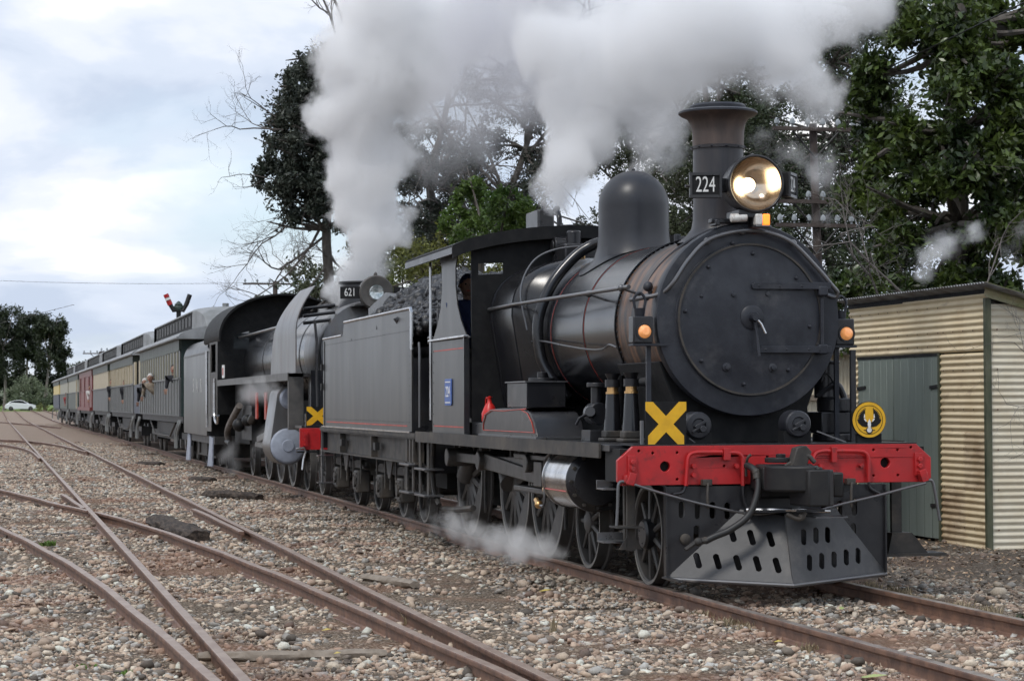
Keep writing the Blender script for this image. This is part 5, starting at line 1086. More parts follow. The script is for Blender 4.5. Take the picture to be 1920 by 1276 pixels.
mb = MB(); mb.box(-9.75, -9.6, -1.3, -1.28, .42, 1.1); mb.box(-9.3, -9.2, -1.3, -1.28, .42, 1.1); mb.build('step_hanger', 'frame_grime', T1)
for z in (.78, .44): MB().box(-9.8, -9.15, -1.37, -1.12, z, z+.025).build('step', 'hand_rail', T1, bevel=.004)
mb = MB(); mb.box(-16.95, -16.85, -1.3, -1.27, .3, 1.12); mb.box(-17.0, -16.8, -1.36, -1.1, .3, .32); mb.box(-17.0, -16.8, -1.36, -1.1, .72, .74); mb.build('step', 'hand_rail', T1)
MB().box(-16.95, -16.88, -1.3, 1.3, .85, 1.17).build('rear_beam', 'loco_black', T1)
for z0 in (1.2,): MB().tube([(-9.2, -1.22, 1.25), (-9.2, -1.22, 2.2), (-9.3, -1.22, 2.25)], .016, 8, 3).build('handrail', 'hand_rail', T1)
mb = MB(); mb.cyl((-9.15, -1.0, 2.1), (-9.15, -1.0, 2.75), .014, n=8); mb.tube([(-9.15, -1.2, 2.72), (-9.15, -.7, 2.72)], .014, 6); mb.build('brake_handle', 'hand_rail', T1)
for z in (1.75, 2.05): MB().box(-16.68, -16.6, -1.34, -1.3, z, z+.1).build('lamp_iron', 'iron_dark', T1)
# coal
n = 5200; r_ = np.random.RandomState(4)
cx = r_.uniform(-15.0, -9.3, n); cyy = r_.uniform(-1.22, 1.22, n)
def coal_h(x, y):
    f = np.clip(1-((x+11.9)/3.3)**2, 0, 1)**.8
    return 2.25+(1.02*f)*(1-(np.abs(y)/1.5)**2.2)+(fbm(x*2, y*2, 4)-.5)*.22
C = np.stack([cx, cyy, coal_h(cx, cyy)-r_.uniform(0, .05, n)], 1)
rad = np.clip(np.exp(r_.normal(math.log(.06), .35, n)), .03, .13)
P = chunks(C, rad, (.6, 1), .22, 9)+C[:, None, :]
V = P.reshape(-1, 3); F = (ICF[None]+np.arange(n)[:, None, None]*12).reshape(-1, 3)
cb = npmesh('coal', V, F, 'coal', 'stuff'); cb['label'] = 'heap of black lump coal in the front tender'
gx_, gy_ = np.meshgrid(np.linspace(-15.0, -9.4, 50), np.linspace(-1.25, 1.25, 22), indexing='ij'); V = np.stack([gx_.ravel(), gy_.ravel(), (coal_h(gx_, gy_)-.06).ravel()], 1)
ii, jj = np.meshgrid(np.arange(49), np.arange(21), indexing='ij'); a_ = (ii*22+jj).ravel(); F = np.stack([a_, a_+22, a_+23, a_+1], 1)
o = npmesh('coal_bed', V, F, 'coal', 'stuff')

# ------------------------------------------------------------------ second locomotive
L2 = thing('steam_locomotive', (-26, 0, 0), 'second black steam locomotive with grey smoke deflectors, steaming behind the first tender', 'locomotive')
XB = -18.45
MB().box(XB-.06, XB, -1.42, 1.42, .79, 1.14).build('buffer_beam', 'signal_red', L2, bevel=.004)
mb = MB(); p = aX(572, 822, XB); mb.box(XB, XB+.05, p[1]-.04, p[1]+.04, .85, 1.08); 
for z in (.87, .95, 1.03): mb.cyl((XB, p[1], z), (XB+.08, p[1], z), .02, n=6)
mb.build('bracket', 'signal_red', L2)
MB().tube([aX(u, v, XB+.05) for u, v in ((555, 841), (570, 839), (573, 846), (569, 862), (567, 880))], .018, 8).build('grab_iron', 'bright_steel', L2)
MB().box(XB-.2, XB-.02, -1.46, -1.1, .74, .765).build('step', 'iron_dark', L2)
a, b = aX(575, 762, XB-.1), aX(607, 797, XB-.1); xb_ = MB().box(XB-.12, XB-.1, a[1], b[1]+.12, b[2], a[2]).build('warning_board', 'matt_black', L2)
W2, H2 = .36, a[2]-b[2]
for k in (0, 1):
    po = [(0, 0), (.2, 0), (1, .8), (1, 1), (.8, 1), (0, .2)]
    if k: po = [(1-x, y) for x, y in po]
    MB().prism([(a[1]+x*W2, b[2]+y*H2) for x, y in po], 0, XB-.0985+.001*k, XB-.096+.001*k).build('yellow_cross', 'yellow', xb_, smooth=False)
MB().tube([aX(573, 800, XB), aX(573, 775, XB)], .012, 6).build('lamp_iron', 'bright_steel', xb_)
BZ2 = 2.42
MB().lathe([(.88, -1.9), (.88, -12.5)], (-19.9, 0, BZ2), (1, 0, 0), 64).build('boiler', 'boiler_black', L2)
MB().lathe([(0, .05), (.5, .04), (.86, 0), (.885, -.1), (.885, -1.9), (.86, -1.92)], (-19.9, 0, BZ2), (1, 0, 0), 64).build('smokebox', 'deflector', L2)
for x in (-22.5, -24.2, -26, -28): MB().lathe([(.885, 0), (.892, .01), (.892, .05), (.885, .06)], (x, 0, BZ2), (1, 0, 0), 64).build('boiler_band', 'boiler_black', L2)
for s in (-1, 1):
    n = 14; inn = []; 
    for i in range(n+1):
        z = 2.05+i/n*1.45; t = max(0, (z-2.75)/.75); y = 1.43-.33*t**1.8; inn.append((y, z))
    def dm_(p, q, t, s=s): return (p, s*t if False else q, t)
    def edge(z, fr):  
        t = (z-2.05)/1.45
        return (-18.95-.0*t-(.0 if fr else 0)+(.55*max(0, t-.0)*0)) if fr else -22.2+1.5*t**1.7
    vs = []; fs = []
    for i, (y, z) in enumerate(inn):
        xf = -18.9+.25*math.sin(math.pi*((z-2.05)/1.45))*0-.25*max(0, (z-2.9)/.6)**2*0; xr = edge(z, False)
        for xx in np.linspace(xf, xr, 6): vs += [(xx, s*y, z), (xx, s*(y-.02), z)]
    for i in range(n):
        for j in range(5):
            a_ = (i*6+j)*2; b_ = ((i+1)*6+j)*2; fs += [(a_, a_+2, b_+2, b_), (a_+1, b_+1, b_+3, a_+3)]
        for j in (0, 5): a_ = (i*6+j)*2; b_ = ((i+1)*6+j)*2; fs.append((a_, b_, b_+1, a_+1))
    for i in (0, n):
        for j in range(5): a_ = (i*6+j)*2; fs.append((a_, a_+1, a_+3, a_+2))
    mb = MB(); mb.add(vs, fs); mb.build('smoke_deflector', 'deflector', L2, angle=50)
MB().tube([(-21.3, -1.3, 2.9), (-23.0, -1.0, 2.98), (-25, -.98, 3.0), (-31.4, -.98, 3.0)], .03, 8, 3).build('boiler_handrail', 'hand_rail', L2)
for k in range(3): MB().tube([(-20, -1.15, 3.15-.12*k), (-20, -.6, 3.22-.12*k)], .03, 8).build('deflector_stay', 'loco_black', L2)
MB().box(-31.5, -19.6, -1.45, -.8, 1.99, 2.05).build('running_board', 'wheel_grime', L2)
MB().box(-31.5, -19.6, .8, 1.45, 1.99, 2.05).build('running_board', 'wheel_grime', L2)
mb = MB(); mb.box(-31.5, -19.6, -1.47, -1.45, 1.93, 2.06); mb.build('running_board_edge', 'rod_steel', L2)
mb = MB(); mb.box(-19.75, -19.6, -1.45, -1.2, 1.1, 2.05); mb.box(-19.7, -19.6, -1.1, 1.4, 1.15, 2.0); mb.build('front_frame', 'wheel_grime', L2)
mb = MB(); mb.box(-19.5, XB-.1, -1.38, 1.38, 1.14, 1.18); mb.box(-19.55, -19.4, -1.1, 1.1, 1.18, 2.1); mb.build('front_platform', 'loco_black', L2)
MB().tube([aX(596, 790, -18.8), aX(594, 700, -18.8), aX(594, 640, -18.8), aX(590, 600, -18.8)], .022, 8).build('ladder_rail', 'loco_black', L2)
MB().box(-31, -19, -.5, .5, .6, 1.6).build('main_frame', 'dark', L2)
MB().box(-31.2, -28.4, -1.1, 1.1, .7, 2.0).build('ashpan', 'matt_black', L2)
for x, r, sp in ((-19.75, .43, 9), (-21.55, .43, 9), (-23.5, .72, 14), (-25.2, .72, 14), (-27.1, .72, 14), (-29.9, .48, 9)):
    for s in (-1, 1): wheel(L2, x, s*.86, r, side=s, spokes=sp, hub=.13, tw=.12)
    half_axle(L2, x, r)
# cylinders: pale fronts, grey casing
cz0, cz1, cyy_ = .80, 1.63, -1.24
for s in (-1, 1):
    yy = s*1.24
    vs = []
    n = 16; loop = []
    for i in range(n+1): a = R(-90-20)+R(-180+40)*0+R(0); 
    loop = [(yy*s+.32*math.cos(a), cz0+.34*math.sin(a)) for a in np.linspace(R(-200), R(20), 18)]+[(yy*s+.2*math.cos(a), cz1+.22*math.sin(a)) for a in np.linspace(R(20), R(160), 10)]
    MB().prism([(s*y, z) for y, z in loop], 0, -22.4, -21.3).build('cylinder_casing', 'hand_rail' if False else 'deflector', L2, bevel=.01)
    MB().lathe([(0, .06), (.1, .06), (.11, .045), (.27, .03), (.3, .015), (.31, 0), (.31, -.02)], (-21.3, yy, cz0), (1, 0, 0), 40).build('cylinder_cover', 'pale_blue', L2)
    MB().lathe([(0, .06), (.15, .05), (.19, 0)], (-21.3, s*1.2, cz1), (1, 0, 0), 32).build('valve_cover', 'pale_blue', L2)
mb = MB(); mb.obox((-24.6, -1.15, .98), (1, 0, .08), 1.9, .03, .06); mb.obox((-25.3, -1.1, .72), (1, 0, 0), 1.9, .03, .05); mb.box(-24.9, -22.4, -1.2, -1.1, 1.05, 1.1); mb.box(-23.4, -23.0, -1.25, -1.08, .7, 1.12); mb.build('motion_rod', 'rod_steel', L2, bevel=.01)
mb = MB(); mb.tube([(-24.2, -1.2, 1.9), (-24.3, -1.2, 1.5), (-24.1, -1.2, 1.0)], .05, 6); mb.tube([(-25.5, -1.15, 1.7), (-24.2, -1.2, 1.45), (-22.5, -1.2, 1.5)], .035, 6); mb.build('valve_gear', 'rod_steel', L2)
for u in (482, 499): 
    p = aY(u, 765, -1.38); MB().box(p[0]-.12, p[0]+.12, -1.4, -1.37, 1.25, 1.75).build('gauge_tag', 'carriage_red' if False else 'lining_red', L2)
mb = MB(); mb.tube([(-28.5, -1.3, 1.5), (-29.5, -1.35, 1.2), (-30.4, -1.35, .95), (-30.6, -1.3, .7)], .07, 10, 5); mb.build('injector_pipe', 'bark_pale', L2)
mb = MB(); mb.ball((-28.6, -1.3, 1.1), .14); mb.ball((-27.5, -1.25, 1.2), .12); mb.box(-29, -27.2, -1.2, -1.0, .8, 1.5); mb.cyl((-27.2, -1.2, 1.2), (-26.4, -1.2, 1.35), .09, n=12); mb.tube([(-30.6, -1.35, .72), (-29.6, -1.38, .7)], .05, 8); mb.build('injector', 'iron_dark', L2)
# cab with arched roof
def archp(w_, z0, rise_, n=24): return [(-w_*math.cos(math.pi*i/n)*1.0, z0+rise_*math.sin(math.pi*i/n)**.85) for i in range(n+1)]
rc = archp(1.47, 2.95, 1.02)
MB().prism(rc+[(y*.975, z-.04) for y, z in rc[::-1]], 0, -34.6, -31.1).build('cab_roof', 'matt_black', L2, angle=60)
mb = MB(); 
cw_ = [(-1.1, 2.75), (-.75, 2.75), (-.75, 3.15), (-1.1, 3.05)]
MB().prism([(-1.45, 1.3), (-1.45, 2.95)]+[(y*.98, z-.02) for y, z in rc[1:-1]]+[(1.45, 2.95), (1.45, 1.3)], 0, -31.6, -31.55, [cw_[::-1], [(-y, z) for y, z in cw_]]).build('cab_front', 'matt_black', L2)
MB().box(-31.595, -31.56, -1.1, -.75, 2.75, 3.1).build('cab_window', 'car_glass', L2)
for s in (-1, 1):
    sd_ = MB().prism([(-33.4, 1.25), (-31.6, 1.25), (-31.6, 2.95), (-33.4, 2.95)], 1, s*1.45, s*1.43, [[(-33.1, 2.25), (-32.0, 2.25), (-32.0, 2.88), (-33.1, 2.88)]]).build('cab_side', 'wheel_grime', L2)
    for xx in (-31.75, -33.5): MB().tube([(xx, s*1.5, 2.0), (xx, s*1.5, 1.3)] if xx > -33 else [(xx, s*1.5, 2.75), (xx, s*1.5, 1.0)], .035, 8).build('cab_handrail', 'bright_steel', sd_)
MB().tube([(-31.75, -1.5, 2.1), (-31.75, -1.5, 1.35), (-31.5, -1.5, 1.15), (-31.1, -1.5, 1.12), (-30.9, -1.5, 1.28)], .03, 8, 4).build('cab_handrail', 'bright_steel', L2)
pw = MB().box(-30.9, -30.5, -1.42, -1.4, 2.1, 2.38).build('notice', 'white', L2); MB().box(-30.8, -30.6, -1.425, -1.421, 2.16, 2.32).build('notice_print', 'lining_red', pw)
for p_ in (-33.0, -31.1):
    pass
# headlamp of the second engine
h2 = aX(706, 548, -19.35); mb = MB(); mb.lathe([(0, -.4), (.2, -.38), (.28, -.25), (.29, 0), (.27, .02), (.13, .0)], h2, (1, 0, 0), 40); hl2 = mb.build('headlamp', 'wheel_grime', L2)
MB().lathe([(0, -.02), (.07, .0), (.115, .015), (.13, .0)], h2+[.003, 0, 0], (1, 0, 0), 32).build('lens', mat('lens_cold', (.25, .3, .3), .08, c2=(.8, .85, .85), ns=14, rv=0, metal=.5), hl2)
MB().lathe([(.13, .012), (.15, .014), (.15, 0)], h2, (1, 0, 0), 32).build('lens_ring', 'wheel_grime', hl2)
MB().lathe([(0, .08), (.03, .05), (.035, 0)], h2+[-.1, 0, .28], (0, 0, 1), 10).build('lamp_vent', 'wheel_grime', hl2)
def nb2(dy, yaw_):
    c = h2+[-.15, dy, 0]; a = R(yaw_); nrm = np.array([math.cos(a), math.sin(a), 0]); tv = np.array([-math.sin(a), math.cos(a), 0])
    mb = MB(); mb.add([c+tv*i*.17+nrm*k*.04+np.array([0, 0, j*.1]) for i in (-1, 1) for j in (-1, 1) for k in (-1, 1)], [(0, 1, 3, 2), (4, 6, 7, 5), (0, 4, 5, 1), (2, 3, 7, 6), (0, 2, 6, 4), (1, 5, 7, 3)]); b = mb.build('number_board', 'matt_black', hl2)
    text('lettering', '621', 'number_white', b, .19, c+nrm*.045, (R(90), 0, a+math.pi/2), .7)
nb2(-.42, -20); nb2(.42, 60)
MB().box(-20.4, -19.4, -.35, .35, 3.2, h2[2]-.22).build('lamp_platform', 'loco_black', L2)
mb = MB(); mb.lathe([(.42, 3.2), (.36, 3.35), (.36, 3.62), (.4, 3.64), (.4, 3.67), (.3, 3.67)], (-20.9, 0, 0), (0, 0, 1), 40); mb.build('chimney', 'loco_black', L2)
mb = MB(); mb.box(-22.4, -21.8, -.45, .2, 3.3, 3.62); mb.ball((-21.9, -.45, 3.5), .14); mb.tube([(-22.2, -.3, 3.5), (-22.2, -.7, 3.2)], .03, 6); mb.build('feed_heater', 'frame_grime', L2, bevel=.04)
# tender of the second engine
T2 = thing('tender', (-37, 0, 0), 'grey high sided tender lettered SAR behind the second locomotive', 'tender')
tp = [(-1.4, .78), (-1.4, 2.7)]+[(-1.0-.4*math.cos(a) if a < 1.58 else 0, 2.72+.42*math.sin(a)) for a in np.linspace(.15, 1.57, 8)]+[(1.0+.4*math.cos(a), 2.72+.42*math.sin(a)) for a in np.linspace(1.57, .15, 8)]+[(1.4, 2.7), (1.4, .78)]
MB().prism(tp, 0, -40.9, -34.6).build('tank', 'tender_grey', T2, bevel=.01)
MB().box(-34.7, -34.5, -1.38, 1.38, 1.0, 3.0).build('tank_front', 'loco_black', T2)
MB().box(-40.9, -33.8, -1.41, -1.4, 2.72, 2.76).build('coping', 'rod_steel', T2)
MB().prism([(-34.6, .9), (-33.5, .9), (-33.5, 2.72), (-34.6, 2.9)], 1, -1.4, -1.38).build('side_sheet', 'tender_grey', T2)
for i, (u, ch_) in enumerate(((363, 'S'), (370, 'A'), (377, 'R'))):
    p = aY(u, 724, -1.4); text('lettering', ch_, 'number_white', T2, .5, (p[0], -1.405, p[2]), (R(90), 0, 0), .75)
MB().box(-40.9, -33.7, -1.3, 1.3, .6, .78).build('underframe', 'wheel_grime', T2)
for x in (-35.2, -36.8, -38.9, -40.4):
    for s in (-1, 1):
        wheel(T2, x, s*.86, .45, side=s, spokes=9, hub=.1, tw=.12)
        MB().box(x-.18, x+.18, s*1.2, s*1.0, .3, .62).build('axlebox', 'frame_grime', T2, bevel=.02)
for x0_, x1_ in ((-35.6, -33.9), ):
    for s in (-1, 1):
        pf = [(-33.9, .75), (-34.6, .78), (-34.7, .5), (-35.0, .2), (-35.1, .06), (-34.0, .08)]
        MB().prism(pf, 1, s*1.34, s*1.3).build('step_bracket', 'pale_blue', T2, bevel=.01)
        MB().prism([(x-5.9, z) for x, z in pf], 1, s*1.34, s*1.3).build('step_bracket', 'pale_blue', T2, bevel=.01)
MB().box(-40.5, -35, -1.15, 1.15, .25, .6).build('bogie_frame', 'frame_grime', T2)

# ------------------------------------------------------------------ carriages
def carriage(xf, xr, style, label, clere=True, zc=3.28, step=True, parts=1):
    t = thing('passenger_carriage', ((xf+xr)/2, 0, 0), label, 'carriage', 'carriages of the heritage train')
    L = xf-xr; ys = 1.45; lowm, upm, frm = style['low'], style['up'], style['fascia']
    r0, r1 = xr, xf
    MB().box(r0, r1, -ys, ys, 1.2, 2.2).build('lower_side', lowm, t)
    MB().box(r0, r1, -ys+.02, ys-.02, 2.23, 3.0).build('upper_side', upm, t)
    MB().box(r0, r1, -ys-.01, ys+.01, 2.95, 3.27).build('fascia', frm, t)
    MB().box(r0, r1, -ys-.04, ys+.04, 2.2, 2.235).build('waist_rail', style.get('waist', 'carriage_batten'), t)
    if style.get('battens'):
        me = None; k = 0
        for x in np.arange(r0+.3, r1-.1, 1.0):
            if me is None:
                b = MB().box(x-.075, x+.075, -ys-.03, -ys, 1.24, 2.19).build('batten', 'carriage_batten', t); me = b; x00 = x
                if style.get('uplift'):
                    b2 = MB().box(x-.06, x+.06, -ys-.015, -ys+.02, 2.25, 2.94).build('window_post', style['post'], t); me2 = b2
            else:
                o = me.copy(); col.objects.link(o); o.parent = t; o.location = (x-x00, 0, 0)
                if style.get('uplift'): o = me2.copy(); col.objects.link(o); o.parent = t; o.location = (x-x00, 0, 0)
    if style.get('pale'):   # sun-blind panels between posts
        for x in np.arange(r0+.8, r1-.3, 1.0): MB().box(x-.28, x+.28, -ys+.005, -ys+.015, 2.27, 2.9).build('shutter', style['pale'], t)
    if style.get('door'):
        for x in style['door']: MB().box(x-.35, x+.35, -ys-.03, -ys, 1.25, 2.95).build('door', style.get('doorm', lowm), t); 
    # roof
    n = 12; rp = [(-1.55*math.cos(math.pi*i/n), zc+.36*math.sin(math.pi*i/n)) for i in range(n+1)]
    MB().prism(rp+[(1.55, zc-.03), (-1.55, zc-.03)], 0, r0-.7, r1+.75).build('roof', 'carriage_roof', t)
    MB().tube([(r0-.7, -1.56, zc), (r1+.75, -1.56, zc)], .035, 6).build('gutter', 'carriage_roof', t)
    if clere:
        MB().box(r0+.6, r1-.9, -.96, .96, 3.5, 4.06).build('clerestory_side', 'matt_black', t)
        cpz = [(-1.02*math.cos(math.pi*i/n), 4.05+.13*math.sin(math.pi*i/n)) for i in range(n+1)]
        # pale domed ends
        for sx, xe in ((1, r1-.9), (-1, r0+.6)):
            vs = []; m_ = 7
            for j in range(m_+1):
                q = j/m_; xx = xe+sx*q*1.5; s_ = math.sqrt(max(0, 1-q**2.2)); 
                for (y, z) in [(-1.03, 3.5)]+cpz+[(1.03, 3.5)]:
                    base = zc+.3-.05*q; vs.append((xx, y*(1-.25*q), base+(z-base)*s_ if z > base else base-.1))
            k = n+3; mb = MB(); mb.add(vs, [(j*k+i, j*k+i+1, (j+1)*k+i+1, (j+1)*k+i) for j in range(m_) for i in range(k-1)]); mb.build('clerestory_dome', 'carriage_roof', t, nofix=True)
        MB().prism(cpz+[(1.02, 4.03), (-1.02, 4.03)], 0, r0+.6, r1-.9).build('clerestory_roof', 'carriage_roof', t)
        c0_ = MB().box(r0+1.2, r0+1.9, -.975, -.955, 3.68, 3.96).build('clerestory_window', 'iron_dark', t)
        for k in range(1, int((r1-r0-2.7)/1.1)+1): o = c0_.copy(); col.objects.link(o); o.parent = t; o.location = (1.1*k, 0, 0)
    for x in np.arange(r0+2, r1-1, 3.2): MB().cyl((x, -.1, 4.1 if clere else 3.6), (x, -.1, (4.1 if clere else 3.6)+.18), .09, n=8).build('roof_vent', 'carriage_roof', t)
    MB().box(r0-.1, r1+.1, -1.36, 1.36, 1.02, 1.2).build('underframe', 'iron_dark', t)
    MB().box(r0+3.8, r1-3.8, -1.15, 1.15, .5, .98).build('battery_box', 'iron_dark', t)
    MB().tube([(r1-3, -1.3, 1.0), (r1-5, -1.3, .6), (r0+5, -1.3, .6), (r0+3, -1.3, 1.0)], .03, 6).build('truss_rod', 'frame_grime', t)
    for c in (r1-2.0, r0+2.0):
        bg_ = MB().box(c-1.3, c+1.3, -1.1, 1.1, .4, .72).build('bogie', 'iron_dark', t)
        for x in (c-.85, c+.85):
            for s in (-1, 1): MB().lathe([(0, 0), (.4, 0), (.43, .02), (.43, .1), (.3, .1), (0, .1)], (x, s*.86, .43), (0, -s, 0), 28).build('wheel', 'wheel_grime', bg_)
            [MB().box(x-.13, x+.13, s*1.18, s*1.08, .3, .55).build('axlebox', 'rod_steel', bg_) for s in (-1, 1)]
    if step:
        for xx in (r1+.2, r0-.3):
            for dx in (0, .5):
                MB().tube([(xx-dx, -1.42, 1.1), (xx-dx, -1.46, .95), (xx-dx-.25, -1.5, .7), (xx-dx-.3, -1.5, .35)], .035, 6, 4).build('step_rail', 'carriage_batten', t)
    return t
G = dict(low='carriage_grey', up='carriage_window', fascia='carriage_green', battens=1, uplift=1, post='carriage_pale')
car1 = carriage(-41.8, -57.7, dict(G, pale=None), 'green and grey battened carriage directly behind the second tender')
MB().box(-41.8, -41.75, -1.4, 1.4, 1.2, 3.3).build('end_wall', mat('carriage_end', (.025, .045, .042), .5), car1)
MB().box(-59.6, -57.7, -1.0, 1.0, 1.2, 3.2).build('vestibule', 'matt_black', car1)
MB().box(-61.2, -58.0, -1.43, -1.38, 1.2, 2.2).build('vestibule_gate', 'carriage_navy', car1)
for x in (-58.2, -60.9): MB().box(x-.35, x+.35, -1.44, -1.38, 2.2, 3.0).build('vestibule_post', 'carriage_cream', car1)
car2 = carriage(-61.6, -77.0, dict(G, pale='carriage_cream', post='carriage_cream', up='carriage_window'), 'cream shuttered carriage with grey battened lower side, second in the train')
car3 = carriage(-79.0, -93.3, dict(low='carriage_grey', up='carriage_cream', fascia='carriage_green'), 'cream and grey plank sided carriage just ahead of the red one')
car4 = carriage(-94.8, -110.8, dict(low='carriage_red', up='carriage_red', fascia='carriage_red', waist='carriage_red', door=(-98, -103.5, -109), doorm='carriage_red'), 'dark red carriage in the middle of the train')
MB().box(-110.8, -94.8, -1.55, -1.44, 1.18, 1.36).build('footboard', 'carriage_red', car4)
car5 = carriage(-113, -129.5, dict(low='carriage_green', up='carriage_pale', fascia='carriage_green', door=(-115,), doorm='carriage_cream'), 'green and grey carriage next behind the red one')
car6 = carriage(-131.5, -148, dict(low='carriage_green', up='carriage_pale', fascia='carriage_green'), 'green and grey carriage, second behind the red one')
car7 = carriage(-150.5, -166, dict(low='carriage_navy', up='carriage_yellow', fascia='carriage_green', waist='carriage_navy'), 'yellow and navy carriage at the tail of the train', clere=False)
MB().box(-41.82, -41.6, -1.3, 1.3, .95, 1.2).build('buffer_beam', 'iron_dark', car1)
# ------------------------------------------------------------------ sheds
def corr(p0, p1, z0, z1, horiz=True, pitch=.076, amp=.011, th=.003, outward=None):
    """corrugated sheet between plan points p0,p1 from z0 to z1; ridges run horizontally or vertically"""
    p0 = np.array(p0, float); p1 = np.array(p1, float); L = np.linalg.norm(p1-p0); d = (p1-p0)/L; nrm = np.array([d[1], -d[0]]) if outward is None else np.array(outward)
    mb = MB(); vs = []; 
    if horiz:
        ts = np.arange(z0, z1+.001, pitch/6); k = len(ts)
        for q in (0, L):
            for z in ts: o = amp*math.sin(2*math.pi*z/pitch); vs.append((*(p0+d*q+nrm*o), z))
        for q in (0, L):
            for z in ts: o = amp*math.sin(2*math.pi*z/pitch)-th; vs.append((*(p0+d*q+nrm*o), z))
    else:
        ts = np.arange(0, L+.001, pitch/6); k = len(ts)
        zs = (z0, z1) if not callable(z1) else None
        for e in (0, 1):
            for q in ts: o = amp*math.sin(2*math.pi*q/pitch); vs.append((*(p0+d*q+nrm*o), (z0 if e == 0 else (z1(q) if callable(z1) else z1))))
        for e in (0, 1):
            for q in ts: o = amp*math.sin(2*math.pi*q/pitch)-th; vs.append((*(p0+d*q+nrm*o), (z0 if e == 0 else (z1(q) if callable(z1) else z1))))
    fs = [(i, i+1, k+i+1, k+i) for i in range(k-1)]+[(2*k+i, 3*k+i, 3*k+i+1, 2*k+i+1) for i in range(k-1)]
    fs += [(i, 2*k+i, 2*k+i+1, i+1) for i in range(k-1)]+[(k+i, k+i+1, 3*k+i+1, 3*k+i) for i in range(k-1)]+[(0, k, 3*k, 2*k), (k-1, 3*k-1, 4*k-1, 2*k-1)]
    return mb.add(vs, fs)
YS, XSH = 4.72, -5.9
SH = thing('shed', (-8, 6, -.15), 'cream corrugated iron shed with green double doors beside the track', 'shed')
zt = 2.78
xl = -10.0; xd0, xd1 = -9.72, -7.18
def wallsheet(x0, x1, z0, z1, mt, ph=0): return corr((x0, YS), (x1, YS), z0, z1, outward=(0, -1)).build('wall_sheet', mt, SH, angle=80)
zb = [-.17, .5, 1.17, 1.9]
wallsheet(xd1, -6.5, -.17, .52, 'cream_iron_stained'); wallsheet(-6.54, XSH, -.16, .53, 'cream_iron')
wallsheet(xd1, -6.5, .50, 1.21, 'cream_iron'); wallsheet(-6.54, XSH, .51, 1.20, 'cream_iron_stained')
wallsheet(xd1, XSH, 1.19, 2.11, 'cream_iron'); wallsheet(-8.25, XSH, 2.12, zt, 'cream_iron'); wallsheet(xl, -8.21, 2.10, zt-.02, 'cream_iron'); wallsheet(xl, xd0, -.17, 2.1, 'cream_iron')
for x, w_ in ((xd0, 1.13), (xd0+1.15, 1.37)):
    dd = thing('door', (x, YS, -.1), None, None); dd.parent = SH; dd.location = np.array((x, YS, -.1))-np.array(ROOT[SH.name]); ROOT[dd.name] = (x, YS, -.1)
    for i in range(6):
        a = x+i*w_/6; MB().box(a+.003, a+w_/6-.003, YS-.0, YS+.03, -.1, 2.09).build('plank', 'green_paint', dd, bevel=.004, seg=1)
    MB().obox((x+(.12 if x == xd0 else w_-.12), YS-.008, 1.72), (1, 0, .05), .14, .006, .02).build('hinge', 'iron_dark', dd)
    MB().obox((x+(.12 if x == xd0 else w_-.12), YS-.008, .3), (1, 0, .05), .14, .006, .02).build('hinge', 'iron_dark', dd)
MB().box(xd0-.02, xd1+.02, YS-.01, YS+.05, 2.09, 2.12).build('lintel', 'matt_black', SH)
MB().box(xd1-.03, xd1+.02, YS-.02, YS+.03, -.17, 2.12).build('door_post', 'green_post', SH)
MB().box(XSH-.03, XSH+.03, YS-.03, YS+.04, -.17, 2.72).build('corner_post', 'green_post', SH)
# gable end facing forward (towards the camera)
for z0, z1, m_ in ((-.17, .72, 'cream_iron_pale'), (.70, 1.62, 'cream_iron_pale'), (1.60, 2.66, 'cream_iron_pale')):
    corr((XSH+.0, YS+.05), (XSH+.0, YS+1.2), z0, z1, outward=(1, 0)).build('wall_sheet', m_, SH, angle=80)
    corr((XSH+.0, YS+1.17), (XSH+.0, YS+3.4), z0, min(z1, 2.4), outward=(1, 0)).build('wall_sheet', m_, SH, angle=80)
MB().box(xl-.05, XSH-.06, YS+3.3, YS+3.35, -.17, 2.0).build('back_wall', 'cream_iron_pale', SH)
MB().box(xl-.05, xl, YS+.03, YS+3.35, -.17, 2.4).build('end_wall', 'cream_iron_pale', SH)
# roof falls away from the track
mb = MB(); k = int((XSH+.35-xl)/.0127); vs = []
zr = lambda y: 2.84-.27*(y-YS)
for y in (YS-.16, YS+3.5):
    for i in range(k): x = xl-.05+i*.0127; vs.append((x, y, zr(y)+.011*math.sin(2*math.pi*x/.076)))
for y in (YS-.16, YS+3.5):
    for i in range(k): x = xl-.05+i*.0127; vs.append((x, y, zr(y)-.006+.011*math.sin(2*math.pi*x/.076)))
mb.add(vs, [(i, i+1, k+i+1, k+i) for i in range(k-1)]+[(2*k+i, 3*k+i, 3*k+i+1, 2*k+i+1) for i in range(k-1)]+[(i, 2*k+i, 2*k+i+1, i+1) for i in range(k-1)]); mb.build('roof_sheet', 'roof_iron', SH, angle=80)
MB().box(xl-.04, XSH-.02, YS-.0, YS+.04, zt-.02, zt+.035).build('fascia', 'matt_black', SH)
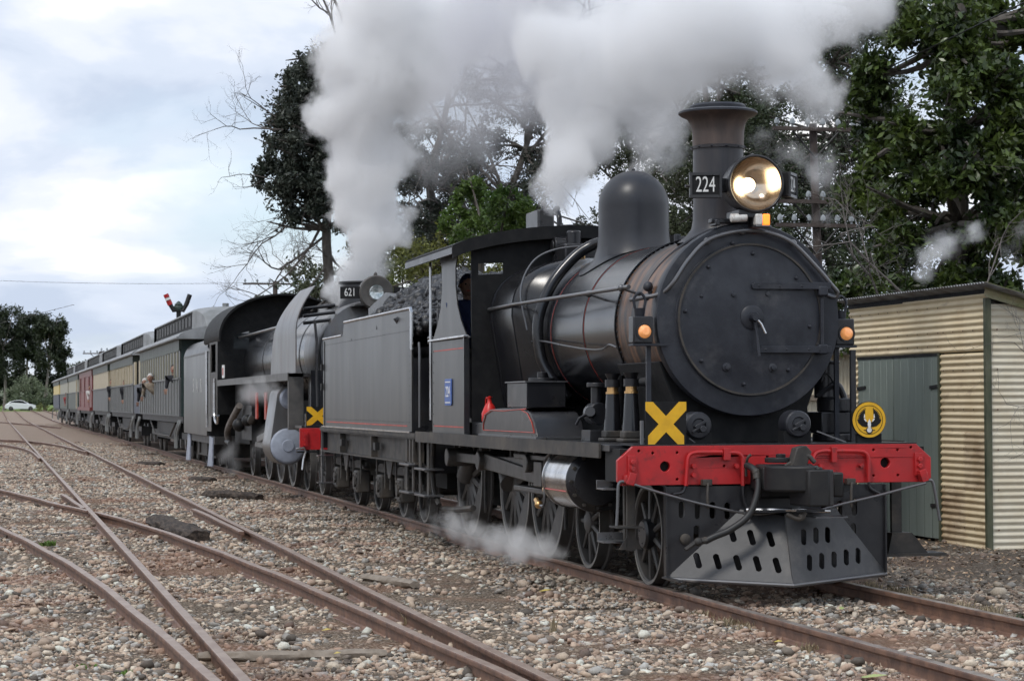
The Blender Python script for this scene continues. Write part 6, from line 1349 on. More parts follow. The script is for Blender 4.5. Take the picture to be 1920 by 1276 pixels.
# greenish barge sheet along the gable
mb = MB(); vs = []; kk = 13
for y in (YS-.05, YS+3.5):
    for i in range(kk): vs.append((XSH+.06+.012*math.cos(i*math.pi/3), y, zr(y)+.05-i*.0145))
for y in (YS-.05, YS+3.5):
    for i in range(kk): vs.append((XSH+.055+.012*math.cos(i*math.pi/3), y, zr(y)+.05-i*.0145))
mb.add(vs, [(i, i+1, kk+i+1, kk+i) for i in range(kk-1)]+[(2*kk+i, 3*kk+i, 3*kk+i+1, 2*kk+i+1) for i in range(kk-1)]); mb.build('barge_sheet', 'green_iron', SH, angle=80)
mb = MB(); pz = [z for z in np.arange(.08, 2.7, .456)]
mb.rivets([((x, YS-.013, z), (0, -1, 0)) for z in pz for x in np.arange(-7.05, XSH-.08, .27)], .011, .006)
mb.rivets([((x, YS-.013, z), (0, -1, 0)) for z in (2.2, 2.36, 2.66) for x in np.arange(xl+.1, -7.1, .3)], .011, .006)
mb.rivets([((XSH+.013, y, z), (1, 0, 0)) for z in pz for y in np.arange(YS+.12, YS+3.3, .45)], .011, .006)
mb.build('nails', 'rust_rail', SH, nofix=True)['kind'] = 'stuff'
# farther shed
y2 = aX(1560, 700, -19)[1]; S2 = thing('shed', (-21, y2+1, -.15), 'paler corrugated shed half hidden between the engine and the near shed', 'shed')
corr((-19, y2-1.2), (-19, y2+2.4), -.17, 1.62, False, outward=(1, 0)).build('wall_sheet', 'cream_iron_pale', S2, angle=80)
corr((-19, y2-1.2), (-19, y2+2.4), 1.60, 2.42, False, outward=(1, 0)).build('wall_sheet', 'cream_iron_pale', S2, angle=80)
MB().box(-18.97, -18.9, y2-1.2, y2+2.4, 1.56, 1.66).build('wall_rail', 'pale_wood', S2)
MB().box(-24, -19.03, y2-1.2, y2-1.15, -.17, 2.4).build('side_wall', 'cream_iron_pale', S2)
mb = MB(); mb.add([(-18.8, y2-1.3, 2.42), (-18.8, y2+2.6, 2.42), (-24, y2+2.6, 2.85), (-24, y2-1.3, 2.85), (-18.8, y2-1.3, 2.39), (-18.8, y2+2.6, 2.39), (-24, y2+2.6, 2.82), (-24, y2-1.3, 2.82)], [(0, 1, 2, 3), (4, 5, 6, 7), (0, 1, 5, 4), (1, 2, 6, 5), (2, 3, 7, 6), (3, 0, 4, 7)]); mb.build('roof', 'roof_iron', S2)
MB().tube([(-18.78, y2-1.3, 2.4), (-18.78, y2+2.6, 2.4)], .05, 8).build('gutter', 'roof_iron', S2)

# ------------------------------------------------------------------ poles, wires, signal
def pole(x, u, vtop, arms, label, lean=0, r=.13, group='telegraph poles'):
    p = aX(u, vtop, x); g = float(gz(x, p[1])); t = thing('telegraph_pole', (x, p[1], g), label, 'pole', group)
    MB().tube([(x, p[1]+lean, g-.3), (x, p[1], p[2])], [r, r*.75], 12).build('pole_shaft', 'pole_wood', t)
    ends = []
    for dz, hw in arms:
        z = p[2]-dz; MB().box(x+.08, x+.17, p[1]-hw, p[1]+hw, z-.035, z+.035).build('cross_arm', 'pole_wood', t)
        for s in (-1, 1): MB().tube([(x+.15, p[1]+s*hw*.55, z-.04), (x+.13, p[1], z-.55)], .02, 6).build('arm_brace', 'iron_dark', t)
        for k in np.linspace(-hw+.08, hw-.08, 6):
            if abs(k) < .1: continue
            MB().lathe([(.02, -.06), (.02, 0), (.05, .01), (.055, .06), (.035, .11), (0, .13)], (x+.12, p[1]+k, z+.08), (0, 0, 1), 10).build('insulator', 'insulator', t); ends.append((x+.12, p[1]+k, z+.18))
    return t, ends
T1p, e1 = pole(-22, 1524, 232, [(.12, .85), (1.5, .8), (1.95, .8)], 'tall dark telegraph pole with glass insulators behind the engine', lean=.22, r=.1)
T2p, e2 = pole(-74, 516, 527, [(.12, 1.35)], 'telegraph pole with one cross arm above the second locomotive')
T3p, e3 = pole(-125, 188, 659, [(.12, 1.1)], 'distant telegraph pole above the middle carriages')
T4p, e4 = pole(-100, 216, 655, [(.12, .8)], 'telegraph pole whose arm shows just over the second carriage')
def wire(a, b, sag, label):
    a, b = np.array(a), np.array(b); P = [a+(b-a)*t-np.array([0, 0, sag*4*t*(1-t)]) for t in np.linspace(0, 1, 16)]
    tag(MB().tube(P, .012, 5).build('wire', 'iron_dark'), label, 'wire')
wire(e1[0], (14, 9.0, 9.5), .3, 'thin wire running up to the right from the tall pole')
wire((-140, -7, 10.2), (-135, 14, 10.0), .2, 'thin overhead wire crossing the sky above the rear carriages')
wire((-330, -30, 9.3), (-90, -2.5, 6.3), .5, 'pale overhead wire passing in front of the pine trees')
ps = aX(335, 598, -66); g = -.12
SG = thing('semaphore_signal', (-66, ps[1], g), 'two armed railway semaphore signal raised above the carriages', 'signal')
MB().cyl((-66, ps[1], g), (-66, ps[1], ps[2]+.4), .09, n=14).build('post', 'iron_dark', SG)
c = aX(335, 577, -66); MB().ball(c, .2, 16, 10, (.8, 1.0, .8)).build('lamp_case', mat('signal_green', (.04, .06, .05), .5), SG)
MB().lathe([(.16, 0), (.05, .12), (0, .14)], c+[0, 0, .12], (0, 0, 1), 14).build('lamp_cap', 'signal_green', SG)
for px, m_ in ([(326, 583), (318, 568), (311, 552)], 0), ([(343, 583), (350, 569), (356, 552)], 1):
    P = [aX(u, v, -66+.12) for u, v in px]; MB().tube([c+[.12, (P[0][1]-c[1])*.3, -.1], P[0], P[1], P[2]], [.05, .07, .09, .09], 8).build('signal_arm', 'iron_dark', SG)
    if m_ == 0:
        MB().tube([P[1]+(P[2]-P[1])*-.2, P[1]+(P[2]-P[1])*.3], .1, 10).build('red_band', 'signal_red', SG); MB().tube([P[1]+(P[2]-P[1])*.36, P[1]+(P[2]-P[1])*.62], .1, 10).build('white_band', 'white', SG); MB().tube([P[1]+(P[2]-P[1])*.66, P[2]*1.0+(P[2]-P[1])*.04], .1, 10).build('red_band', 'signal_red', SG)

# ------------------------------------------------------------------ parked car, far left
def car():
    yc = aX(39, 770, -318); X0 = -318; g = 1.5586-(774.5-762.3)*(335.5/FPX)
    c0 = aX(39, 774, X0); y0 = c0[1]; g = float(gz(X0, y0))
    t = thing('parked_car', (X0, y0, g), 'small white hatchback car parked side on at the far end of the yard', 'car')
    Lh = 2.35
    body = [(-2.33, .35), (-2.35, .75), (-2.2, .98), (-1.5, 1.15), (-1.2, 1.22), (1.0, 1.05), (1.6, .98), (2.1, .82), (2.33, .62), (2.35, .35), (1.8, .25), (-1.8, .25)]
    cab_ = [(-2.15, .98), (-1.6, 1.36), (-.9, 1.56), (-.1, 1.6), (.4, 1.5), (1.25, 1.02), (.9, .95), (-1.9, .95)]
    f = lambda pts, x0, x1, n, m, b=.06: MB().prism([(y0+a, g+z) for a, z in pts], 0, x0, x1).build(n, m, t, bevel=b)
    f(body, X0-.9, X0+.9, 'body', 'car_white'); f(cab_, X0-.75, X0+.75, 'roof', 'car_white')
    win = [(-1.75, 1.1), (-1.35, 1.36), (-.8, 1.5), (-.15, 1.52), (.3, 1.44), (.95, 1.07), (-.3, 1.06)]
    f(win, X0+.745, X0+.76, 'window', 'car_glass', 0)
    for dy in (-1.45, 1.42):
        MB().lathe([(0, .1), (.2, .1), (.32, .08), (.35, 0), (.35, -.2), (0, -.2)], (X0+.82, y0+dy, g+.34), (1, 0, 0), 20).build('wheel', 'rubber', t)
        MB().lathe([(0, .12), (.15, .11), (.2, .1)], (X0+.83, y0+dy, g+.34), (1, 0, 0), 14).build('hub_cap', 'rod_steel', t)
        MB().lathe([(0, .0), (.35, 0), (.35, -.2), (0, -.2)], (X0-.7, y0+dy, g+.34), (1, 0, 0), 20).build('wheel', 'rubber', t)
    MB().box(X0+.3, X0+.75, y0+2.3, y0+2.36, g+.6, g+.7).build('headlight', 'clear_lens', t); MB().box(X0+.3, X0+.8, y0-2.38, y0-2.3, g+.75, g+.85).build('tail_light', 'signal_red', t)
car()

# ------------------------------------------------------------------ people
def skin_body(name, joints, edges, radii, mt, parent):
    me = bpy.data.meshes.new(name); off = np.array(ROOT[parent.name]); me.from_pydata([tuple(np.array(j)-off) for j in joints], edges, []); o = bpy.data.objects.new(name, me); col.objects.link(o); o.parent = parent
    o.modifiers.new('skin', 'SKIN'); 
    if not me.skin_vertices: pass
    for v, r_ in zip(me.skin_vertices[0].data, radii): v.radius = (r_, r_)
    me.skin_vertices[0].data[0].use_root = True
    o.modifiers.new('sub', 'SUBSURF').levels = 2; o.modifiers['sub'].render_levels = 2; me.materials.append(MT[mt])
    me.shade_smooth() if hasattr(me, 'shade_smooth') else None
    return o
def person(p, face, lean, label, cloth, cap=None, arm=None, body_down=.55, hair='hair', group=None):
    """upper body leaning out of a window or vestibule: p = neck point, face = direction, lean = pelvis offset"""
    p = np.array(p, float)+np.array([0, .07 if p[0] < -20 else 0, 0]); t = thing('person', p+np.array([0, 0, -.8]), label, 'person', group); f = np.array(face, float); f /= np.linalg.norm(f); s = np.cross(f, [0, 0, 1]); s /= np.linalg.norm(s); up = np.array([0, 0, 1.])
    pel = p+np.array(lean)
    J = [pel, pel*.5+p*.5, p-up*.1, p-up*.02, p-up*.1+s*.19, p-up*.1-s*.19]
    J += [J[4]+(np.array([0, .06, -.24]) if arm is None else np.array(arm)*.5), J[5]+np.array([0, .06, -.24])+f*.03]
    J += [J[6]+(np.array([0, .04, -.16])+f*.08 if arm is None else np.array(arm)*.5), J[7]+np.array([0, .04, -.14])+f*.08]
    Ed = [(0, 1), (1, 2), (2, 3), (2, 4), (2, 5), (4, 6), (5, 7), (6, 8), (7, 9)]
    skin_body('clothing', J, Ed, [.16, .17, .15, .07, .085, .085, .06, .06, .045, .045], cloth, t)
    h = p+up*.13+f*.03
    mb = MB(); mb.ball(h, .105, 16, 12, (.9, .85, 1.18)); mb.cyl(p-up*.05, h, .055, n=12); mb.ball(h+f*.1-up*.01, .022, 8, 6); mb.ball(h+s*.09, .025, 8, 6); mb.ball(h-s*.09, .025, 8, 6)
    hd = mb.build('head', 'skin', t)
    for q in (-1, 1): MB().ball(h+f*.088+s*q*.035+up*.02, .012, 8, 6).build('eye', 'dark', hd)
    MB().obox(h+f*.094-up*.055, s, .025, .008, .005).build('mouth', 'lining_red', hd)
    mb = MB(); mb.ball(h+up*.03-f*.02, .112, 16, 10, (.9, .88, 1.05)); v2 = []
    o_ = MB(); vs = np.array(mb.v); keep = [i for i, fc in enumerate(mb.f) if np.mean([(vs[k]-h)@up*1.2-(vs[k]-h)@f for k in fc]) > .01]; o_.v = mb.v; o_.f = [mb.f[i] for i in keep]; o_.build('hair' if not cap else 'hat', hair if not cap else cap, t, nofix=True)
    for q, hp in ((1, J[8]), (-1, J[9])):
        d = (J[8]-J[6]) if q == 1 else (J[9]-J[7]); d = d/np.linalg.norm(d); a, b = frame(d); mb = MB(); mb.obox(hp+d*.06, d, .045, .035, .014)
        for k in range(4): mb.tube([hp+d*.1+a*(-.028+.019*k), hp+d*(.135+.008*(k in (1, 2)))+a*(-.028+.019*k)-b*.008, hp+d*.155+a*(-.028+.019*k)-b*.025], .0085, 6)
        mb.tube([hp+d*.03+a*.035, hp+d*.07+a*.055, hp+d*.09+a*.05-b*.01], .01, 6); mb.build('hand', 'skin', t, bevel=0)
    return t
pdv = aY(878, 552, -.93)
person(aY(877, 558, -1.06), (1, -.1, 0), (-.05, .15, -.6), 'driver in blue overalls behind the near cab window of engine 224', 'cloth_blue', cap='cloth_blue', arm=(.05, .1, -.4))
q = aY(278, 716, -1.62); person(q, (1, -.4, 0), (-.1, .35, -.5), 'person in patterned top leaning far out of the first carriage vestibule', 'cloth_camo', cap='cloth_pale', arm=(-.05, -.06, -.34))
q = aY(268, 724, -1.55); person(q, (1, -.6, 0), (-.1, .35, -.6), 'pale haired passenger in dark coat hanging from the first vestibule gate', 'cloth_dark', hair='cloth_pale', arm=(-.1, -.05, -.4))
q = aY(322, 701, -1.5); person(q, (1, -.5, 0), (0, .35, -.45), 'dark clothed passenger leaning out of the first carriage window', 'cloth_dark', arm=(.08, -.05, -.3))
q = aY(232, 724, -1.47); person(q, (1, -.5, 0), (0, .35, -.45), 'dark haired passenger at the middle of the second carriage', 'cloth_dark')
q = aY(207, 722, -1.47); person(q, (1, -.5, 0), (0, .35, -.45), 'dark figure leaning out at the rear of the second carriage', 'cloth_dark')
q = aY(167, 731, -1.48); person(q, (1, -.5, 0), (0, .35, -.45), 'passenger with pale shirt looking out of the dark red carriage', 'cloth_pale')
q = aY(123, 743, -1.48); person(q, (1, -.5, 0), (0, .35, -.45), 'passenger in red leaning from the carriage behind the red one', 'cloth_red')

# ------------------------------------------------------------------ trees
def px3(u, v, x): return aX(u, v, x)
LEAFN = [0]
def leaves(name, blobs, n, size, mt, parent, seed, flat=.5, asp=.45, shell=.55, droop=0, gap=-.12):
    """blobs: (centre xyz, radius); many small pointed leaves through the volume of each"""
    r_ = np.random.RandomState(seed); w_ = np.array([b[1]**2 for b in blobs]); w_ = w_/w_.sum(); k = r_.choice(len(blobs), n, p=w_)
    C = np.array([b[0] for b in blobs]); Rr = np.array([b[1] for b in blobs]); d = r_.normal(size=(n, 3)); d /= np.linalg.norm(d, axis=1)[:, None]
    # lumpy sub clumps
    lump = 1+.22*np.sin(d[:, 0]*7+k*1.3)*np.sin(d[:, 1]*6+k)*np.sin(d[:, 2]*8+k*2.1)
    tail = 1+.16*np.abs(r_.normal(size=n))*(r_.rand(n) < .35)
    rad = Rr[k]*(shell+(1-shell)*r_.rand(n)**.6)*lump*tail
    P = C[k]+d*rad[:, None]*np.array([1, 1, .9])
    # twig sized clusters with gaps between them
    fq = 1.25/size; q = P*fq+1.3*np.sin(P[:, [1, 2, 0]]*fq*.37); cl = np.sin(q).sum(1)/3
    keep = cl > gap+r_.uniform(-.2, .2, n); P = P[keep]; d = d[keep]; n = len(P)
    a = d*.6+r_.normal(size=(n, 3))*.7; a[:, 2] -= droop; a /= np.linalg.norm(a, axis=1)[:, None]
    b = np.cross(a, r_.normal(size=(n, 3))); b /= np.linalg.norm(b, axis=1)[:, None]; s = size*r_.uniform(.6, 1.25, n)[:, None]
    V = np.stack([P-a*s*.5, P+b*s*asp*.5, P+a*s*.5, P-b*s*asp*.5], 1).reshape(-1, 3); F = np.arange(n*4).reshape(-1, 4)
    off = np.array(ROOT[parent.name]); o = npmesh(name, V-off, F, mt, None, parent=parent); o['kind'] = 'stuff'; return o
def branches(P0, d0, L, r, depth, out, r_, spread=.6, up=.15, ns=3):
    P = [np.array(P0, float)]; d = np.array(d0, float); d /= np.linalg.norm(d)
    for i in range(ns): 
        d = d+r_.normal(size=3)*.16+np.array([0, 0, up*.2]); d /= np.linalg.norm(d); P.append(P[-1]+d*L/ns)
    out.append((P, r, r*.6))
    if depth <= 0: return
    for i in range(r_.randint(2, 4)):
        t = r_.uniform(.45, 1); b = P[min(ns, int(t*ns)+0)] if i else P[-1]
        dd = d+r_.normal(size=3)*spread; dd[2] += up; dd /= np.linalg.norm(dd)
        branches(b, dd, L*r_.uniform(.55, .8), r*.58, depth-1, out, r_, spread, up, ns)
def limbs(name, lst, mt, parent, n=5):
    mb = MB()
    for P, a, b in lst: mb.tube(P, [a, b], 4 if a < .02 else (6 if a < .08 else 10), caps=False)
    o = mb.build(name, mt, parent, nofix=True); return o
def tree(name, label, x, base, trunk, blobs, n, size, mt, seed, bark='bark', tr=.2, twigs=None, group=None, cat='tree', jit=1.2, **k):
    """base px (u,v) of the foot; trunk px polyline; blobs px (u,v,r)"""
    r_ = np.random.RandomState(seed); b = aX(base[0], base[1], x); g = float(gz(x, b[1])); t = thing(name, (x, b[1], g), label, cat, group)
    tp = [np.array([x, b[1], g-.1])]+[aX(u, v, x) for u, v in trunk]
    if len(tp) > 1: limbs('trunk', [(catmull(tp, 4), tr, tr*.45)], bark, t)
    B = [(aX(u, v, x)+np.array([r_.uniform(-jit, jit), 0, 0]), rr*mpp(x)) for u, v, rr in blobs]
    if blobs:
        leaves('crown', B, n, size, mt, t, seed, **k)
        ls = []
        for c, rr in B:
            o = tp[min(len(tp)-1, 1+int(np.argmin([np.linalg.norm(q-c) for q in tp[1:]])))] if len(tp) > 1 else np.array([x, b[1], g]); m_ = (o+c)/2+r_.normal(size=3)*.15
            ls.append((catmull([o, m_, c, c+(c-m_)*.6], 3), tr*.35, tr*.08))
        limbs('branch', ls, bark, t)['kind'] = 'stuff'
    if twigs:
        out = []
        for (u, v), (u2, v2), L, r0, dep in twigs:
            p = aX(u, v, x)+np.array([r_.uniform(-.3, .3), 0, 0]); q = aX(u2, v2, x); branches(p, q-p, L, r0, dep, out, r_, .62, .1)
        limbs('twigs', out, k.get('tw', 'twig'), t)['kind'] = 'stuff'
    return t
def fill(x0, y0, x1, y1, n, r0, r1, seed, ok=None):
    q = np.random.RandomState(seed); o = []
    while len(o) < n:
        u, v = q.uniform(x0, x1), q.uniform(y0, y1)
        if ok is None or ok(u, v): o.append((u, v, q.uniform(r0, r1)))
    return o
leafmat('leaf_grey_dark', (.03, .042, .03), (.07, .08, .06), .5, .15)
# dark ivy clad tree at the left of the steam
tree('tree', 'tall dark ivy hung tree with bare outer twigs left of the white steam', -42, (622, 700), [(618, 560), (612, 430), (625, 300), (640, 180), (655, 60)],
     [(560, 165, 42), (600, 130, 42), (545, 205, 42), (525, 245, 30), (590, 200, 45), (625, 170, 40), (610, 250, 30), (520, 310, 38), (560, 300, 45), (600, 320, 45), (545, 370, 42), (525, 355, 30), (575, 400, 28), (610, 370, 35), (632, 100, 30), (590, 130, 30), (615, 145, 40), (570, 250, 36), (640, 230, 40), (555, 270, 30), (580, 340, 40), (620, 420, 26), (500, 330, 26), (535, 340, 34), (565, 195, 40)]+fill(480, 90, 650, 420, 60, 12, 24, 94, lambda u, v: (u-(505 if v > 230 else 460+(290-v)*.5)) > 0), 80000, .13, 'leaf_grey_dark', 1, tr=.16, shell=.1, gap=-.1,
     twigs=[((530, 245), (465, 240), 1.2, .028, 6), ((540, 230), (490, 205), 1.0, .025, 5), ((560, 400), (500, 450), 1.4, .03, 5), ((600, 430), (560, 520), 1.6, .04, 6), ((612, 460), (640, 560), 1.6, .04, 6), ((612, 440), (570, 470), 1.6, .04, 6), ((640, 90), (610, 20), 1.5, .04, 6), ((645, 60), (650, -30), 1.8, .05, 6), ((530, 340), (470, 300), 1.1, .02, 4), ((610, 500), (560, 560), 1.2, .03, 6), ((618, 520), (600, 600), 1.2, .03, 6), ((600, 300), (560, 420), 1.6, .03, 6), ((570, 280), (520, 400), 1.6, .02, 5)])
tree('tree', 'bare spreading tree with open branches behind the drifting steam', -46, (940, 600), [(900, 470), (950, 370), (985, 280), (1010, 170), (1015, 60)], fill(860, 110, 1110, 470, 60, 18, 38, 95), 50000, .11, 'leaf_grey_dark', 2, tr=.13,
     twigs=[((1000, 260), (930, 180), 2.4, .06, 6), ((990, 290), (1060, 200), 2.4, .06, 6), ((950, 370), (880, 290), 2.2, .06, 6), ((960, 350), (1040, 330), 2.2, .05, 6), ((1010, 170), (1000, 60), 2.2, .05, 6), ((1010, 180), (1070, 90), 2.2, .05, 6), ((900, 430), (850, 350), 2, .05, 6), ((940, 380), (910, 240), 2.2, .05, 6), ((1000, 230), (1050, 380), 2.0, .04, 6), ((1015, 200), (940, 110), 2.2, .05, 6)])
tree('tree', 'bare trunk thick with dead creepers behind the coal tender', -38, (800, 620), [(805, 520), (815, 430), (805, 330), (830, 240), (850, 120)], [(800, 400, 30), (820, 340, 25), (790, 450, 30), (810, 480, 34), (780, 420, 24)]+fill(740, 240, 870, 520, 34, 20, 36, 96), 45000, .1, 'leaf_grey_dark', 3, tr=.14,
     twigs=[((810, 430), (770, 330), 1.6, .05, 6), ((812, 420), (860, 340), 1.6, .05, 6), ((808, 360), (840, 250), 1.8, .05, 6), ((806, 480), (760, 420), 1.4, .04, 6), ((810, 480), (850, 430), 1.4, .04, 6), ((830, 240), (800, 130), 2, .05, 6), ((840, 200), (890, 100), 2, .05, 6)])
tree('tree', 'slim dark trunked tree rising behind the dome', -40, (1190, 600), [(1190, 450), (1185, 330), (1170, 230), (1160, 120), (1170, 20)], [(1180, 290, 25), (1170, 230, 20), (1195, 350, 26), (1150, 170, 26), (1190, 400, 30), (1150, 400, 30), (1210, 330, 25), (1170, 450, 40), (1220, 420, 34)]+fill(1110, 110, 1270, 520, 50, 22, 44, 97), 60000, .1, 'leaf_olive', 4, tr=.11,
     twigs=[((1180, 300), (1120, 200), 2, .05, 6), ((1180, 280), (1240, 170), 2, .05, 6), ((1170, 200), (1200, 90), 2, .05, 6), ((1185, 360), (1130, 300), 1.6, .04, 6), ((1185, 380), (1240, 310), 1.6, .04, 6), ((1165, 160), (1110, 60), 2, .05, 6)])
tree('bush', 'bright green leafy bush rising behind the cab roof', -24, (900, 640), [(900, 540), (900, 470)], [(900, 370, 36), (930, 395, 38), (870, 410, 32), (960, 420, 32), (900, 440, 38), (985, 440, 26), (855, 450, 26), (930, 450, 35), (895, 345, 22)], 15000, .11, 'leaf_bright', 5, tr=.1, cat='bush')
tree('bush', 'yellow green shrub bank behind the coal heap', -27, (790, 660), [(790, 600), (790, 520)], [(745, 495, 36), (790, 480, 40), (835, 465, 36), (725, 540, 42), (770, 545, 45), (815, 530, 45), (860, 500, 40), (880, 540, 45), (700, 590, 40), (760, 600, 45), (830, 590, 45), (930, 500, 45), (960, 520, 45), (900, 590, 45)], 24000, .09, 'leaf_yellow', 6, tr=.08, cat='bush')
tree('bush', 'dull olive thicket behind the second locomotive', -52, (640, 690), [(640, 620), (640, 560)], [(575, 500, 28), (600, 530, 32), (620, 570, 34), (575, 555, 28), (660, 540, 36), (690, 570, 36), (640, 600, 36), (545, 560, 20), (700, 500, 40), (670, 470, 25), (735, 470, 40)], 14000, .14, 'leaf_olive', 7, tr=.08, cat='bush')
tree('bush', 'small green treetop peeping over the second engine cab', -85, (485, 640), [(485, 600)], [(484, 572, 15), (498, 580, 14), (474, 585, 12)], 900, .25, 'leaf_olive', 8, tr=.08, cat='bush')
tree('tree', 'fine leaved mid green tree behind the headlamp', -34, (1330, 640), [(1330, 500), (1325, 380), (1330, 250), (1320, 150)], [(1290, 420, 50), (1340, 340, 55), (1300, 300, 45), (1380, 260, 55), (1330, 200, 50), (1400, 180, 45), (1290, 230, 36), (1270, 350, 40), (1400, 420, 60), (1440, 330, 55), (1290, 470, 50), (1350, 130, 40), (1230, 440, 50)]+fill(1230, 150, 1480, 560, 26, 30, 50, 91), 90000, .1, 'leaf_olive', 9, tr=.14, shell=.1,
     twigs=[((1320, 300), (1280, 200), 2, .05, 6), ((1330, 250), (1400, 120), 2.2, .05, 6), ((1330, 350), (1260, 290), 1.8, .05, 6)])
tree('tree', 'dark twiggy tree behind the telegraph pole', -31, (1540, 680), [(1560, 540), (1540, 400), (1570, 260), (1560, 120)], [(1480, 330, 50), (1530, 280, 55), (1580, 230, 55), (1500, 200, 45), (1550, 150, 50), (1620, 160, 50), (1460, 430, 60), (1530, 400, 60), (1590, 350, 60), (1620, 280, 55), (1490, 500, 60), (1560, 500, 60), (1620, 450, 60), (1600, 560, 50), (1430, 520, 50), (1540, 80, 35), (1440, 260, 35), (1600, 90, 40), (1500, 600, 60), (1570, 640, 60)]+fill(1400, 60, 1700, 640, 46, 35, 60, 92, lambda u, v: not (u < 1480 and v < 170)), 130000, .095, 'leaf_dark', 10, tr=.12, shell=.1,
     twigs=[((1540, 420), (1480, 340), 2, .03, 6), ((1550, 400), (1610, 300), 2, .03, 6), ((1560, 500), (1500, 450), 1.8, .03, 6), ((1560, 540), (1630, 480), 1.8, .03, 6), ((1550, 460), (1560, 360), 2, .03, 6), ((1560, 200), (1620, 90), 1.8, .04, 6), ((1560, 160), (1500, 60), 1.8, .04, 6), ((1620, 560), (1660, 470), 1.5, .02, 6)])
# big-leaved fig at the right
fig_blobs = [(1700, 120, 55), (1760, 60, 70), (1850, 80, 80), (1920, 160, 80), (1720, 210, 55), (1800, 200, 80), (1880, 280, 85), (1700, 300, 60), (1770, 330, 75), (1660, 350, 45), (1700, 400, 60), (1640, 370, 30), (1800, 430, 80), (1900, 420, 80), (1720, 490, 55), (1820, 520, 70), (1680, 450, 40), (1690, 550, 50), (1760, 590, 60), (1870, 570, 60), (1650, 250, 36), (1680, 190, 40), (1640, 530, 40), (1730, -20, 60), (1850, -30, 70), (1950, 30, 80), (1960, 330, 80), (1960, 500, 70), (1650, 620, 50)]
fig_more = fill(1690, -40, 1980, 640, 55, 30, 65, 93)
FIG = tree('fig_tree', 'big dark glossy broad leaved tree overhanging the corrugated shed', -16, (1800, 900), [(1790, 640), (1800, 420), (1790, 240), (1800, 60), (1800, -120)], fig_blobs+fig_more, 120000, .16, 'leaf_fig', 12, tr=.2, asp=.42, shell=.1, jit=1.8)
r_ = np.random.RandomState(77)
lv = MB(); lv.add([(0, 0, 0), (.05, .028, .006), (.1, .032, .0), (.16, 0, -.012), (.1, -.032, 0), (.05, -.028, .006), (.08, 0, -.004)], [(0, 1, 6), (1, 2, 6), (2, 3, 6), (3, 4, 6), (4, 5, 6), (5, 0, 6)])
me0 = None
for i in range(300):
    b = fig_blobs[r_.randint(len(fig_blobs))]; a = r_.uniform(0, 6.28); rr = b[2]*r_.uniform(.6, 1.08); c = aX(b[0]+rr*math.cos(a), b[1]-rr*math.sin(a), -15.6+r_.uniform(.4, 1.9))
    if me0 is None:
        o = lv.build('leaf', 'leaf_fig', FIG, smooth=False, nofix=True); me0 = o; vv = np.array([v.co[:] for v in o.data.vertices]); o.data.vertices.foreach_set('co', (np.array(lv.v)).astype(np.float32).ravel())
    else: o = me0.copy(); col.objects.link(o); o.parent = FIG
    o.location = c-np.array(ROOT[FIG.name]); o.rotation_euler = (r_.uniform(-.8, .8), r_.uniform(-.9, .6), r_.uniform(0, 6.28)); sc_ = r_.uniform(.8, 1.3); o.scale = (sc_,)*3
tree('dead_bush', 'dead twiggy shrub hanging over the shed roof', -12, (1830, 700), [(1800, 640)], [], 0, .1, 'leaf_dark', 13, tr=.05, cat='bush', twigs=[((1830, 560), (1890, 480), 1.0, .015, 5), ((1700, 560), (1640, 500), 1.2, .02, 6), ((1660, 560), (1620, 460), 1.2, .02, 6)])
tree('bare_shrub', 'bare fine twigs in front of the pale shed wall at the right edge', -4.9, (2010, 1010), [(1990, 800), (1960, 700)], [], 0, .1, 'leaf_dark', 14, bark='iron_dark', tr=.012, cat='shrub', twigs=[((1960, 700), (1880, 620), .55, .006, 4), ((1975, 760), (1850, 745), .6, .005, 4), ((1985, 820), (1860, 860), .5, .004, 4), ((1950, 680), (1900, 560), .4, .005, 4)])
# far left pines, bush and hills
for lb, x, base, trk, bl, n, sd in (
    ('umbrella pine with the broad dark crown at the far left edge', -335, (8, 765), [(10, 720), (5, 650)], [(0, 600, 28), (22, 594, 24), (-20, 620, 30), (8, 640, 34), (30, 625, 28), (-10, 660, 34), (25, 660, 28), (5, 685, 26)], 15000, 21),
    ('tall umbrella pine in the middle of the far pine row', -340, (47, 760), [(49, 720), (52, 660)], [(50, 612, 26), (62, 604, 22), (38, 630, 26), (58, 640, 28), (72, 622, 24), (44, 658, 26), (64, 670, 22)], 14000, 22),
    ('umbrella pine nearest the carriages with a pale bare trunk', -330, (84, 765), [(87, 730), (92, 680)], [(90, 606, 20), (104, 612, 22), (113, 632, 20), (95, 632, 26), (112, 652, 20), (80, 614, 20), (120, 664, 15), (100, 668, 24), (82, 672, 18), (112, 685, 14)], 15000, 23)):
    tree('pine_tree', lb, x, base, trk, bl, n, [.6][0], 'leaf_pine', sd, bark='bark_pale', tr=.3, jit=2.5, asp=.35, shell=.1, group='pines beyond the yard')
tree('hedge', 'dark mass of scrub under the pine trees', -345, (40, 765), [], [(-10, 735, 30), (20, 735, 28), (60, 740, 24), (85, 735, 26), (110, 735, 22), (125, 720, 22), (0, 700, 28), (35, 700, 24), (75, 700, 24), (110, 695, 20), (130, 745, 20), (15, 715, 28), (55, 715, 26), (95, 715, 26)], 16000, .7, 'leaf_pine', 24, tr=.1, cat='hedge', shell=.1)
tree('round_bush', 'big round grey green bush behind the white car', -327, (53, 770), [(53, 755)], [(53, 735, 30), (35, 740, 22), (72, 740, 22), (50, 722, 18), (25, 750, 12), (85, 752, 12)], 9000, .35, 'leaf_grey', 25, tr=.15, cat='bush', jit=.8)
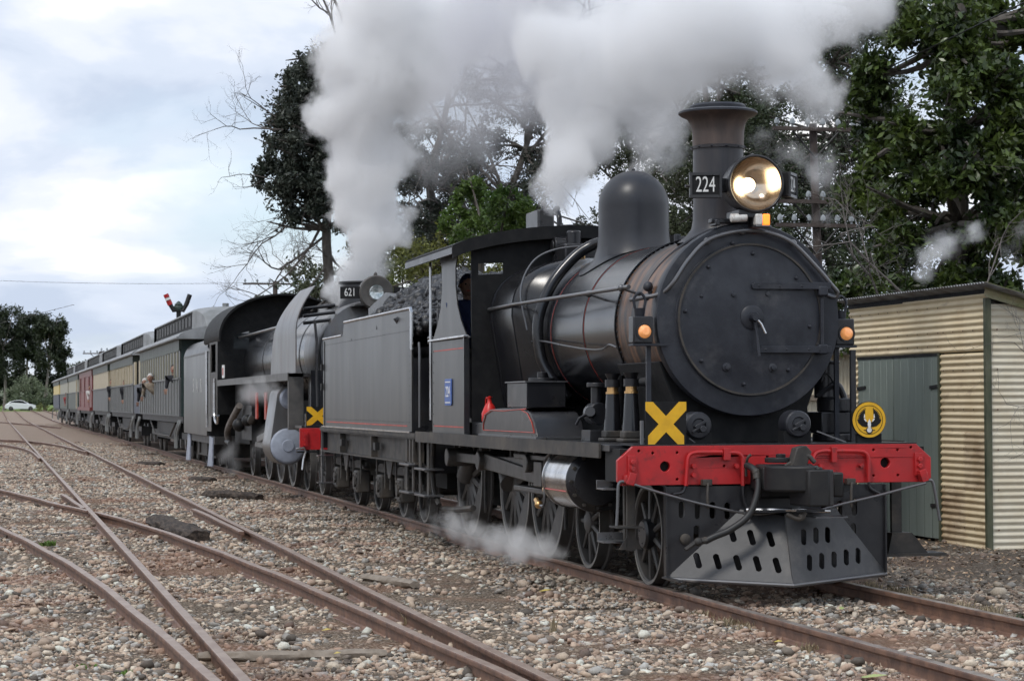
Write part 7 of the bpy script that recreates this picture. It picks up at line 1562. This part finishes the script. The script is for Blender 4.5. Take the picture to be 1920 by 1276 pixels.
tree('distant_wood', 'low green wooded rise beyond the last carriages', -420, (160, 760), [], [(145, 700, 22), (170, 692, 24), (195, 690, 24), (215, 700, 24), (160, 720, 26), (190, 720, 28), (235, 710, 22), (260, 715, 22)], 7000, .8, 'leaf_olive', 26, tr=.1, cat='trees', shell=.1)
tree('shrub', 'yellow flowering shrubs behind the car bonnet', -300, (80, 772), [], [(75, 765, 8), (90, 767, 6), (100, 768, 5)], 1200, .2, 'leaf_yellow', 27, tr=.05, cat='shrub')
# unbroken planting behind the yard on the right, seen only through gaps
hr = thing('hedge', (-60, 20, 0), 'dark background thicket filling the gaps behind the trees on the right', 'hedge')
r_ = np.random.RandomState(40); B = []
for i in range(110):
    u = r_.uniform(560, 1960); v = r_.uniform(560, 700) if u < 1250 else r_.uniform(330 if u < 1480 else 40, 700); B.append((aX(u, v, -60), 85*mpp(-60)*(1 if v > 450 else .8)))
leaves('crown', B, 40000, .28, 'leaf_dark', hr, 41, shell=.1)
hl_ = MB(); vs = []; 
for i, y in enumerate(np.linspace(-900, 1800, 60)):
    h = 9+7*math.sin(i*.4)+5*math.sin(i*.93+1); vs += [(-1500, y, -2), (-1500-120, y, h)]
hl_.add(vs, [(2*i, 2*i+1, 2*i+3, 2*i+2) for i in range(59)]); o = hl_.build('hills', mat('hill_green', (.1, .12, .07), .9, rv=0, c2=(.14, .15, .1), ns=.01), None, nofix=True); o['kind'] = 'structure'
# ------------------------------------------------------------------ steam
def steam(name, label, puffs, rho, nscale=1.0, warp=.45, gain=3.0, thr=.18, color=(.998, .998, 1), vox=.16, aniso=.0, amp=.55, detail=4.0):
    """puffs: (centre, radius, weight). One closed hull; the density inside swells and frays round the puffs."""
    bm = bmesh.new()
    for c, r_, k in puffs: bmesh.ops.create_icosphere(bm, subdivisions=3, radius=r_*1.16, matrix=Matrix.Translation(Vector(c)))
    me = bpy.data.meshes.new(name); bm.to_mesh(me); bm.free(); o = bpy.data.objects.new(name, me); col.objects.link(o)
    md = o.modifiers.new('hull', 'REMESH'); md.mode = 'VOXEL'; md.voxel_size = vox
    mt = bpy.data.materials.new(name); mt.use_nodes = True; nt = mt.node_tree; nt.nodes.clear(); ou = N(nt, 'ShaderNodeOutputMaterial')
    g = N(nt, 'ShaderNodeNewGeometry'); P = g.outputs['Position']
    nz = N(nt, 'ShaderNodeTexNoise', i={'Scale': nscale, 'Detail': detail, 'Roughness': .58}); Lk(nt, P, nz.inputs[0])
    sub = N(nt, 'ShaderNodeVectorMath', operation='SUBTRACT'); Lk(nt, nz.outputs['Color'], sub.inputs[0]); sub.inputs[1].default_value = (.5, .5, .5)
    ma = N(nt, 'ShaderNodeVectorMath', operation='MULTIPLY_ADD'); Lk(nt, sub.outputs[0], ma.inputs[0]); ma.inputs[1].default_value = (warp*2,)*3; Lk(nt, P, ma.inputs[2])
    acc = None
    for c, r_, k in puffs:
        d = N(nt, 'ShaderNodeVectorMath', operation='DISTANCE'); Lk(nt, ma.outputs[0], d.inputs[0]); d.inputs[1].default_value = tuple(float(q) for q in c)
        m_ = N(nt, 'ShaderNodeMapRange', interpolation_type='LINEAR'); Lk(nt, d.outputs['Value'], m_.inputs[0]); m_.inputs[1].default_value = float(r_); m_.inputs[2].default_value = float(r_)*.15; m_.inputs[3].default_value = 0; m_.inputs[4].default_value = k
        acc = m_.outputs[0] if acc is None else math_(nt, 'ADD', acc, m_.outputs[0])
    nn = math_(nt, 'MULTIPLY', math_(nt, 'SUBTRACT', nz.outputs[0], .5), amp*2)
    D = math_(nt, 'MULTIPLY', math_(nt, 'SUBTRACT', math_(nt, 'ADD', acc, nn), thr), gain, True)
    D = math_(nt, 'MULTIPLY', D, math_(nt, 'MINIMUM', acc, 1.0))
    v = N(nt, 'ShaderNodeVolumePrincipled'); v.inputs['Color'].default_value = (*color, 1); v.inputs['Anisotropy'].default_value = aniso
    Lk(nt, math_(nt, 'MULTIPLY', D, rho), v.inputs['Density']); Lk(nt, v.outputs[0], ou.inputs['Volume']); me.materials.append(mt)
    mt.cycles.homogeneous_volume = False
    return tag(o, label, None, None, 'stuff')
r_ = np.random.RandomState(6)
def PF(lst, x, jit=.3, sc_=1.0): return [(aX(u, v, x)+np.array([r_.uniform(-jit, jit), 0, 0]), rr*mpp(x)*sc_, k) for u, v, rr, k in lst]
steam('steam_plume', 'thick white steam column rising from the second locomotive', PF([(606, 606, 22, 1.5), (655, 552, 34, 1.2), (618, 585, 27, 1.5), (640, 553, 36, 1.5), (662, 515, 50, 1.4), (690, 470, 68, 1.3), (742, 440, 48, 1.2), (700, 415, 82, 1.3), (650, 385, 58, 1.1), (690, 345, 90, 1.3), (640, 330, 55, 1), (770, 400, 34, .8), (668, 265, 95, 1.2), (608, 222, 58, 1.2), (585, 240, 30, .8), (680, 190, 110, 1.1), (640, 110, 85, 1.1), (615, 150, 40, .7), (735, 90, 150, 1), (790, 170, 110, .8), (850, 40, 165, .9), (745, 290, 80, .8), (700, -10, 120, 1)], -20.8, .35, .9), 5.5, 1.8, .45, 3.8, .33, vox=.12, amp=.9, detail=7.0)
steam('steam_cloud', 'grey steam drifting high over the tender and cab', PF([(880, 120, 160, .8), (960, 40, 160, .9), (860, 240, 130, .6), (800, 330, 90, .45), (1000, 160, 120, .5), (930, 300, 90, .35), (1080, 60, 140, .7), (1180, 30, 130, .7), (960, 220, 90, .35), (900, 0, 120, .7), (1000, 0, 120, .7)], -17, .6), 1.5, 1.0, .55, 2.2, .25, (.9, .9, .92), vox=.2, detail=6.0)
steam('steam_plume', 'white steam blown up from the safety valves of the front engine', PF([(1034, 382, 26, 1.5), (1038, 355, 46, 1.4), (1050, 318, 66, 1.3), (1080, 268, 90, 1.2), (1110, 205, 105, 1.), (1050, 140, 100, .9), (1010, 70, 100, .9), (1150, 110, 140, .9), (1240, 170, 115, .9), (1260, 60, 160, .9), (1235, 270, 75, .9), (1190, 330, 50, .7), (1220, 220, 60, .6), (1370, 70, 140, .9), (1480, 40, 130, .8), (1470, 130, 90, .8), (1535, 185, 70, 1.), (1500, 160, 60, .6), (1590, 20, 110, .8), (1655, -10, 80, .8), (1330, 0, 120, .6)], -5.9, .25), 5.5, 2.6, .32, 3.4, .33, vox=.08, amp=.95, detail=7.0)
steam('steam_wisp', 'thin wisp of steam in front of the dark tree above the shed', PF([(1735, 485, 42, .75), (1780, 455, 50, .75), (1825, 435, 36, .65), (1725, 520, 28, .5), (1890, 480, 50, .4), (1915, 440, 40, .4)], -11, .1), 5.0, 3.2, .18, 3.0, .28, vox=.06, amp=.8, detail=6.0)
steam('steam_wisp', 'faint steam between the headlamp and the telegraph pole', PF([(1485, 300, 50, .6), (1530, 335, 55, .65), (1560, 290, 45, .5), (1545, 400, 36, .45), (1430, 250, 50, .4)], -9, .1), 4.2, 2.6, .22, 2.4, .25, vox=.07, amp=.8, detail=6.0)
def PG(lst): return [(aY(u, v, y), rr, k) for u, v, y, rr, k in lst]
steam('ground_steam', 'low white steam blowing along the near rail beside the driving wheels', PG([(1050, 1038, -1.0, .14, .7), (1015, 1030, -1.15, .22, 1), (975, 1024, -1.25, .26, 1), (935, 1012, -1.2, .27, .9), (895, 1000, -1.15, .28, .8), (855, 988, -1.1, .28, .7), (815, 978, -1.05, .26, .5), (870, 960, -1.0, .25, .35), (770, 970, -1.0, .25, .35)]), 8.0, 4.5, .13, 2.2, .22, vox=.035, amp=.8, detail=6.0)
steam('steam_wisp', 'small steam puff under the running board of the second locomotive', PG([(470, 735, -1.5, .36, .8), (495, 730, -1.5, .4, .8), (515, 725, -1.5, .3, .6), (455, 745, -1.5, .25, .6)]), 3.0, 2.6, .2, 2.2, .2, vox=.08)
steam('steam_wisp', 'thin steam by the pale cylinder of the second locomotive', PG([(500, 815, -1.55, .35, .5), (490, 840, -1.5, .4, .45), (430, 850, -1.5, .35, .7), (440, 875, -1.5, .4, .45)]), 2.0, 2.6, .2, 2.2, .2, vox=.08)
